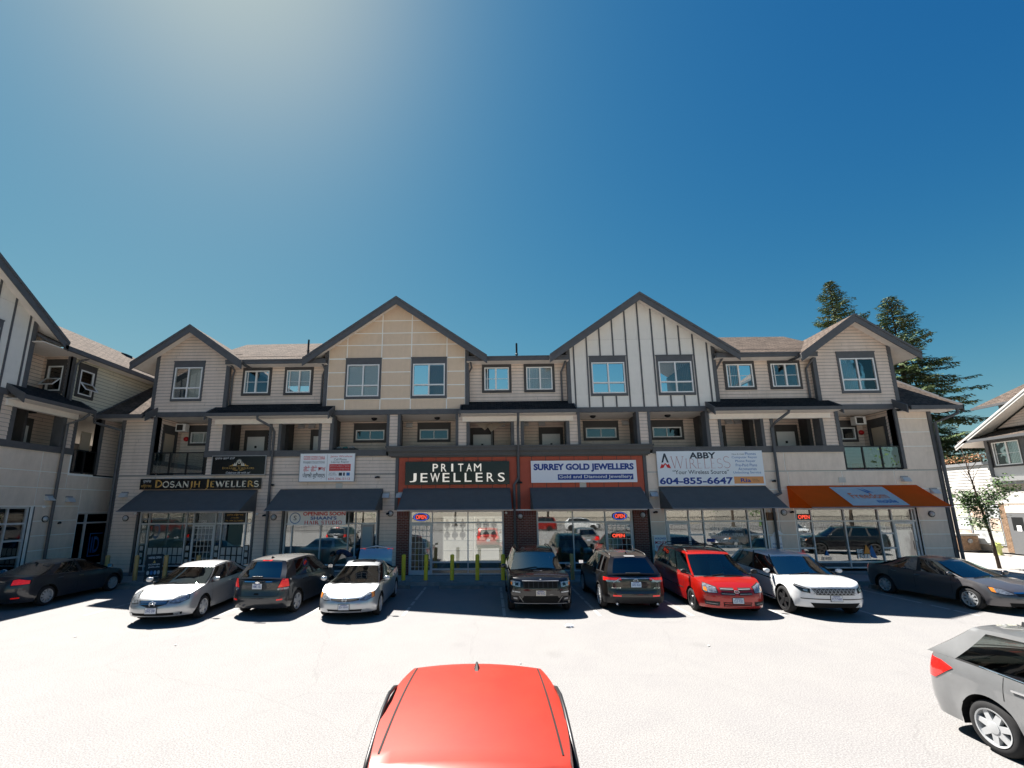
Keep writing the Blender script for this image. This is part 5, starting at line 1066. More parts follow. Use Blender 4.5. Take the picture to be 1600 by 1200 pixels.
FOLB = [mat('street_leaves_a', (.06, .12, .035), .6, var=.25, vscale=3), mat('street_leaves_b', (.1, .16, .05), .6, var=.25, vscale=3)]
def street_tree(x, y, label, seed):
    q = random.Random(seed); e = empty('street_tree', (x, y, .02), 0, label, 'tree')
    t = MB(); t.tube([(0, 0, 0), (-.05, 0, 1.3), (-.2, .05, 2.9), (-.42, .05, 4.6), (-.55, .05, 6.1)], .075, 8, r2=.012); t.build('trunk', BARK, e, smooth=True)
    br = MB(); lf = MB(); BR = []
    for i in range(11): z = q.uniform(3.0, 4.9); a = q.uniform(0, 6.3); L = q.uniform(.8, 1.6); BR.append((z, a, L, False))
    for i in range(15): z = q.uniform(1.9, 3.4); a = q.uniform(0, 6.3); L = q.uniform(.6, 1.1); BR.append((z, a, L, True))
    for z, a, L in ((2.9, .05, 2.0), (3.2, -.2, 2.0), (2.7, .4, 1.6), (3.3, .3, 1.5), (3.1, 3.3, 1.5), (2.8, 3.0, 1.3), (3.5, -.1, 1.8)): BR.append((z, a, L, True))
    for z, a, L, leafy in BR:
        b0 = Vector((-.05-.11*z*.9, .03, z)); d = Vector((math.cos(a), math.sin(a), q.uniform(.25, .8) if leafy else 1.2)).normalized(); mid = b0+d*L*.5+Vector((0, 0, .05)); end = b0+d*L
        br.tube([b0, mid, end], .018, 4, r2=.004, cap=False)
        if leafy:
            for k in range(int(105*L)):
                u = q.uniform(.2, 1.05); p = b0+d*L*u+Vector((q.gauss(0, .16), q.gauss(0, .16), q.gauss(0, .13))); dd = Vector((q.uniform(-1, 1), q.uniform(-1, 1), q.uniform(-.8, .3))).normalized(); leafquad(lf, p, dd, Vector((q.uniform(-.6, .6), q.uniform(-.6, .6), 1)).normalized(), q.uniform(.11, .19), q.uniform(.06, .11), q.choice((0, 1)))
    br.build('branch', BARK, e, kind='stuff'); lf.build('foliage', FOLB, e, kind='stuff')
street_tree(25.35, 23.9, 'thin young street tree with sparse leaves in front of the white building', 4)
def bush(x, y, z, rx, h, n, label, seed, name='garden_tree', group=None, cols=None, base=0):
    q = random.Random(seed); e = empty(name, (x, y, base), 0, label, 'tree' if name == 'garden_tree' else 'plant', group); lf = MB()
    t = MB(); t.tube([(0, 0, 0), (.05, 0, h*.5), (0, 0, h*.85)], .05+.02*h, 6, r2=.02); t.build('trunk', BARK, e)
    cl = [(Vector((q.gauss(0, .45)*rx, q.gauss(0, .45)*rx, h*q.uniform(.35, .95))), q.uniform(.2, .42)*rx) for _ in range(14)]
    for k in range(n):
        c, r = q.choice(cl); v = Vector((q.gauss(0, 1), q.gauss(0, 1), q.gauss(0, 1))).normalized()*r*q.uniform(.6, 1.1); p = c+v
        leafquad(lf, p, Vector((q.uniform(-1, 1), q.uniform(-1, 1), q.uniform(-1, .4))).normalized(), v.normalized(), .1+.03*h, .06+.018*h, q.choice((0, 1)))
    lf.build('foliage', cols or FOLB, e, kind='stuff')
bush(46, 46, 0, 2.6, 8.5, 2600, 'leafy garden tree behind the low white building at right', 3); bush(51, 47, 0, 2.4, 7.6, 2200, 'smaller leafy garden tree behind the low white building, right one', 6)
PK = [mat('peach_flowers', (.6, .3, .16), .7), mat('planter_leaves', (.06, .1, .04), .7)]
for i in range(6): bush(33.3, 33.3-.56*i, 0, .38, .62, 130, ['first', 'second', 'third', 'fourth', 'fifth', 'last'][i]+' potted peach flowering plant from the left on the white parapet', 30+i, 'potted_plant', 'potted plants along the white parapet', PK, 5.93)
# person bending over behind the silver car

# ---------------------------------------------------------------- cars
def smooth_interp(pts, x):
    if x <= pts[0][0]: return pts[0][1]
    if x >= pts[-1][0]: return pts[-1][1]
    for i in range(len(pts)-1):
        x0, y0 = pts[i]; x1, y1 = pts[i+1]
        if x0 <= x <= x1:
            t = (x-x0)/(x1-x0)
            m0 = (y1-pts[i-1][1])/(x1-pts[i-1][0])*(x1-x0) if i > 0 else (y1-y0)
            m1 = (pts[i+2][1]-y0)/(pts[i+2][0]-x0)*(x1-x0) if i < len(pts)-2 else (y1-y0)
            return (2*t**3-3*t**2+1)*y0+(t**3-2*t**2+t)*m0+(-2*t**3+3*t**2)*y1+(t**3-t**2)*m1
TYRE = mat('tyre_rubber', (.016, .016, .017), .85, var=.2, vscale=20); WELL = mat('wheel_well', (.006, .006, .006), .95)
PLAST = mat('black_plastic', (.018, .018, .019), .6, var=.15, vscale=30); SEAM = mat('panel_gap', (.004, .004, .004), .8)
HEADL = mat('headlight_lens', (.30, .32, .34), .12, .5, var=.75, vscale=16, coat=1); TAILL = mat('tail_light_lens', (.75, .015, .012), .15, var=.3, vscale=12, coat=1, emit=(1, .02, .01), es=.06)
AMBER = mat('amber_lens', (.8, .25, .03), .2, coat=1); RIMM = mat('alloy_rim', (.42, .43, .44), .35, .25, var=.1); RIMD = mat('black_rim', (.03, .03, .032), .35, .3); PLATE = mat('licence_plate_face', (.6, .62, .64), .4, var=.05); SEATM = mat('grey_seat_fabric', (.12, .115, .11), .9); PLTXT = mat('plate_print', (.05, .08, .25), .5)
CGL = glass('car_glass', (.22, .26, .25), .13, wav=0); CGLD = glass('tinted_car_glass', (.05, .055, .06), .13, wav=0); CWS = glass('windshield_glass', (.62, .72, .68), .10, wav=0); CWSB = glass('blue_reflecting_windshield', (.3, .36, .38), .26, wav=0)
def paint(name, c, metal=.35, rough=.32, dust=0.):
    m = mat(name, c, rough, metal, coat=1. if dust < .15 else .35, var=.04 + dust, vscale=2.5, dirt=dust); m.node_tree.nodes['Principled BSDF'].inputs['Coat Roughness'].default_value = .04 if dust < .15 else .22; return m
_wh = {}
def wheel_mesh(Rw, spokes, dark, steel=False, width=.22, rr=None):
    key = (Rw, spokes, dark, steel)
    if key in _wh: return _wh[key]
    rr = rr or Rw-.105; t = MB(); w = width/2
    t.lathe([(rr, -w+.01), (rr+.03, -w), (Rw-.03, -w+.012), (Rw-.005, -w+.045), (Rw, -w*.4), (Rw, w*.4), (Rw-.005, w-.045), (Rw-.03, w-.012), (rr+.03, w), (rr, w-.01)], axis='y', n=36)
    to = t.build('tyre', TYRE, smooth=True); me_t = to.data; bpy.data.objects.remove(to)
    r = MB(); r.lathe([(rr+.004, w-.01), (rr+.004, w-.0), (rr-.012, w-.004), (rr-.022, w-.06), (rr-.04, -w+.02)], axis='y', n=36)
    if steel:
        r.lathe([(rr-.02, w-.03), (rr*.86, w-.02), (rr*.74, w-.055), (rr*.55, w-.06), (rr*.45, w-.02), (rr*.22, w-.012), (.001, w-.012)], axis='y', n=28)
    else:
        for k in range(spokes):
            a = 2*math.pi*k/spokes; u = Vector((math.cos(a), 0, math.sin(a))); s = Vector((-math.sin(a), 0, math.cos(a))); wi = min(.055, .9*rr*math.sin(math.pi/spokes)*.5); wo = wi*(.75 if spokes > 6 else 1.2)
            y0, y1 = w-.022, w-.012
            p = [u*.03-s*wi, u*.03+s*wi, u*(rr-.01)+s*wo, u*(rr-.01)-s*wo]
            r.hexa([(q.x, y0-.05, q.z) for q in p]+[(q.x, (y1 if i < 2 else y0+.004), q.z) for i, q in enumerate(p)])
        r.lathe([(.075, w-.03), (.07, w-.006), (.03, w-.002), (.001, w-.002)], axis='y', n=16)
    ro = r.build('rim', RIMD if dark else RIMM, smooth=True, ang=35); me_r = ro.data; bpy.data.objects.remove(ro)
    d = MB(); d.lathe([(rr-.03, -.01), (.001, -.01)], axis='y', n=20); do = d.build('brake_disc', WELL); me_d = do.data; bpy.data.objects.remove(do)
    _wh[key] = (me_t, me_r, me_d); return _wh[key]
def put(me, name, par, loc=(0, 0, 0), rz=0):
    o = bpy.data.objects.new(name, me); COL.objects.link(o); o.parent = par; o.location = loc; o.rotation_euler = (0, 0, rz); return o

def car(name, x, y, head, spec, label, cat):
    """spec: L W H wb fo (front overhang) R ... ; local +x is the nose"""
    g = dict(L=4.6, W=1.8, H=1.45, wb=2.7, fo=.93, R=.32, zlo=.2, sill=.22, shoulder=[(-2.3, .95), (-1.2, .98), (1.1, .94), (2.0, .8), (2.3, .66)], nose=[(.2, 0), (.45, 0), (.7, -.12)],
             xwb=1.15, xwt=.28, xrt=-1.0, xrb=-1.75, wbelt=.92, wroof=.66, spokes=5, dark=False, steel=False, bp=.47, tint=False, roofdrop=.06, tail='sedan', paint=None, cornerF=.75, cornerR=.55, belt=None)
    g.update(spec); L, W, H = g['L'], g['W'], g['H']; hL, hW = L/2, W/2; xf = hL-g['fo']; xr = xf-g['wb']; Rw = g['R']; Ra = Rw+.055; PT = g['paint']
    root = empty(name, (x, y, 0), R(head), label, cat)
    sh = lambda X: smooth_interp(g['shoulder'], X)
    # --- plan stations
    cF, cR = g['cornerF'], g['cornerR']; st = []
    ex = g.get('ex', 2.6)
    for i in range(9):   # rear face centre to rear corner
        v = i/8*.0; 
    def corner(a, c, sgn):   # superellipse quarter, a: 0 (face centre) .. pi/2 (side)
        s, co = math.sin(a), math.cos(a); return (sgn*(hL-c+c*abs(co)**(2/ex)), hW*abs(s)**(2/ex))
    for i in range(15): st.append(corner(math.pi/2*i/14, cR, -1))
    n = int((L-cF-cR)/.045); 
    for i in range(1, n): st.append((-hL+cR+(L-cF-cR)*i/n, hW))
    for i in range(15): st.append(corner(math.pi/2*(1-i/14), cF, 1))
    rows = [0, .1, .22, .36, .5, .62, .74, .84, .92, .97, 1.0]
    prof = lambda t: .955+.045*min(1, t/.3) if t < .3 else (1-.012*(t-.3)/.4 if t < .7 else .988-(1-g.get('tuck', .93)-.012)*((t-.7)/.3)**1.6)
    hz = g.get('rear', [(.25, -.02), (.5, 0), (.8, -.05), (1.0, -.12)]); fz = g['nose']
    rowsV = []
    for (px, py) in st:
        arch = 0
        for xa in (xf, xr):
            d = abs(px-xa)
            if d < Ra: arch = max(arch, Rw+math.sqrt(Ra*Ra-d*d))
        endf = max(0, (abs(px)-(hL-.5))/.5)
        lo = g['sill']+(.0 if endf <= 0 else .02*endf)
        zl = max(lo, arch) if py > hW*.8 else lo
        if arch > lo and py <= hW*.8: zl = lo
        zs = sh(px)
        col = []
        for t in rows:
            z = zl+(zs-zl)*t; tt = (z-lo)/(max(.1, zs-lo)); xx = px; yy = py*prof(tt)
            if px > hL-cF-.3:
                k = ((px-(hL-cF-.3))/(cF+.3))**2; xx = px+smooth_interp(fz, z)*k; yy *= 1-g.get('ftap', .04)*k
            elif px < -(hL-cR-.3):
                k = ((-px-(hL-cR-.3))/(cR+.3))**2; xx = px-smooth_interp(hz, z)*k; yy *= 1-g.get('rtap', .03)*k
            # wheel arch flare
            for xa in (xf, xr):
                d = math.hypot(px-xa, z-Rw)
                if d < Ra+.09 and py > hW*.8: yy += .016*(1-(d-Ra)/.09)
            # character crease
            yy -= .012*math.exp(-((tt-.45)/.14)**2)*(1 if abs(px) < hL-.5 else 0)
            col.append(Vector((xx, yy, z)))
        rowsV.append(col)
    NS = len(st); NT = len(rows)
    d1, d2, d3 = g.get('doors', (xf-Ra-.08, (g['xwt']+g['xrt'])/2+.02, xr+Ra*.55))
    objs = {}
    def acc(k): return objs.setdefault(k, MB())
    for s in (1, -1):
        for i in range(NS-1):
            for j in range(NT-1):
                q = [rowsV[i][j], rowsV[i+1][j], rowsV[i+1][j+1], rowsV[i][j+1]]; q = [Vector((v.x, v.y*s, v.z)) for v in q]
                if s < 0: q = q[::-1]
                mx = (st[i][0]+st[i+1][0])/2; k = 'body'
                if st[i][1] >= hW*.99 and j >= 1:
                    if d2 < mx < d1: k = 'door_f%d' % s
                    elif d3 < mx < d2: k = 'door_r%d' % s
                mi = 1 if (j == 0 and g.get('cladding') and k == 'body') or (g.get('cladding') and q[0].z < Ra+Rw-.25 and j <= 1 and k == 'body') else 0
                acc(k).poly(q, mi)
    # hood and rear deck
    KC = [-1, -.8, -.6, -.4, -.2, 0, .2, .4, .6, .8, 1]; crown = g.get('crown', .045)
    def cross(i): v = rowsV[i][-1]; return [Vector((v.x, v.y*k, v.z+crown*(1-k*k)*min(1, v.y/hW*1.2))) for k in KC]
    xh = g['xwb']-.02; xt = g['xrb']+.02; lid = []
    for i in range(NS-1):
        mx = (st[i][0]+st[i+1][0])/2; A, B_ = cross(i), cross(i+1)
        if mx > xh: k = 'hood' if mx < hL-.12 else 'body'
        elif mx < xt: k = 'trunk_lid' if (g['tail'] == 'sedan') else 'body'
        else: continue
        if k == 'trunk_lid' and g.get('open'): 
            if abs(mx) < hL-.06: continue
        for a in range(len(KC)-1): acc('body' if (abs(KC[a]+KC[a+1]) > 1.7 and k == 'hood') else k).poly((A[a], B_[a], B_[a+1], A[a+1]))
    # greenhouse
    zb = lambda X: sh(X)+.0; wbt, wrf = hW*g['wbelt'], hW*g['wroof']; xwb, xwt, xrt, xrb = g['xwb'], g['xwt'], g['xrt'], g['xrb']
    vr = [0, .05, .2, .4, .6, .78, .9, 1.0]; zroof = lambda X: H-.055-g['roofdrop']*((X-(xwt+xrt)/2)/max(.3, (xwt-xrt)/2))**2
    def F(v): return xwb+(xwt-xwb)*(v-.04*math.sin(math.pi*v)*-1)
    def Rr(v): return xrb+(xrt-xrb)*(v+g.get('rbow', .06)*math.sin(math.pi*v))
    def G(v): return wbt+(wrf-wbt)*(v**1.15)
    us = [i/16 for i in range(17)]; ks = KC; bowF, bowR = g.get('bowF', .16), g.get('bowR', .12); ins = .05
    def side(u, v, s):
        X = (F(v)-ins)+(Rr(v)+ins-(F(v)-ins))*u; z0 = zb(X)-.01; z1 = zroof(X); yy = G(v)*(1-.05*(2*u-1)**2*(1+v)); return Vector((X, s*yy, z0+(z1-z0)*v))
    def front(k, v): y0 = side(0, v, 1); X = F(v)-ins+(bowF*(1-.35*v)+ins)*(1-k*k)*.999-ins*0; z0 = zb(min(X, xwb+.05))+crown*(1-k*k)*.8-.01; z1 = zroof(F(1)-ins)+.045*(1-k*k)*.6; return Vector((F(v)-ins+(bowF*(1-.35*v))*(1-k*k), k*y0.y, z0+(z1-z0)*v))
    def rear(k, v): y0 = side(1, v, 1); z0 = zb(Rr(v))+crown*(1-k*k)*.8-.01; z1 = zroof(Rr(1)+ins)+.045*(1-k*k)*.6; return Vector((Rr(v)+ins-(bowR*(1-.3*v))*(1-k*k), k*y0.y, z0+(z1-z0)*v))
    pil = g.get('pillars', [(0, .035, 'p'), (.035, g['bp']-.03, 'g'), (g['bp']-.03, g['bp']+.03, 'b'), (g['bp']+.03, .84, 'g'), (.84, 1, 'p')])
    glv = (1, 6)
    def gq(k, pts): acc(k).poly(pts)
    for s in (1, -1):
        bounds = sorted({0, 1, *[p[0] for p in pil], *[p[1] for p in pil]}); uu = []
        for a, b in zip(bounds, bounds[1:]):
            m = max(1, round((b-a)/.06)); uu += [a+(b-a)*i/m for i in range(m)]
        uu.append(1)
        for a, b in zip(uu, uu[1:]):
            typ = [p[2] for p in pil if p[0] <= (a+b)/2 <= p[1]][0]; gi = [i for i, p in enumerate(pil) if p[0] <= (a+b)/2 <= p[1]][0]
            for j in range(len(vr)-1):
                q = [side(a, vr[j], s), side(b, vr[j], s), side(b, vr[j+1], s), side(a, vr[j+1], s)]
                if s > 0: q = q[::-1]
                if typ == 'g' and glv[0] <= j < glv[1]: gq('window%d_%d' % (gi, s), q)
                elif typ == 'b' or (j == 0 and typ == 'g') or (typ == 'g' and j == glv[1] and g.get('blacktop')): gq('blacktrim', q)
                else: gq('roof' if (j >= len(vr)-2) else 'pillar', q)
    for a, b in zip(ks, ks[1:]):
        for j in range(len(vr)-1):
            edge = abs(a+b) > 1.7
            q = [front(a, vr[j]), front(b, vr[j]), front(b, vr[j+1]), front(a, vr[j+1])]; gq('blacktrim' if j == 0 or (edge and False) else 'roof' if j == len(vr)-2 else 'windshield', q)
            q = [rear(a, vr[j]), rear(b, vr[j]), rear(b, vr[j+1]), rear(a, vr[j+1])][::-1]
            gq(('pillar' if (edge or j == 0) and g['tail'] != 'sedan' else 'blacktrim' if j == 0 else 'roof' if j == len(vr)-2 else 'rear_window'), q)
    # roof skin
    ru = [i/14 for i in range(15)]; RW_ = [[front(k, 1) for k in ks]]
    for u in ru[0:]:
        a = side(u, 1, 1); RW_.append([Vector((a.x+(0), a.y*k, a.z+.045*(1-k*k)*(.6+.4*math.sin(math.pi*min(1, max(0, u)))))) for k in ks])
    RW_.append([rear(k, 1) for k in ks])
    # make first/last side rows follow the bows so that the skin stays smooth
    for r0 in range(len(RW_)-1):
        for a in range(len(ks)-1): acc('roof').poly((RW_[r0][a], RW_[r0+1][a], RW_[r0+1][a+1], RW_[r0][a+1]))
    roof_mat = g.get('roofpaint', PT); wing = CGLD if g['tint'] else CGL
    tris = {}
    bodyobj = None
    for k, b in objs.items():
        nm = 'door' if k.startswith('door') else 'side_window' if k.startswith('window') else 'window_trim' if k == 'blacktrim' else k
        m = PT if nm in ('body', 'door', 'hood', 'trunk_lid') else (roof_mat if nm == 'roof' else g.get('pillarpaint', PT) if nm == 'pillar' else PLAST if nm == 'window_trim' else CWS if nm == 'windshield' else wing)
        if nm == 'windshield' and g.get('ws'): m = g['ws']
        if nm == 'rear_window': m = g.get('rw', wing)
        o = b.build(nm, [m, PLAST], root, smooth=True); fixn(o); o.data.polygons.foreach_set('use_smooth', [True]*len(o.data.polygons)); o.data.set_sharp_from_angle(angle=R(42)); objs[k] = o
    # BVH of the lower shell for laying details on it
    vs_, fs_ = [], []
    for k, o in objs.items():
        if k.split('_')[0] in ('body', 'door', 'hood', 'trunk') or k in ('pillar', 'rear_window', 'roof', 'windshield', 'blacktrim') or k.startswith('window'):
            b0 = len(vs_); vs_ += [v.co.copy() for v in o.data.vertices]; fs_ += [tuple(i+b0 for i in p.vertices) for p in o.data.polygons]
    bvh = BVHTree.FromPolygons(vs_, fs_)
    def lay(nm, poly, axis, m, off=.006, th=.0, div=.05, par=None, ang=0, sgn=1):
        """poly in the view plane of axis ('f','r','l','t'), ray cast onto the shell"""
        D = {'f': Vector((-1, 0, 0)), 'r': Vector((1, 0, 0)), 's': Vector((0, -sgn, 0)), 't': Vector((0, 0, -1))}[axis]
        if ang: D = Matrix.Rotation(ang, 3, 'Z') @ D
        bm = bmesh.new(); f = None
        def to3(p):
            if axis in 'fr': q = Vector((0, p[0], p[1])); q = Matrix.Rotation(ang, 3, 'Z') @ q if ang else q; q.x += hL if axis == 'f' else -hL
            elif axis == 's': q = Vector((p[0], 0, p[1]))
            else: q = Vector((p[0], p[1], 0))
            return q-D*5
        # resample outline and fill with a grid clipped to the polygon
        us_ = [p[0] for p in poly]; vs2 = [p[1] for p in poly]; x0, x1, z0, z1 = min(us_), max(us_), min(vs2), max(vs2)
        nx = max(1, math.ceil((x1-x0)/div)); nz = max(1, math.ceil((z1-z0)/div)); cache = {}
        def V(p):
            k = (round(p[0], 4), round(p[1], 4))
            if k in cache: return cache[k]
            o_ = to3(p); h = bvh.ray_cast(o_, D, 12)
            if h[0] is None: cache[k] = None; return None
            nn = h[1]; nn = nn if nn.dot(D) < 0 else -nn
            cache[k] = bm.verts.new(h[0]+nn*off*.5-D*off*.7); return cache[k]
        for i in range(nx):
            for j in range(nz):
                c = [(x0+(x1-x0)*i/nx, z0+(z1-z0)*j/nz), (x0+(x1-x0)*(i+1)/nx, z0+(z1-z0)*j/nz), (x0+(x1-x0)*(i+1)/nx, z0+(z1-z0)*(j+1)/nz), (x0+(x1-x0)*i/nx, z0+(z1-z0)*(j+1)/nz)]
                area = sum(poly[a][0]*poly[(a+1) % len(poly)][1]-poly[(a+1) % len(poly)][0]*poly[a][1] for a in range(len(poly)))
                for a in range(len(poly)):
                    p, q = poly[a], poly[(a+1) % len(poly)]; sg = 1 if area > 0 else -1
                    c = clip_poly(c, lambda X, Z: sg*((q[0]-p[0])*(Z-p[1])-(q[1]-p[1])*(X-p[0])))
                    if len(c) < 3: break
                if len(c) < 3: continue
                v = [V(p) for p in c]
                if any(w is None for w in v): continue
                v2 = []; [v2.append(w) for w in v if w not in v2]
                if len(v2) < 3: continue
                xs_ = [w.co.x for w in v2]
                if max(xs_)-min(xs_) > .35: continue
                try: bm.faces.new(v2)
                except ValueError: pass
        bmesh.ops.recalc_face_normals(bm, faces=bm.faces)
        for f in bm.faces: f.smooth = True
        me = bpy.data.meshes.new(nm); bm.to_mesh(me); bm.free(); me.materials.append(m); o = bpy.data.objects.new(nm, me); COL.objects.link(o); o.parent = par or root; return o
    g['lay'] = lay; g['root'] = root; g['bvh'] = bvh; g['xf'] = xf; g['xr'] = xr; g['hL'] = hL; g['hW'] = hW; g['sh'] = sh; g['objs'] = objs
    # seams
    for s in (1, -1):
        for X in (d1, d2, d3):
            zt = sh(X)-.01; zbm = g['sill']+.1
            if X == d3: pts = [(X, zbm+.3), (X+.008, zbm+.3), (X+.008, zt), (X, zt)]
            else: pts = [(X, zbm), (X+.008, zbm), (X+.008, zt), (X, zt)]
            lay('door_seam', pts, 's', SEAM, .002, div=.12, sgn=s)
        for hx in (d2+.12, d3+.2):
            zz = sh(hx)-.115; h = bvh.ray_cast(Vector((hx, s*3, zz)), Vector((0, -s, 0)))
            if h[0]: b = MB(); b.box(-.09, .09, 0, .022, -.011, .011); o = b.build('door_handle', g.get('handle', PT), root); o.location = (hx, h[0].y+(.004 if s > 0 else -.026), zz)
        # sill cladding line
        # mirrors
        mz = sh(xwb-.3)+.1; mx_ = xwb-.32
        b = MB(); b.lathe([(.001, -.045), (.06, -.04), (.088, -.01), (.085, .03), (.07, .045), (.001, .046)], axis='x', n=14); b.v = [(v[0]*.85, v[1]*1.12, v[2]*.78) for v in b.v]
        mo = b.build('mirror', g.get('mirrorpaint', PT), root, smooth=True, ang=50); mo.location = (mx_, s*(hW+.1), mz); mo.rotation_euler = (0, 0, s*R(-8))
        b = MB(); b.box(-.05, -.046, -.075, .075, -.05, .055); b.build('mirror_glass', CHROME, mo); b = MB(); b.tube([(0, 0, -.04), (0, -s*.1, -.075), (.0, -s*.16, -.09)], .022, 6); b.build('mirror_arm', PLAST, mo)
    # wheels
    me_t, me_r, me_d = wheel_mesh(Rw, g['spokes'], g['dark'], g['steel'])
    for X in (xf, xr):
        for s in (1, -1):
            wrt = bpy.data.objects.new('wheel', None); COL.objects.link(wrt); wrt.parent = root; wrt.location = (X, s*(hW-.115), Rw); wrt.rotation_euler = (0, rnd.uniform(0, 1), 0 if s > 0 else math.pi)
            if X == xf and g.get('steer'): wrt.rotation_euler[2] += R(g['steer'])
            put(me_t, 'tyre', wrt); put(me_r, 'rim', wrt); put(me_d, 'brake_disc', wrt)
            b = MB(); b.lathe([(Ra+.01, -.30), (Ra+.01, .06)], axis='y', n=24); b.v = [(v[0], v[1], v[2]) for v in b.v if True]; b.lathe([(Ra+.01, -.30), (.001, -.30)], axis='y', n=24)
            # keep upper part only
            o = b.build('wheel_well', WELL, root); bm = bmesh.new(); bm.from_mesh(o.data); bmesh.ops.delete(bm, geom=[v for v in bm.verts if v.co.z < -.14], context='VERTS'); bm.to_mesh(o.data); bm.free(); o.location = (X, s*(hW-.07), Rw); o.rotation_euler = (0, 0, 0 if s > 0 else math.pi)
    # floor pan, cabin
    b = MB(); b.box(-hL+.25, hL-.25, -hW+.32, hW-.32, g['sill']-.02, g['sill']+.08); b.box(xr+Ra+.04, xf-Ra-.04, -hW+.06, hW-.06, g['sill']-.0, g['sill']+.12); b.build('underbody', WELL, root)
    zc = .5; b = MB(); b.box(xrb+.1, xwb-.1, -hW+.12, hW-.12, zc-.06, zc); b.hexa([(xwb-.62, -hW+.15, zc), (xwb+.0, -hW+.15, zc), (xwb+.0, hW-.15, zc), (xwb-.62, hW-.15, zc), (xwb-.5, -hW+.15, sh(xwb)-.04), (xwb-.05, -hW+.2, sh(xwb)-.05), (xwb-.05, hW-.2, sh(xwb)-.05), (xwb-.5, hW-.15, sh(xwb)-.04)]); b.box(xrb+(.15 if g['tail'] == 'hatch' else -.1), xrt-(.05 if g['tail'] == 'hatch' else .25), -hW+.2, hW-.2, zc, sh(xrb)-.06) if xrt-.05 > xrb+.15 else None; b.build('cabin_floor', mat('cabin_trim', (.05, .048, .045), .85), root)
    sc = (H-1.43)*.7
    for (sx, rowx) in ((1, xwb-1.35), (0, xwb-2.2)):
        for sy in ((-.37, .37) if sx else (-.4, 0, .4)):
            b = MB(); z0 = zc+sc
            b.hexa([(rowx, sy-.23, z0-.05), (rowx+.5, sy-.23, z0-.02), (rowx+.5, sy+.23, z0-.02), (rowx, sy+.23, z0-.05), (rowx, sy-.23, z0+.1), (rowx+.5, sy-.21, z0+.13), (rowx+.5, sy+.21, z0+.13), (rowx, sy+.23, z0+.1)])
            b.hexa([(rowx-.02, sy-.23, z0+.05), (rowx+.11, sy-.23, z0+.05), (rowx+.11, sy+.23, z0+.05), (rowx-.02, sy+.23, z0+.05), (rowx-.17, sy-.2, z0+.58), (rowx-.08, sy-.2, z0+.6), (rowx-.08, sy+.2, z0+.6), (rowx-.17, sy+.2, z0+.58)])
            b.hexa([(rowx-.17, sy-.12, z0+.62), (rowx-.08, sy-.12, z0+.62), (rowx-.08, sy+.12, z0+.62), (rowx-.17, sy+.12, z0+.62), (rowx-.18, sy-.1, z0+.77), (rowx-.11, sy-.1, z0+.78), (rowx-.11, sy+.1, z0+.78), (rowx-.18, sy+.1, z0+.77)])
            b.build('seat', g.get('seat', SEATM), root)
    b = MB(); sw_ = [(xwb-.75+.05*math.sin(t*.5236), .37+.18*math.cos(t*.5236), sh(xwb)-.05+.17*math.sin(t*.5236)) for t in range(13)]; b.tube(sw_, .014, 5, cap=False); b.build('steering_wheel', PLAST, root)
    return root, g
def plate_(g, axis, z, txt, w=.3, h=.15, y=0, m=None, off=.012):
    D = Vector((-1, 0, 0)) if axis == 'f' else Vector((1, 0, 0)); hit = g['bvh'].ray_cast(Vector((5 if axis == 'f' else -5, y, z)), D, 10)
    X = max((g['bvh'].ray_cast(Vector((5 if axis == 'f' else -5, y, z+dz)), D, 10)[0] or Vector((0, 0, 0))).x*(1 if axis == 'f' else -1) for dz in (-h/2, 0, h/2))
    e = bpy.data.objects.new('licence_plate', None); COL.objects.link(e); e.parent = g['root']; e.location = (X*(1 if axis == 'f' else -1), y, z); e.rotation_euler = (0, 0, R(90) if axis == 'f' else R(-90))
    b = MB(); b.box(-w/2, w/2, -.02, -.008, -h/2, h/2); b.build('plate_face', m or PLATE, e); b = MB(); b.box(-w/2-.012, w/2+.012, -.012, .03, -h/2-.012, h/2+.012); b.build('plate_frame', PLAST, e)
    text(txt, -w*.42, w*.42, -h*.28, h*.2, -.0225, PLTXT, e, bold=.01); b = MB(); b.box(-w*.3, w*.3, -.0215, -.02, h*.3, h*.42); b.build('plate_header', PLTXT, e)
def mirror_y(p): return [(-a, b) for a, b in p][::-1]
def lamps(g, axis, poly, m, nm, ang=0, off=.006, extra=None):
    cy = sum(q[0] for q in poly)/len(poly); cz = sum(q[1] for q in poly)/len(poly); outl = [(cy+(q[0]-cy)*1.07+(.01 if q[0] > cy else -.01), cz+(q[1]-cz)*1.06+(.008 if q[1] > cz else -.008)) for q in poly]
    for s in (1, -1):
        p = poly if s > 0 else mirror_y(poly)
        a = ang*s*(1 if axis == 'f' else -1)
        if 'light' in nm: g['lay']('lamp_gasket', outl if s > 0 else mirror_y(outl), axis, SEAM, off-.003, div=.06, ang=a)
        o = g['lay'](nm, p, axis, m, off, div=.045, ang=a)
        if extra:
            for q, mm_, n2 in extra: g['lay'](n2, q if s > 0 else mirror_y(q), axis, mm_, off+.004, div=.045, ang=a, par=o)
def slats(g, axis, x0, x1, z0, z1, n, m, th=.012, off=.012, nm='grille_slat'):
    for i in range(n):
        z = z0+(z1-z0)*(i+.5)/n; g['lay'](nm, [(x0, z-th), (x1, z-th), (x1, z+th), (x0, z+th)], axis, m, off, div=.08)
def wipers(g, n=2):
    b = MB()
    for y0, y1 in ((-.62, .0), (-.02, .58)):
        P = []
        for i in range(5):
            t = i/4; yy = y0+(y1-y0)*t; X = g['xwb'] - .02 - .06*t; h = g['bvh'].ray_cast(Vector((X+.08, yy, 3)), Vector((0, 0, -1)))
            if h[0]: P.append(h[0]+Vector((.0, 0, .02)))
        if len(P) > 1: b.tube(P, .012, 5)
    if b.f: b.build('wiper', PLAST, g['root'])
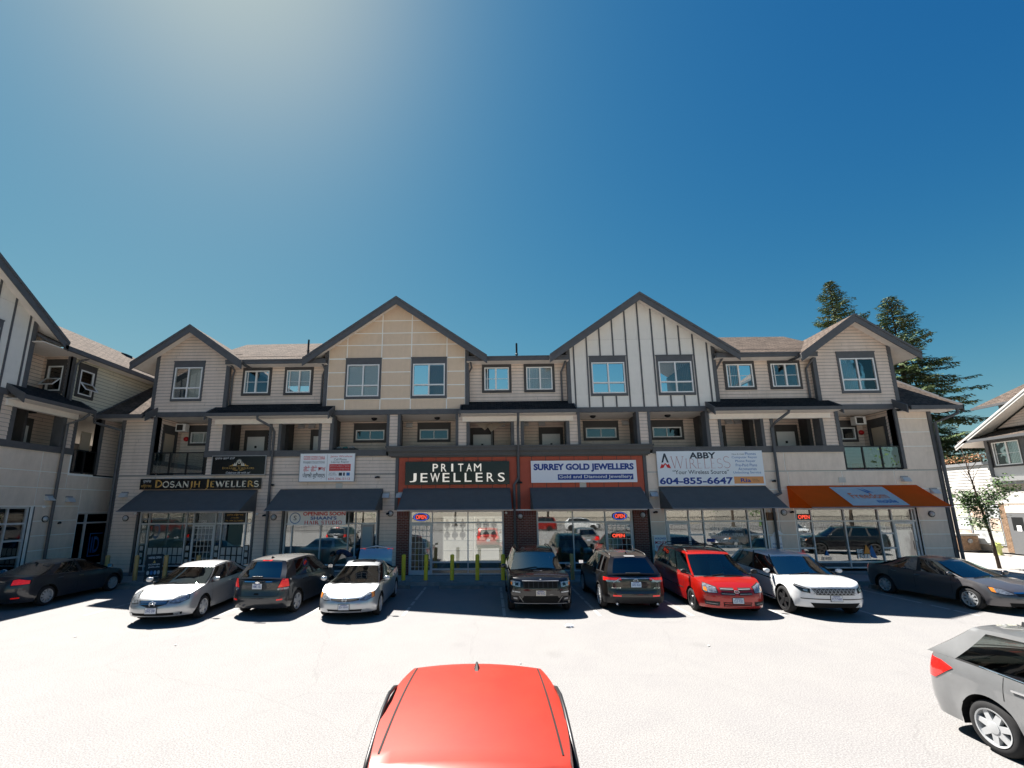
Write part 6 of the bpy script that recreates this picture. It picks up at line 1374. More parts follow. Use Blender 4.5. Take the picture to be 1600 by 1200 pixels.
def antenna(g, X):
    h = g['bvh'].ray_cast(Vector((X, 0, 3)), Vector((0, 0, -1)))
    b = MB(); z = h[0].z; b.hexa([(X-.09, -.03, z-.005), (X+.07, -.02, z-.005), (X+.07, .02, z-.005), (X-.09, .03, z-.005), (X-.09, -.006, z+.055), (X-.05, -.005, z+.05), (X-.05, .005, z+.05), (X-.09, .006, z+.055)]); b.build('antenna_fin', BLACK, g['root'])
def rails(g, m=None, w=.86):
    for s in (1, -1):
        P = []
        for i in range(9):
            X = g['xwt']-.05+(g['xrt']-g['xwt']+.1)*i/8; h = g['bvh'].ray_cast(Vector((X, s*g['hW']*g['wroof']*w, 3)), Vector((0, 0, -1)))
            if h[0]: P.append(h[0]+Vector((0, 0, .0 if i in (0, 8) else .05)))
        b = MB(); b.tube(P, .018, 6); b.build('roof_rail', m or BLACK, g['root'], smooth=True)

SED = dict(L=4.56, W=1.78, H=1.435, wb=2.68, fo=.92, R=.32, spokes=10, shoulder=[(-2.28, .93), (-2.1, 1.0), (-1.5, 1.0), (-.6, .96), (.5, .925), (1.25, .9), (1.8, .8), (2.15, .68), (2.28, .6)], xwb=1.32, xwt=.35, xrt=-.85, xrb=-1.72, wroof=.66, nose=[(.2, -.06), (.35, 0), (.5, 0), (.62, -.06), (.8, -.16)], rear=[(.25, -.05), (.45, 0), (.75, -.02), (1.0, -.12)], bp=.46)
INDOOR = {}
DUSTB = paint('dusty_black_paint', (.03, .031, .038), .3, .3, .1); SILV = paint('silver_paint', (.44, .45, .46), .65, .32); SILV2 = paint('pale_silver_paint', (.46, .48, .5), .6, .3)
GRYD = paint('dark_grey_paint', (.036, .039, .044), .5, .32, .06); JBLK = paint('gloss_black_paint', (.006, .006, .008), .2, .2); BBR = paint('brownish_black_paint', (.02, .017, .015), .4, .28, .06)
REDC = paint('bright_red_paint', (.34, .008, .004), .25, .3); WHT = paint('white_pearl_paint', (.62, .63, .64), .05, .25); GRYM = paint('warm_grey_paint', (.105, .10, .105), .55, .32); SILG = paint('grey_silver_paint', (.24, .245, .25), .55, .34, .05)
# 1 black sedan, nose to the kerb
car_, g = car('parked_car', -15.87, 16.85, 90, dict(SED, paint=DUSTB, roofpaint=paint('dusty_glare_black_roof_paint', (.12, .118, .112), .3, .38, .1), spokes=10, handle=CHROME, rw=glass('dusty_rear_glass', (.25, .25, .24), .3, rough=.25, wav=0)), 'black sedan at the left edge parked nose in beside the grey corner', 'car')  # roof colour lightened to stand in for sun glare, on top of dust
lamps(g, 'r', [(.48, .78), (.9, .80), (.9, .9), (.62, .96), (.5, .93)], TAILL, 'tail_light', R(22)); plate_(g, 'r', .62, 'BK4 18L'); g['lay']('bumper_insert', [(-.5, .28), (.5, .28), (.5, .36), (-.5, .36)], 'r', PLAST); lamps(g, 'r', [(.55, .36), (.75, .37), (.75, .41), (.55, .4)], TAILL, 'reflector', R(10)); g['lay']('chrome_strip', [(-.45, .88), (.45, .88), (.45, .9), (-.45, .9)], 'r', CHROME, .01); antenna(g, -.95); lamps(g, 'f', [(.45, .58), (.8, .62), (.86, .74), (.6, .68)], HEADL, 'headlight', R(20))
for s in (1, -1): b = MB(); b.tube([(Vector((X, s*(.89*.955), g['sh'](X)+.012))) for X in (-1.35, -.8, 0, .7, 1.1)], .011, 5); b.build('window_chrome', CHROME, g['root'])
# 2 silver sedan
car_, g = car('parked_car', -9.55, 15.25, -86, dict(SED, L=4.83, W=1.81, H=1.47, wb=2.78, fo=.98, shoulder=[(-2.41, .92), (-2.2, 1.0), (-1.5, 1.0), (-.5, .97), (.5, .95), (1.25, .93), (1.85, .84), (2.2, .74), (2.41, .64)], xwb=1.38, xwt=.38, xrt=-.95, xrb=-1.75, paint=SILV, spokes=6, handle=CHROME), 'silver sedan with a shiny white sunlit hood, first silver car from the left', 'car')
lamps(g, 'f', [(.44, .60), (.66, .58), (.86, .66), (.88, .86), (.74, .82), (.58, .72)], HEADL, 'headlight', R(24)); g['lay']('grille', [(-.4, .66), (.4, .66), (.36, .56), (.12, .5), (-.12, .5), (-.36, .56)], 'f', PLAST, .008); slats(g, 'f', -.36, .36, .56, .66, 3, CHROME, .006)
g['lay']('grille_rim', [(-.44, .665), (.44, .665), (.44, .68), (-.44, .68)], 'f', CHROME, .014)
g['lay']('air_intake', [(-.72, .34), (.72, .34), (.7, .27), (-.7, .27)], 'f', WELL, .006); lamps(g, 'f', [(.56, .27), (.7, .27), (.7, .35), (.56, .35)], HEADL, 'fog_lamp', R(8), .012); plate_(g, 'f', .41, 'SW5 09F')
def badge(g, axis, z, r, kind='ring', y=0):
    D = Vector((-1, 0, 0)) if axis == 'f' else Vector((1, 0, 0)); h = g['bvh'].ray_cast(Vector((5 if axis == 'f' else -5, y, z)), D, 10)[0]; s = 1 if axis == 'f' else -1
    b = MB(); n = 16; pts = [(h.x+s*.022, y+r*math.cos(2*math.pi*i/n), z+r*.9*math.sin(2*math.pi*i/n)) for i in range(n+1)]; b.tube(pts, r*.14, 5, cap=False)
    if kind == 'bar': b.tube([(h.x+s*.025, y-r*1.1, z), (h.x+s*.025, y+r*1.1, z)], r*.16, 5)
    if kind == 'h': b.tube([(h.x+s*.025, y-r*.45, z-r*.6), (h.x+s*.025, y-r*.5, z+r*.6)], r*.15, 5); b.tube([(h.x+s*.025, y+r*.45, z-r*.6), (h.x+s*.025, y+r*.5, z+r*.6)], r*.15, 5); b.tube([(h.x+s*.025, y-r*.45, z), (h.x+s*.025, y+r*.45, z)], r*.13, 5)
    if kind == 'oval': b.v = [(v[0], y+(v[1]-y)*1.4, v[2]) for v in b.v]; b.tube([(h.x+s*.025, y, z-r*.7), (h.x+s*.025, y, z+r*.5)], r*.12, 5); b.tube([(h.x+s*.025, y-r*.6, z+r*.4), (h.x+s*.025, y+r*.6, z+r*.4)], r*.12, 5)
    if kind == 'cross': b.f = []; b.v = []; b.m = []; b.box(h.x+min(s*.01, s*.03), h.x+max(s*.01, s*.03), y-r*1.4, y+r*1.4, z-r*.3, z+r*.3); b.box(h.x+min(s*.012, s*.033), h.x+max(s*.012, s*.033), y-r*.6, y+r*.6, z-r*.6, z+r*.6)
    b.build('badge', CHROME, g['root'], smooth=kind != 'cross')
badge(g, 'f', .575, .075, 'bar'); wipers(g)
# 3 grey hatchback crossover, rear towards us
HB = dict(L=4.28, W=1.78, H=1.66, wb=2.555, fo=.88, R=.335, spokes=5, shoulder=[(-2.14, .98), (-1.9, 1.1), (-1.0, 1.07), (.4, 1.03), (1.1, 1.0), (1.6, .94), (2.0, .82), (2.14, .7)], xwb=1.2, xwt=.42, xrt=-1.62, xrb=-2.0, wroof=.7, tail='hatch', nose=[(.2, -.05), (.4, 0), (.6, 0), (.8, -.1)], rear=[(.25, -.06), (.42, .02), (.6, .02), (.68, -.02), (1.0, -.05), (1.1, -.07)], roofdrop=.05, rbow=.12, cornerR=.42, bp=.42, pillars=[(0, .035, 'p'), (.035, .40, 'g'), (.40, .45, 'b'), (.45, .80, 'g'), (.80, 1, 'p')], bowR=.1, steel=False, sill=.24)
car_, g = car('parked_car', -6.84, 15.95, 86.5, dict(HB, paint=GRYD, roofpaint=paint('lighter_grey_roof_paint', (.12, .117, .114), .4, .4, .1), rw=glass('rear_blue_glass', (.12, .14, .15), .22, wav=0)), 'dark grey crossover seen from behind with red tail lights, between the two silver sedans', 'car')  # roof paint lighter than the body, with random tone variation
lamps(g, 'r', [(.58, .84), (.9, .86), (.86, 1.07), (.7, 1.09)], TAILL, 'tail_light', R(28)); lamps(g, 'r', [(.575, .77), (.88, .79), (.89, .84), (.58, .83)], HEADL, 'reverse_lamp', R(28)); plate_(g, 'r', .88, 'NM5 10L'); g['lay']('handle_strip', [(-.42, .995), (.42, .995), (.44, 1.015), (-.44, 1.015)], 'r', CHROME, .012); badge(g, 'r', .985, .05, 'cross')
g['lay']('tailgate_seam', [(-.62, .60), (.62, .60), (.62, .61), (-.62, .61)], 'r', SEAM, .003); lamps(g, 'r', [(.6, .48), (.76, .49), (.76, .53), (.6, .52)], TAILL, 'reflector', R(16)); g['lay']('tow_cover', [(-.08, .64), (.08, .64), (.06, .69), (-.06, .69)], 'r', WELL, .004); g['lay']('brake_light', [(-.15, 1.56), (.15, 1.56), (.15, 1.585), (-.15, 1.585)], 'r', TAILL, .02); antenna(g, -1.3)
for s in (1, -1): g['lay']('tailgate_seam', [(s*.6, .61), (s*.608, .61), (s*.69, .83), (s*.682, .83)], 'r', SEAM, .003)
b = MB(); b.box(-2.16, -2.1, -.16, .16, 1.12, 1.17); b.build('rear_wiper', PLAST, g['root'])
b = MB(); b.tube([(-2.1, .45, .27), (-2.2, .45, .26)], .03, 8); b.build('exhaust_tip', CHROME, g['root'])
# 4 pale silver sedan, trunk open
car_, g = car('parked_car', -4.26, 15.62, -88, dict(SED, L=4.54, W=1.76, H=1.44, wb=2.7, fo=.9, shoulder=[(-2.27, .93), (-2.05, .99), (-1.5, 1.0), (-.6, .96), (.4, .93), (1.3, .9), (1.75, .8), (2.1, .68), (2.27, .58)], xwb=1.42, xwt=.28, xrt=-.8, xrb=-1.6, paint=SILV2, spokes=5, open=True, roofpaint=SILV2, mirrorpaint=SILV2), 'pale silver sedan with its trunk lid raised behind and sunlit hood', 'car')
lamps(g, 'f', [(.44, .58), (.62, .56), (.86, .63), (.88, .76), (.66, .7)], HEADL, 'headlight', R(24), extra=[([(.77, .6), (.86, .63), (.88, .76), (.78, .735)], AMBER, 'indicator')]); g['lay']('grille', [(-.42, .64), (.42, .64), (.4, .57), (.15, .54), (-.15, .54), (-.4, .57)], 'f', PLAST, .008); g['lay']('grille_bar', [(-.42, .615), (.42, .615), (.42, .64), (-.42, .64)], 'f', mat('blue_grey_grille', (.12, .16, .22), .3, .5), .014)
g['lay']('air_intake', [(-.5, .33), (.5, .33), (.44, .23), (-.44, .23)], 'f', WELL, .006); badge(g, 'f', .585, .065, 'h'); plate_(g, 'f', .40, 'JD1 05W'); wipers(g)
g['lay']('sunroof', [(-.35, -.38), (.12, -.38), (.12, .38), (-.35, .38)], 't', JBLK, .008)
TL = empty('x', (0, 0, 0)); bpy.data.objects.remove(TL)
b = MB(); N = 8
for i in range(N):
    for j in range(6):
        def P(i, j): u = i/N*2-1; v = j/6; return (-1.68-.18*v-.08*(1-u*u)+.06*math.sin(v*3.1), u*(.64-.03*v), .98+.66*v)
        b.poly((P(i, j), P(i+1, j), P(i+1, j+1), P(i, j+1)))
o = b.build('trunk_lid', SILV2, g['root'], smooth=True); b = MB(); b.tube([(-1.93, -.6, 1.64), (-1.98, 0, 1.72), (-1.93, .6, 1.64)], .035, 8); b.build('lid_edge', SILV2, o, smooth=True)
for s in (1, -1): b = MB(); b.box(-1.98, -1.88, min(s*.42, s*.62), max(s*.42, s*.62), 1.6, 1.655); b.build('lid_lamp', TAILL, o)
b = MB(); b.box(-2.2, -1.75, -.6, .6, .5, .56); b.box(-2.2, -2.15, -.6, .6, .56, .9); b.build('trunk_floor', WELL, g['root'])
# 5 black suv, front
SUV = dict(L=4.82, W=1.95, H=1.78, wb=2.915, fo=.9, R=.38, spokes=5, sill=.3, tail='hatch', shoulder=[(-2.41, 1.05), (-2.1, 1.2), (-1.0, 1.17), (.4, 1.14), (1.2, 1.13), (1.9, 1.1), (2.25, 1.04), (2.41, .96)], xwb=1.2, xwt=.45, xrt=-1.85, xrb=-2.28, wroof=.72, cornerF=.5, ex=3.2, nose=[(.3, -.12), (.5, -.02), (.7, 0), (.95, -.05), (1.1, -.12)], rear=[(.3, -.08), (.5, 0), (.75, .0), (1.1, -.08)], dark=True, bp=.38, pillars=[(0, .03, 'p'), (.03, .36, 'g'), (.36, .40, 'b'), (.40, .70, 'g'), (.70, .74, 'b'), (.74, .92, 'g'), (.92, 1, 'p')], ftap=.03, bowR=.08, rbow=.1)
car_, g = car('parked_car', 1.52, 16.5, -90.5, dict(SUV, paint=JBLK, ws=CWSB, tint=True, mirrorpaint=JBLK), 'gloss black suv facing the camera with a slotted black grille', 'suv')
g['lay']('grille', [(-.52, .78), (.52, .78), (.55, .97), (-.55, .97)], 'f', WELL, .008, div=.06)
for i in range(8): a = -.5+i*.1429; g['lay']('grille_bar', [(a-.012, .785), (a+.012, .785), (a+.012, .965), (a-.012, .965)], 'f', RIMD, .02, div=.08)
g['lay']('grille_rim', [(-.55, .97), (.55, .97), (.55, .985), (-.55, .985)], 'f', GREYM, .02)
lamps(g, 'f', [(.6, .8), (.88, .84), (.93, .97), (.6, .95)], HEADL, 'headlight', R(14), .01, extra=[([(.66, .84), (.76, .84), (.76, .92), (.66, .92)], LBLUE if 0 else JBLK, 'lens'), ([(.86, .85), (.9, .86), (.92, .93), (.87, .93)], AMBER, 'indicator')])
lamps(g, 'f', [(.6, .645), (.86, .66), (.86, .69), (.6, .68)], HEADL, 'running_light', R(12), .01)
g['lay']('air_intake', [(-.62, .36), (.62, .36), (.5, .55), (-.5, .55)], 'f', WELL, .008); lamps(g, 'f', [(.66, .38), (.9, .42), (.9, .54), (.62, .55)], PLAST, 'fog_housing', R(12), .01); lamps(g, 'f', [(.7, .45), (.82, .46), (.82, .51), (.7, .5)], GREYM, 'fog_lamp', R(12), .018)
g['lay']('bumper_blade', [(-.8, .32), (.8, .32), (.78, .345), (-.78, .345)], 'f', GREYM, .012); g['lay']('lower_lip', [(-.66, .56), (-.62, .55), (-.5, .37), (-.53, .36)], 'f', mat('dull_silver_trim', (.2, .19, .18), .4, .4), .016); g['lay']('lower_lip', [(.66, .56), (.62, .55), (.5, .37), (.53, .36)][::-1], 'f', MATS['dull_silver_trim'], .016)
plate_(g, 'f', .64, '796 WXG', m=mat('tan_plate', (.55, .5, .42), .4, var=.15, vscale=20)); wipers(g); rails(g); badge(g, 'f', 1.02, .02, 'cross')
g['lay']('hood_vent', [(1.55, -.14), (1.62, -.14), (1.62, .14), (1.55, .14)], 't', GREYM, .008)
# 6 brownish black crossover, rear
RV = dict(L=4.6, W=1.86, H=1.70, wb=2.69, fo=.93, R=.36, spokes=10, sill=.27, tail='hatch', shoulder=[(-2.3, 1.0), (-2.05, 1.14), (-1.0, 1.1), (.4, 1.06), (1.1, 1.04), (1.7, 1.0), (2.1, .92), (2.3, .82)], xwb=1.25, xwt=.45, xrt=-1.75, xrb=-2.15, wroof=.7, cornerR=.45, ex=3.0, rear=[(.27, -.1), (.4, .0), (.58, .03), (.66, -.01), (1.0, -.05), (1.15, -.1)], bp=.4, pillars=[(0, .03, 'p'), (.03, .38, 'g'), (.38, .42, 'b'), (.42, .74, 'g'), (.74, .79, 'b'), (.79, .9, 'g'), (.9, 1, 'p')], rbow=.1, bowR=.1, cladding=True, nose=[(.27, -.1), (.5, 0), (.8, -.02), (1.0, -.12)])
car_, g = car('parked_car', 4.42, 16.6, 89.5, dict(RV, paint=BBR, roofpaint=paint('dusty_glare_brown_roof_paint', (.085, .075, .068), .4, .3, .1), tint=True, mirrorpaint=BBR), 'brownish black crossover seen from behind with a silver strip between its tail lights', 'suv')  # sky glare put into the paler roof colour, besides some dust
lamps(g, 'r', [(.42, .97), (.62, .955), (.96, .93), (.96, 1.03), (.44, 1.03)], TAILL, 'tail_light', R(16), .012); lamps(g, 'r', [(.46, .905), (.86, .895), (.88, .95), (.5, .965)], HEADL, 'reverse_lamp', R(16), .013)
g['lay']('silver_strip', [(-.46, 1.0), (.46, 1.0), (.42, 1.025), (-.42, 1.025)], 'r', SILV, .016)
for s in (1, -1): q = [(.46, 1.0), (.66, .885), (.66, .905), (.46, 1.025)]; g['lay']('silver_strip', q if s > 0 else mirror_y(q), 'r', SILV, .016)
badge(g, 'r', .955, .045, 'oval'); plate_(g, 'r', .84, 'GR5 K64', m=mat('blue_white_plate', (.45, .56, .66), .4)); g['lay']('tailgate_seam', [(-.6, .66), (.6, .66), (.6, .67), (-.6, .67)], 'r', SEAM, .004); g['lay']('tailgate_panel', [(-.58, .58), (.58, .58), (.6, .645), (-.6, .645)], 'r', GRYD, .004)
lamps(g, 'r', [(.46, .5), (.7, .5), (.7, .54), (.46, .54)], TAILL, 'reflector', R(6), .01); g['lay']('bumper_cladding', [(-.8, .3), (.8, .3), (.74, .48), (-.74, .48)], 'r', PLAST, .006)
for s in (1, -1): b = MB(); b.tube([(-2.18, s*.6, .3), (-2.32, s*.6, .29)], .045, 12, cap=False); b.tube([(-2.2, s*.6, .3), (-2.3, s*.6, .29)], .035, 10); b.build('exhaust_tip', CHROME, g['root'], smooth=True)
def reartext(g, s, y0, y1, z0, z1, m, axis='r'):
    D = Vector((1, 0, 0)) if axis == 'r' else Vector((-1, 0, 0)); k = -1 if axis == 'r' else 1
    def fn(x_, z_):
        yy = -x_ if axis == 'r' else x_
        h = g['bvh'].ray_cast(Vector((5*k, yy, z_)), D, 10)[0]; return (h.x+k*.02, yy, z_)
    text(s, y0, y1, z0, z1, 0, m, g['root'], 'badge_lettering', .01, fn=fn)
reartext(g, 'RAV4', -.72, -.46, .72, .76, CHROME); reartext(g, 'AWD', .52, .72, .72, .76, CHROME); rails(g); antenna(g, -1.3)
b = MB(); b.box(-2.2, -2.14, -.18, .26, 1.13, 1.17); b.build('rear_wiper', PLAST, g['root']); g['lay']('brake_light', [(-.16, 1.6), (.16, 1.6), (.16, 1.62), (-.16, 1.62)], 'r', GREYM, .02)
# 7 red minivan
MV = dict(L=5.14, W=1.95, H=1.75, wb=3.08, fo=.95, R=.33, spokes=5, steel=True, dark=True, sill=.22, tail='hatch', shoulder=[(-2.57, 1.0), (-2.3, 1.1), (-1.0, 1.08), (.6, 1.05), (1.5, 1.03), (1.95, .96), (2.3, .86), (2.57, .72)], xwb=1.78, xwt=.75, xrt=-2.15, xrb=-2.45, wroof=.74, cornerF=.72, nose=[(.2, -.05), (.45, 0), (.62, -.01), (.8, -.1), (.95, -.2)], rear=[(.25, -.05), (.5, 0), (1.1, -.05)], bp=.34, pillars=[(0, .045, 'p'), (.045, .31, 'g'), (.31, .345, 'b'), (.345, .63, 'g'), (.63, .665, 'b'), (.665, .93, 'g'), (.93, 1, 'p')], mirrorpaint=PLAST, bowR=.08, doors=(1.05, .1, -1.05), handle=PLAST)
car_, g = car('parked_car', 7.3, 16.45, -93, dict(MV, paint=REDC, seat=mat('tan_seat', (.3, .27, .22), .9)), 'bright red minivan with black roof rack and plain steel wheels', 'minivan')
lamps(g, 'f', [(.52, .66), (.84, .66), (.9, .72), (.9, .9), (.56, .8)], HEADL, 'headlight', R(22), .01, extra=[([(.78, .68), (.88, .71), (.88, .8), (.8, .79)], AMBER, 'indicator')])
for s in (1, -1):
    for z0, z1 in ((.72, .795), (.60, .675)): q = [(.06, z0), (.43, z0+.01), (.45, z1), (.06, z1)]; q = q if s > 0 else mirror_y(q); g['lay']('grille', q, 'f', PLAST, .012); q = [(.07, (z0+z1)/2-.007), (.42, (z0+z1)/2-.002), (.42, (z0+z1)/2+.013), (.07, (z0+z1)/2+.007)]; g['lay']('grille_slat', q if s > 0 else mirror_y(q), 'f', GREYM, .02)
g['lay']('air_intake', [(-.38, .28), (.38, .28), (.4, .41), (-.4, .41)], 'f', WELL, .006); slats(g, 'f', -.37, .37, .28, .41, 2, REDC, .012, .014, 'intake_bar'); lamps(g, 'f', [(.5, .3), (.86, .32), (.88, .42), (.48, .42)], PLAST, 'side_intake', R(14), .01, extra=[([(.54, .35), (.84, .36), (.84, .375), (.54, .365)], GREYM, 'slat')])
g['lay']('lower_lip', [(-.86, .2), (.86, .2), (.86, .25), (-.86, .25)], 'f', mat('grey_lip_plastic', (.14, .13, .125), .7), .01); plate_(g, 'f', .46, 'CL5 72D', m=mat('pale_blue_plate', (.5, .56, .6), .4)); badge(g, 'f', .70, .045, 'oval'); wipers(g); rails(g)
for yy in (.35, -.55): pass
for X in (.15, -.7, -1.5): b = MB(); zz = 1.79; b.tube([(X, -.62, zz-.02), (X, -.55, zz+.03), (X, .55, zz+.03), (X, .62, zz-.02)], .018, 6); b.build('roof_crossbar', BLACK, g['root'])
for s in (1, -1): g['lay']('rub_strip', [(-1.5, .56), (1.0, .56), (1.0, .585), (-1.5, .585)], 's', PLAST, .006, sgn=s, div=.2)
# 8 white suv
VE = dict(L=4.8, W=1.96, H=1.67, wb=2.87, fo=.88, R=.385, spokes=5, dark=True, sill=.28, tail='hatch', shoulder=[(-2.4, 1.0), (-2.1, 1.13), (-1.0, 1.08), (.4, 1.04), (1.2, 1.03), (1.75, 1.0), (2.15, .93), (2.4, .85)], xwb=1.3, xwt=.4, xrt=-1.75, xrb=-2.25, wroof=.7, cornerF=.6, ex=2.9, nose=[(.25, -.12), (.4, -.02), (.62, 0), (.8, -.02), (.95, -.1)], rear=[(.25, -.1), (.5, 0), (1.1, -.1)], bp=.42, pillars=[(0, .03, 'b'), (.03, .40, 'g'), (.40, .44, 'b'), (.44, .78, 'g'), (.78, .82, 'b'), (.82, .93, 'g'), (.93, 1, 'p')], tint=True, roofpaint=mat('pale_roof_paint', (.6, .62, .66), .3, coat=1), mirrorpaint=WHT, handle=WHT, bowR=.08)
car_, g = car('parked_car', 9.95, 16.05, -93.5, dict(VE, paint=WHT, ws=CWSB), 'white suv with a wide mesh grille and black five spoke wheels', 'suv')
g['lay']('grille', [(-.5, .66), (.5, .66), (.6, .82), (-.6, .82)], 'f', PLAST, .01)
for i in range(11):
    for s in (1, -1): a = -.52+i*.104; g['lay']('grille_mesh', [(a-.05*s-.01, .67), (a-.05*s+.01, .67), (a+.05*s+.01, .81), (a+.05*s-.01, .81)], 'f', GREYM, .02, div=.09)
for z in (.705, .745, .785): g['lay']('grille_mesh', [(-.54, z-.004), (.54, z-.004), (.54, z+.004), (-.54, z+.004)], 'f', GREYM, .022, div=.09)
g['lay']('grille_rim', [(-.52, .645), (.52, .645), (.52, .66), (-.52, .66)], 'f', SILG, .02)
lamps(g, 'f', [(.63, .7), (.8, .73), (.97, .85), (.93, .9), (.63, .8)], JBLK, 'headlight', R(24), .01, extra=[([(.67, .725), (.76, .74), (.78, .79), (.68, .785)], HEADL, 'lens'), ([(.66, .79), (.95, .875), (.95, .887), (.66, .8)], GREYM, 'light_bar')])
reartext(g, 'RANGE  ROVER', -.42, .42, .865, .89, GREYM, 'f')
g['lay']('bumper_line', [(-.85, .525), (.85, .525), (.85, .55), (-.85, .55)], 'f', JBLK, .01); g['lay']('air_intake', [(-.55, .3), (.55, .3), (.66, .43), (-.66, .43)], 'f', WELL, .008); g['lay']('lower_lip', [(-.9, .26), (.9, .26), (.86, .3), (-.86, .3)], 'f', PLAST, .01); plate_(g, 'f', .56, 'FC9 N60', off=.02); wipers(g)
for s in (1, -1): g['lay']('side_blade', [(.05, .93), (.95, .89), (.95, .92), (.1, .95)], 's', JBLK, .006, sgn=s); g['lay']('sill_strip', [(-1.0, .33), (1.0, .33), (1.0, .37), (-1.0, .37)], 's', JBLK, .008, sgn=s, div=.2)
# 9 warm grey sedan at the right
car_, g = car('parked_car', 15.45, 16.35, -84, dict(SED, paint=GRYM, spokes=9, ws=glass('teal_windshield', (.35, .55, .55), .2, wav=.0), handle=CHROME, steer=0), 'warm dark grey sedan parked rear to the kerb at the right end of the building', 'car')
lamps(g, 'f', [(.44, .58), (.62, .56), (.86, .62), (.9, .74), (.66, .70)], HEADL, 'headlight', R(26), extra=[([(.8, .60), (.88, .63), (.9, .74), (.82, .73)], AMBER, 'indicator')]); g['lay']('grille', [(-.42, .62), (.42, .62), (.38, .52), (-.38, .52)], 'f', PLAST, .008); g['lay']('grille_bar', [(-.44, .60), (.44, .60), (.44, .635), (-.44, .635)], 'f', CHROME, .014); g['lay']('air_intake', [(-.6, .34), (.6, .34), (.55, .24), (-.55, .24)], 'f', WELL, .006)
lamps(g, 'r', [(.5, .82), (.86, .80), (.88, .95), (.55, .94)], TAILL, 'tail_light', R(22)); plate_(g, 'f', .43, 'DA2 31K'); wipers(g); badge(g, 'f', .57, .055, 'h')
# 10 silver sedan bottom right, 11 red car bottom centre
car_, SG_ = car('parked_car', 7.4, 5.25, -90, dict(SED, L=4.82, W=1.83, H=1.56, wb=2.8, fo=.98, shoulder=[(-2.41, .96), (-2.25, 1.02), (-1.6, 1.02), (-.6, .97), (.5, .95), (1.25, .93), (1.85, .84), (2.2, .74), (2.41, .64)], xwb=1.4, xwt=.45, xrt=-1.75, xrb=-2.28, tail='hatch', wroof=.72, rbow=.04, cornerR=.4, pillars=[(0, .035, 'p'), (.035, .40, 'g'), (.40, .45, 'b'), (.45, .88, 'g'), (.88, 1, 'p')], paint=SILG, spokes=7, tint=False, handle=CHROME), 'grey silver sedan cut off by the bottom right photo corner', 'car')
g = SG_; lamps(g, 'r', [(.5, .74), (.8, .72), (.8, .94), (.56, .94)], TAILL, 'rear_lamp', R(8), .01); antenna(g, -1.5); plate_(g, 'r', .7, 'HN2 40B'); lamps(g, 'f', [(.44, .60), (.66, .58), (.86, .66), (.88, .84), (.58, .72)], HEADL, 'headlight', R(24))
for s in (1, -1):
    b = MB(); b.tube([(Vector((X, s*(.915*.92-.0), g['sh'](X)+.012))) for X in (-1.45, -.8, 0, .7, 1.2)], .01, 5); b.build('window_chrome', CHROME, g['root'])
car_, g = car('parked_car', -.16, 4.02, -90, dict(HB, L=4.1, W=1.86, H=1.5, shoulder=[(-2.05, .9), (-1.85, .98), (-1.0, .96), (.4, .92), (1.1, .9), (1.6, .84), (1.95, .74), (2.05, .64)], xwb=1.2, xwt=.55, xrt=-1.45, xrb=-1.85, wb=2.5, fo=.82, R=.31, paint=REDC, roofpaint=paint('orange_red_roof_paint', (.30, .016, .004), .1, .5, .16), tint=True, wroof=.84), 'bright red hatchback whose roof shows at the bottom edge of the photo', 'car')
rails(g, RIMD, 1.0)
lamps(g, 'r', [(.55, .7), (.86, .72), (.84, .9), (.6, .92)], TAILL, 'tail_light', R(26)); plate_(g, 'r', .6, 'RM8 77H'); lamps(g, 'f', [(.44, .60), (.66, .58), (.84, .66), (.84, .8), (.58, .72)], HEADL, 'headlight', R(24))
for s in (1, -1): SG_['lay']('tail_light', [(-2.42, .70), (-2.05, .70), (-1.78, .90), (-1.95, .96), (-2.28, .985), (-2.42, .98)], 's', TAILL, .008, sgn=s)
g['lay']('sunroof_gasket', [(-1.2, -.02), (-1.19, -.02), (-1.19, .02), (-1.2, .02)], 't', SEAM, .004); g['lay']('roof_groove', [(-1.42, .66), (.4, .66), (.4, .675), (-1.42, .675)], 't', SEAM, .004); g['lay']('roof_groove', [(-1.42, -.675), (.4, -.675), (.4, -.66), (-1.42, -.66)], 't', SEAM, .004); antenna(g, -1.2)
# 12 white sliver behind the black sedan at the left edge
car_, g = car('parked_car', -18.35, 15.2, 90, dict(SED, paint=WHT, spokes=7), 'pale sedan mostly hidden behind the black sedan at the left photo edge', 'car')
lamps(g, 'r', [(.5, .8), (.86, .80), (.88, .95), (.55, .94)], TAILL, 'tail_light', R(22))

# chrome lines along the side windows of the saloons
# cars, fence and trees on the far side of the lot, seen in the shopfront glass
def again(src, x, y, head, label): o = copy_tree(src); o.location = (x, y, 0); o.rotation_euler = (0, 0, R(head)); o['label'] = label; return o
byl = {o['label']: o for o in S.objects if o.get('category') in ('car', 'suv', 'minivan')}
pick = lambda k: next(o for l, o in byl.items() if k in l)
again(pick('gloss black suv'), 23.5, 11.0, 200, 'gloss black suv beyond the right photo edge, reflected in the rightmost shop window')
again(pick('warm dark grey sedan'), 19.5, 5.2, 150, 'dark grey sedan beyond the right photo edge, reflected in the rightmost shop window')
again(pick('white suv'), 29, -3, 100, 'white suv across the lot, reflected high in the rightmost shop window')
again(pick('first silver car'), 16, -7, 80, 'silver sedan across the lot, reflected in the wireless shop window')
again(pick('dark grey crossover'), -12.5, 3.5, -90, 'dark grey crossover beyond the lower left photo edge, reflected in the left shop window')
again(pick('white suv'), 12.5, -20, 20, 'white suv behind the far fence, reflected in the upper panes of the wireless shop')
again(pick('bright red minivan'), 6.5, -20, 180, 'red minivan behind the far fence, reflected in the upper panes')
fe = empty('picket_fence', (0, -17, 0), 0, 'black metal picket fence across the lot, seen only in the shop windows', 'fence')
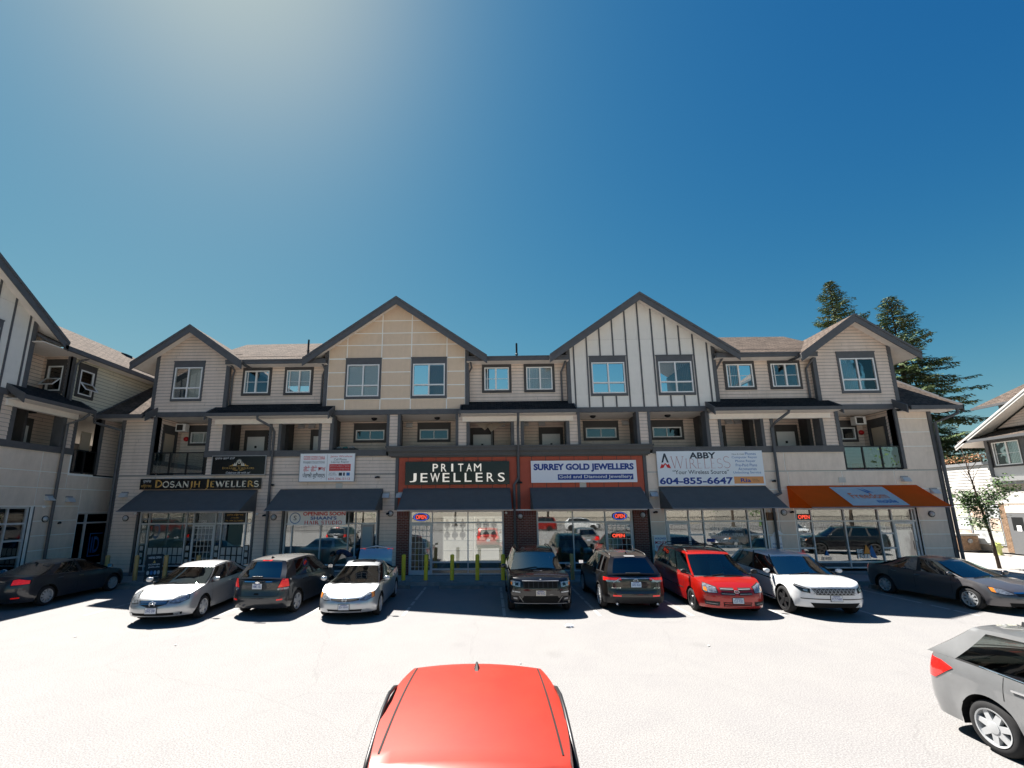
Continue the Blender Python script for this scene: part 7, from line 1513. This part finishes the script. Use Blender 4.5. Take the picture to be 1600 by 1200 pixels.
fm_ = MB(); fm_.box(-45, 60, -.02, .02, .25, .3); fm_.box(-45, 60, -.02, .02, 1.7, 1.75); fm_.build('fence_rail', BLACK, fe); fm_ = MB()
xx = -45
while xx < 60: fm_.box(xx, xx+.03, -.015, .015, .05, 1.85); xx += .16
fm_.build('picket', BLACK, fe, kind='stuff')
for i, (x_, y_, r_, h_) in enumerate(((-34, -33, 5, 9), (-22, -36, 4, 7), (-6, -38, 5, 10), (10, -36, 4.5, 8), (24, -35, 5, 10), (38, -30, 5, 9), (50, -22, 5, 10), (31, -9, 1.6, 4))):
    bush(x_, y_, 0, r_, h_, 700, ['broad', 'low', 'tall', 'round', 'dense', 'wide', 'high', 'small'][i]+' leafy tree across the lot behind the camera, seen only in reflections', 60+i, cols=FOLB)
ob_ = MB(); ob_.box(-40, 45, -60, -50, 0, 6.5); o = ob_.build('opposite_building', mat('opposite_wall', (.42, .38, .33), .9, var=.1)); tag(o, 'low beige building across the street behind the camera, seen only in reflections', 'building')
def skin(name, pts, edges, rad, m, par, sub=2, root=0):
    me = bpy.data.meshes.new(name); me.from_pydata([tuple(p) for p in pts], edges, []); me.materials.append(m)
    o = bpy.data.objects.new(name, me); COL.objects.link(o); o.parent = par
    bm = bmesh.new(); bm.from_mesh(me); lay = bm.verts.layers.skin.verify(); bm.verts.ensure_lookup_table()
    for v, r in zip(bm.verts, rad): v[lay].radius = r if isinstance(r, tuple) else (r, r); v[lay].use_root = v.index == root
    bm.to_mesh(me); bm.free()
    md = o.modifiers.new('s', 'SKIN'); md.use_smooth_shade = True; md.branch_smoothing = .6
    m2 = o.modifiers.new('u', 'SUBSURF'); m2.levels = m2.render_levels = sub
    dg = bpy.context.evaluated_depsgraph_get(); nm = bpy.data.meshes.new_from_object(o.evaluated_get(dg)); o.modifiers.clear(); o.data = nm
    if not nm.materials: nm.materials.append(m)
    nm.polygons.foreach_set('use_smooth', [True]*len(nm.polygons)); return o
PE = empty('person', (-6.2, 19.5, .15), 0, 'person in a dark patterned shirt and pale trousers bending forward beside the open trunk', 'person')
SKN = mat('brown_skin', (.22, .11, .07), .55); SHIRT = mat('dark_patterned_shirt', (.035, .04, .075), .85, var=.8, vscale=26); PANT = mat('pale_trousers', (.42, .42, .42), .85, var=.06); HAIR = mat('black_hair', (.012, .01, .01), .6)
# side-on, leaning towards -x; hips at x=.3
P = [(.28, 0, .93), (.2, 0, 1.08), (.02, 0, 1.2), (-.18, 0, 1.24), (-.3, 0, 1.2), (-.4, 0, 1.14),           # pelvis, spine, neck, head base
     (-.2, -.18, 1.2), (-.26, -.2, .95), (-.36, -.18, .72), (-.2, .18, 1.2), (-.28, .2, .95), (-.4, .16, .73),
     (.3, -.1, .88), (.2, -.11, .5), (.27, -.11, .08), (.3, .1, .88), (.24, .11, .5), (.33, .11, .08), (.15, -.12, .035), (.2, .12, .035)]
E_ = [(0, 1), (1, 2), (2, 3), (3, 4), (4, 5), (3, 6), (6, 7), (7, 8), (3, 9), (9, 10), (10, 11), (0, 12), (12, 13), (13, 14), (0, 15), (15, 16), (16, 17), (14, 18), (17, 19)]
RD = [(.15, .12), (.14, .11), (.15, .11), (.13, .1), .06, .065, .065, .048, .033, .065, .048, .033, .1, .07, .05, .1, .07, .05, .045, .045]
skin('body', P, E_, RD, SKN, PE)
def sub(idx, k, m, nm):
    mp = {v: i for i, v in enumerate(idx)}; pts = [P[i] for i in idx]; es = [(mp[a], mp[b]) for a, b in E_ if a in mp and b in mp]
    skin(nm, pts, es, [tuple(x+k for x in (RD[i] if isinstance(RD[i], tuple) else (RD[i], RD[i]))) for i in idx], m, PE)
sub([0, 1, 2, 3, 6, 9], .018, SHIRT, 'shirt'); sub([0, 12, 13, 14, 15, 16, 17], .016, PANT, 'trousers')
for s in (-1, 1):
    pts = [P[3], P[6] if s < 0 else P[9], tuple(Vector(P[6] if s < 0 else P[9]).lerp(Vector(P[7] if s < 0 else P[10]), .6))]; skin('sleeve', pts, [(0, 1), (1, 2)], [.07, .085, .072], SHIRT, PE)
    w = Vector(P[8] if s < 0 else P[11]); hp = [w]; ed = []; rd = [.028]; hp.append(w+Vector((-.02, 0, -.07))); ed.append((0, 1)); rd.append((.036, .02))
    for i in range(4): b = len(hp); hp += [w+Vector((-.03, -.03+.02*i, -.1)), w+Vector((-.035, -.033+.022*i, -.14)), w+Vector((-.02, -.033+.022*i, -.175+.01*abs(i-1)))]; ed += [(1, b), (b, b+1), (b+1, b+2)]; rd += [.011, .009, .008]
    b = len(hp); hp += [w+Vector((-.045, -.02, -.06)), w+Vector((-.065, -.02, -.1))]; ed += [(1, b), (b, b+1)]; rd += [.012, .009]
    skin('hand', hp, ed, rd, SKN, PE, 1)
hd = bmesh.new(); bmesh.ops.create_uvsphere(hd, u_segments=16, v_segments=12, radius=.1)
for v in hd.verts: v.co.x *= 1.18; v.co.y *= .8; v.co.z *= .95
me = bpy.data.meshes.new('head'); hd.to_mesh(me); hd.free(); me.materials.append(SKN); me.polygons.foreach_set('use_smooth', [True]*len(me.polygons)); o = bpy.data.objects.new('head', me); COL.objects.link(o); o.parent = PE; o.location = (-.49, 0, 1.1); o.rotation_euler = (0, R(-25), 0)
b = MB(); b.lathe([(.001, -.02), (.014, -.01), (.018, .012), (.001, .03)], c=(-.58, 0, 1.03), n=8); b.build('nose', SKN, PE, smooth=True)
for s in (-1, 1):
    b = MB(); b.lathe([(.001, -.01), (.011, 0), (.001, .01)], c=(-.565, s*.034, 1.07), n=8); b.build('eye', BLACK, PE, smooth=True); b = MB(); b.lathe([(.001, -.03), (.02, -.01), (.022, .01), (.001, .03)], c=(-.47, s*.08, 1.08), n=8); b.build('ear', SKN, PE, smooth=True)
b = MB(); b.box(-.575, -.55, -.022, .022, .995, 1.003); b.build('mouth', mat('lip', (.2, .06, .05), .5), PE)
hd = bmesh.new(); bmesh.ops.create_uvsphere(hd, u_segments=16, v_segments=12, radius=.107)
for v in list(hd.verts): v.co.x *= 1.18; v.co.y *= .83
bmesh.ops.delete(hd, geom=[v for v in hd.verts if v.co.z < -.01 and v.co.x < .02], context='VERTS')
me = bpy.data.meshes.new('hair'); hd.to_mesh(me); hd.free(); me.materials.append(HAIR); me.polygons.foreach_set('use_smooth', [True]*len(me.polygons)); o = bpy.data.objects.new('hair', me); COL.objects.link(o); o.parent = PE; o.location = (-.48, 0, 1.112); o.rotation_euler = (0, R(-25), 0)
for s, i in ((-1, 18), (1, 19)): b = MB(); p = P[i]; b.hexa([(p[0]-.1, p[1]-.05, 0), (p[0]+.2, p[1]-.045, 0), (p[0]+.2, p[1]+.045, 0), (p[0]-.1, p[1]+.05, 0), (p[0]-.06, p[1]-.04, .06), (p[0]+.18, p[1]-.04, .1), (p[0]+.18, p[1]+.04, .1), (p[0]-.06, p[1]+.04, .06)]); b.build('shoe', BLACK, PE)

# one object per separate board, rail or sheet
def split_loose(o):
    me = o.data; n = len(me.vertices); par = list(range(n))
    def find(a):
        while par[a] != a: par[a] = par[par[a]]; a = par[a]
        return a
    for p in me.polygons:
        v = p.vertices; r = find(v[0])
        for w in v[1:]: par[find(w)] = r
    comp = {}
    for p in me.polygons: comp.setdefault(find(p.vertices[0]), []).append(p)
    if len(comp) < 2 or len(comp) > 60: return
    mats = list(me.materials); base = o.name.split('.')[0]
    for k, ps in enumerate(comp.values()):
        idx = sorted({i for p in ps for i in p.vertices}); mp = {i: j for j, i in enumerate(idx)}
        nm = bpy.data.meshes.new(base); nm.from_pydata([tuple(me.vertices[i].co) for i in idx], [], [tuple(mp[i] for i in p.vertices) for p in ps])
        for m in mats: nm.materials.append(m)
        nm.polygons.foreach_set('material_index', [p.material_index for p in ps]); nm.update()
        if k == 0: o.data = nm
        else:
            c = bpy.data.objects.new(base, nm); COL.objects.link(c); c.parent = o.parent; c.location = o.location; c.rotation_euler = o.rotation_euler
for o in [o for o in S.objects if o.type == 'MESH' and o.parent and not o.children and not o.get('kind') and o.name.split('.')[0] in ('corner_board', 'band_board', 'parapet_cap', 'rail', 'frosted_sheet', 'wall_base', 'flashing_strip', 'teal_film', 'white_band', 'floor_slab', 'inner_wall', 'fence_rail', 'display_ledge', 'window_backing', 'side_wall', 'back_wall', 'panel_backing', 'mortar_bed')]: split_loose(o)
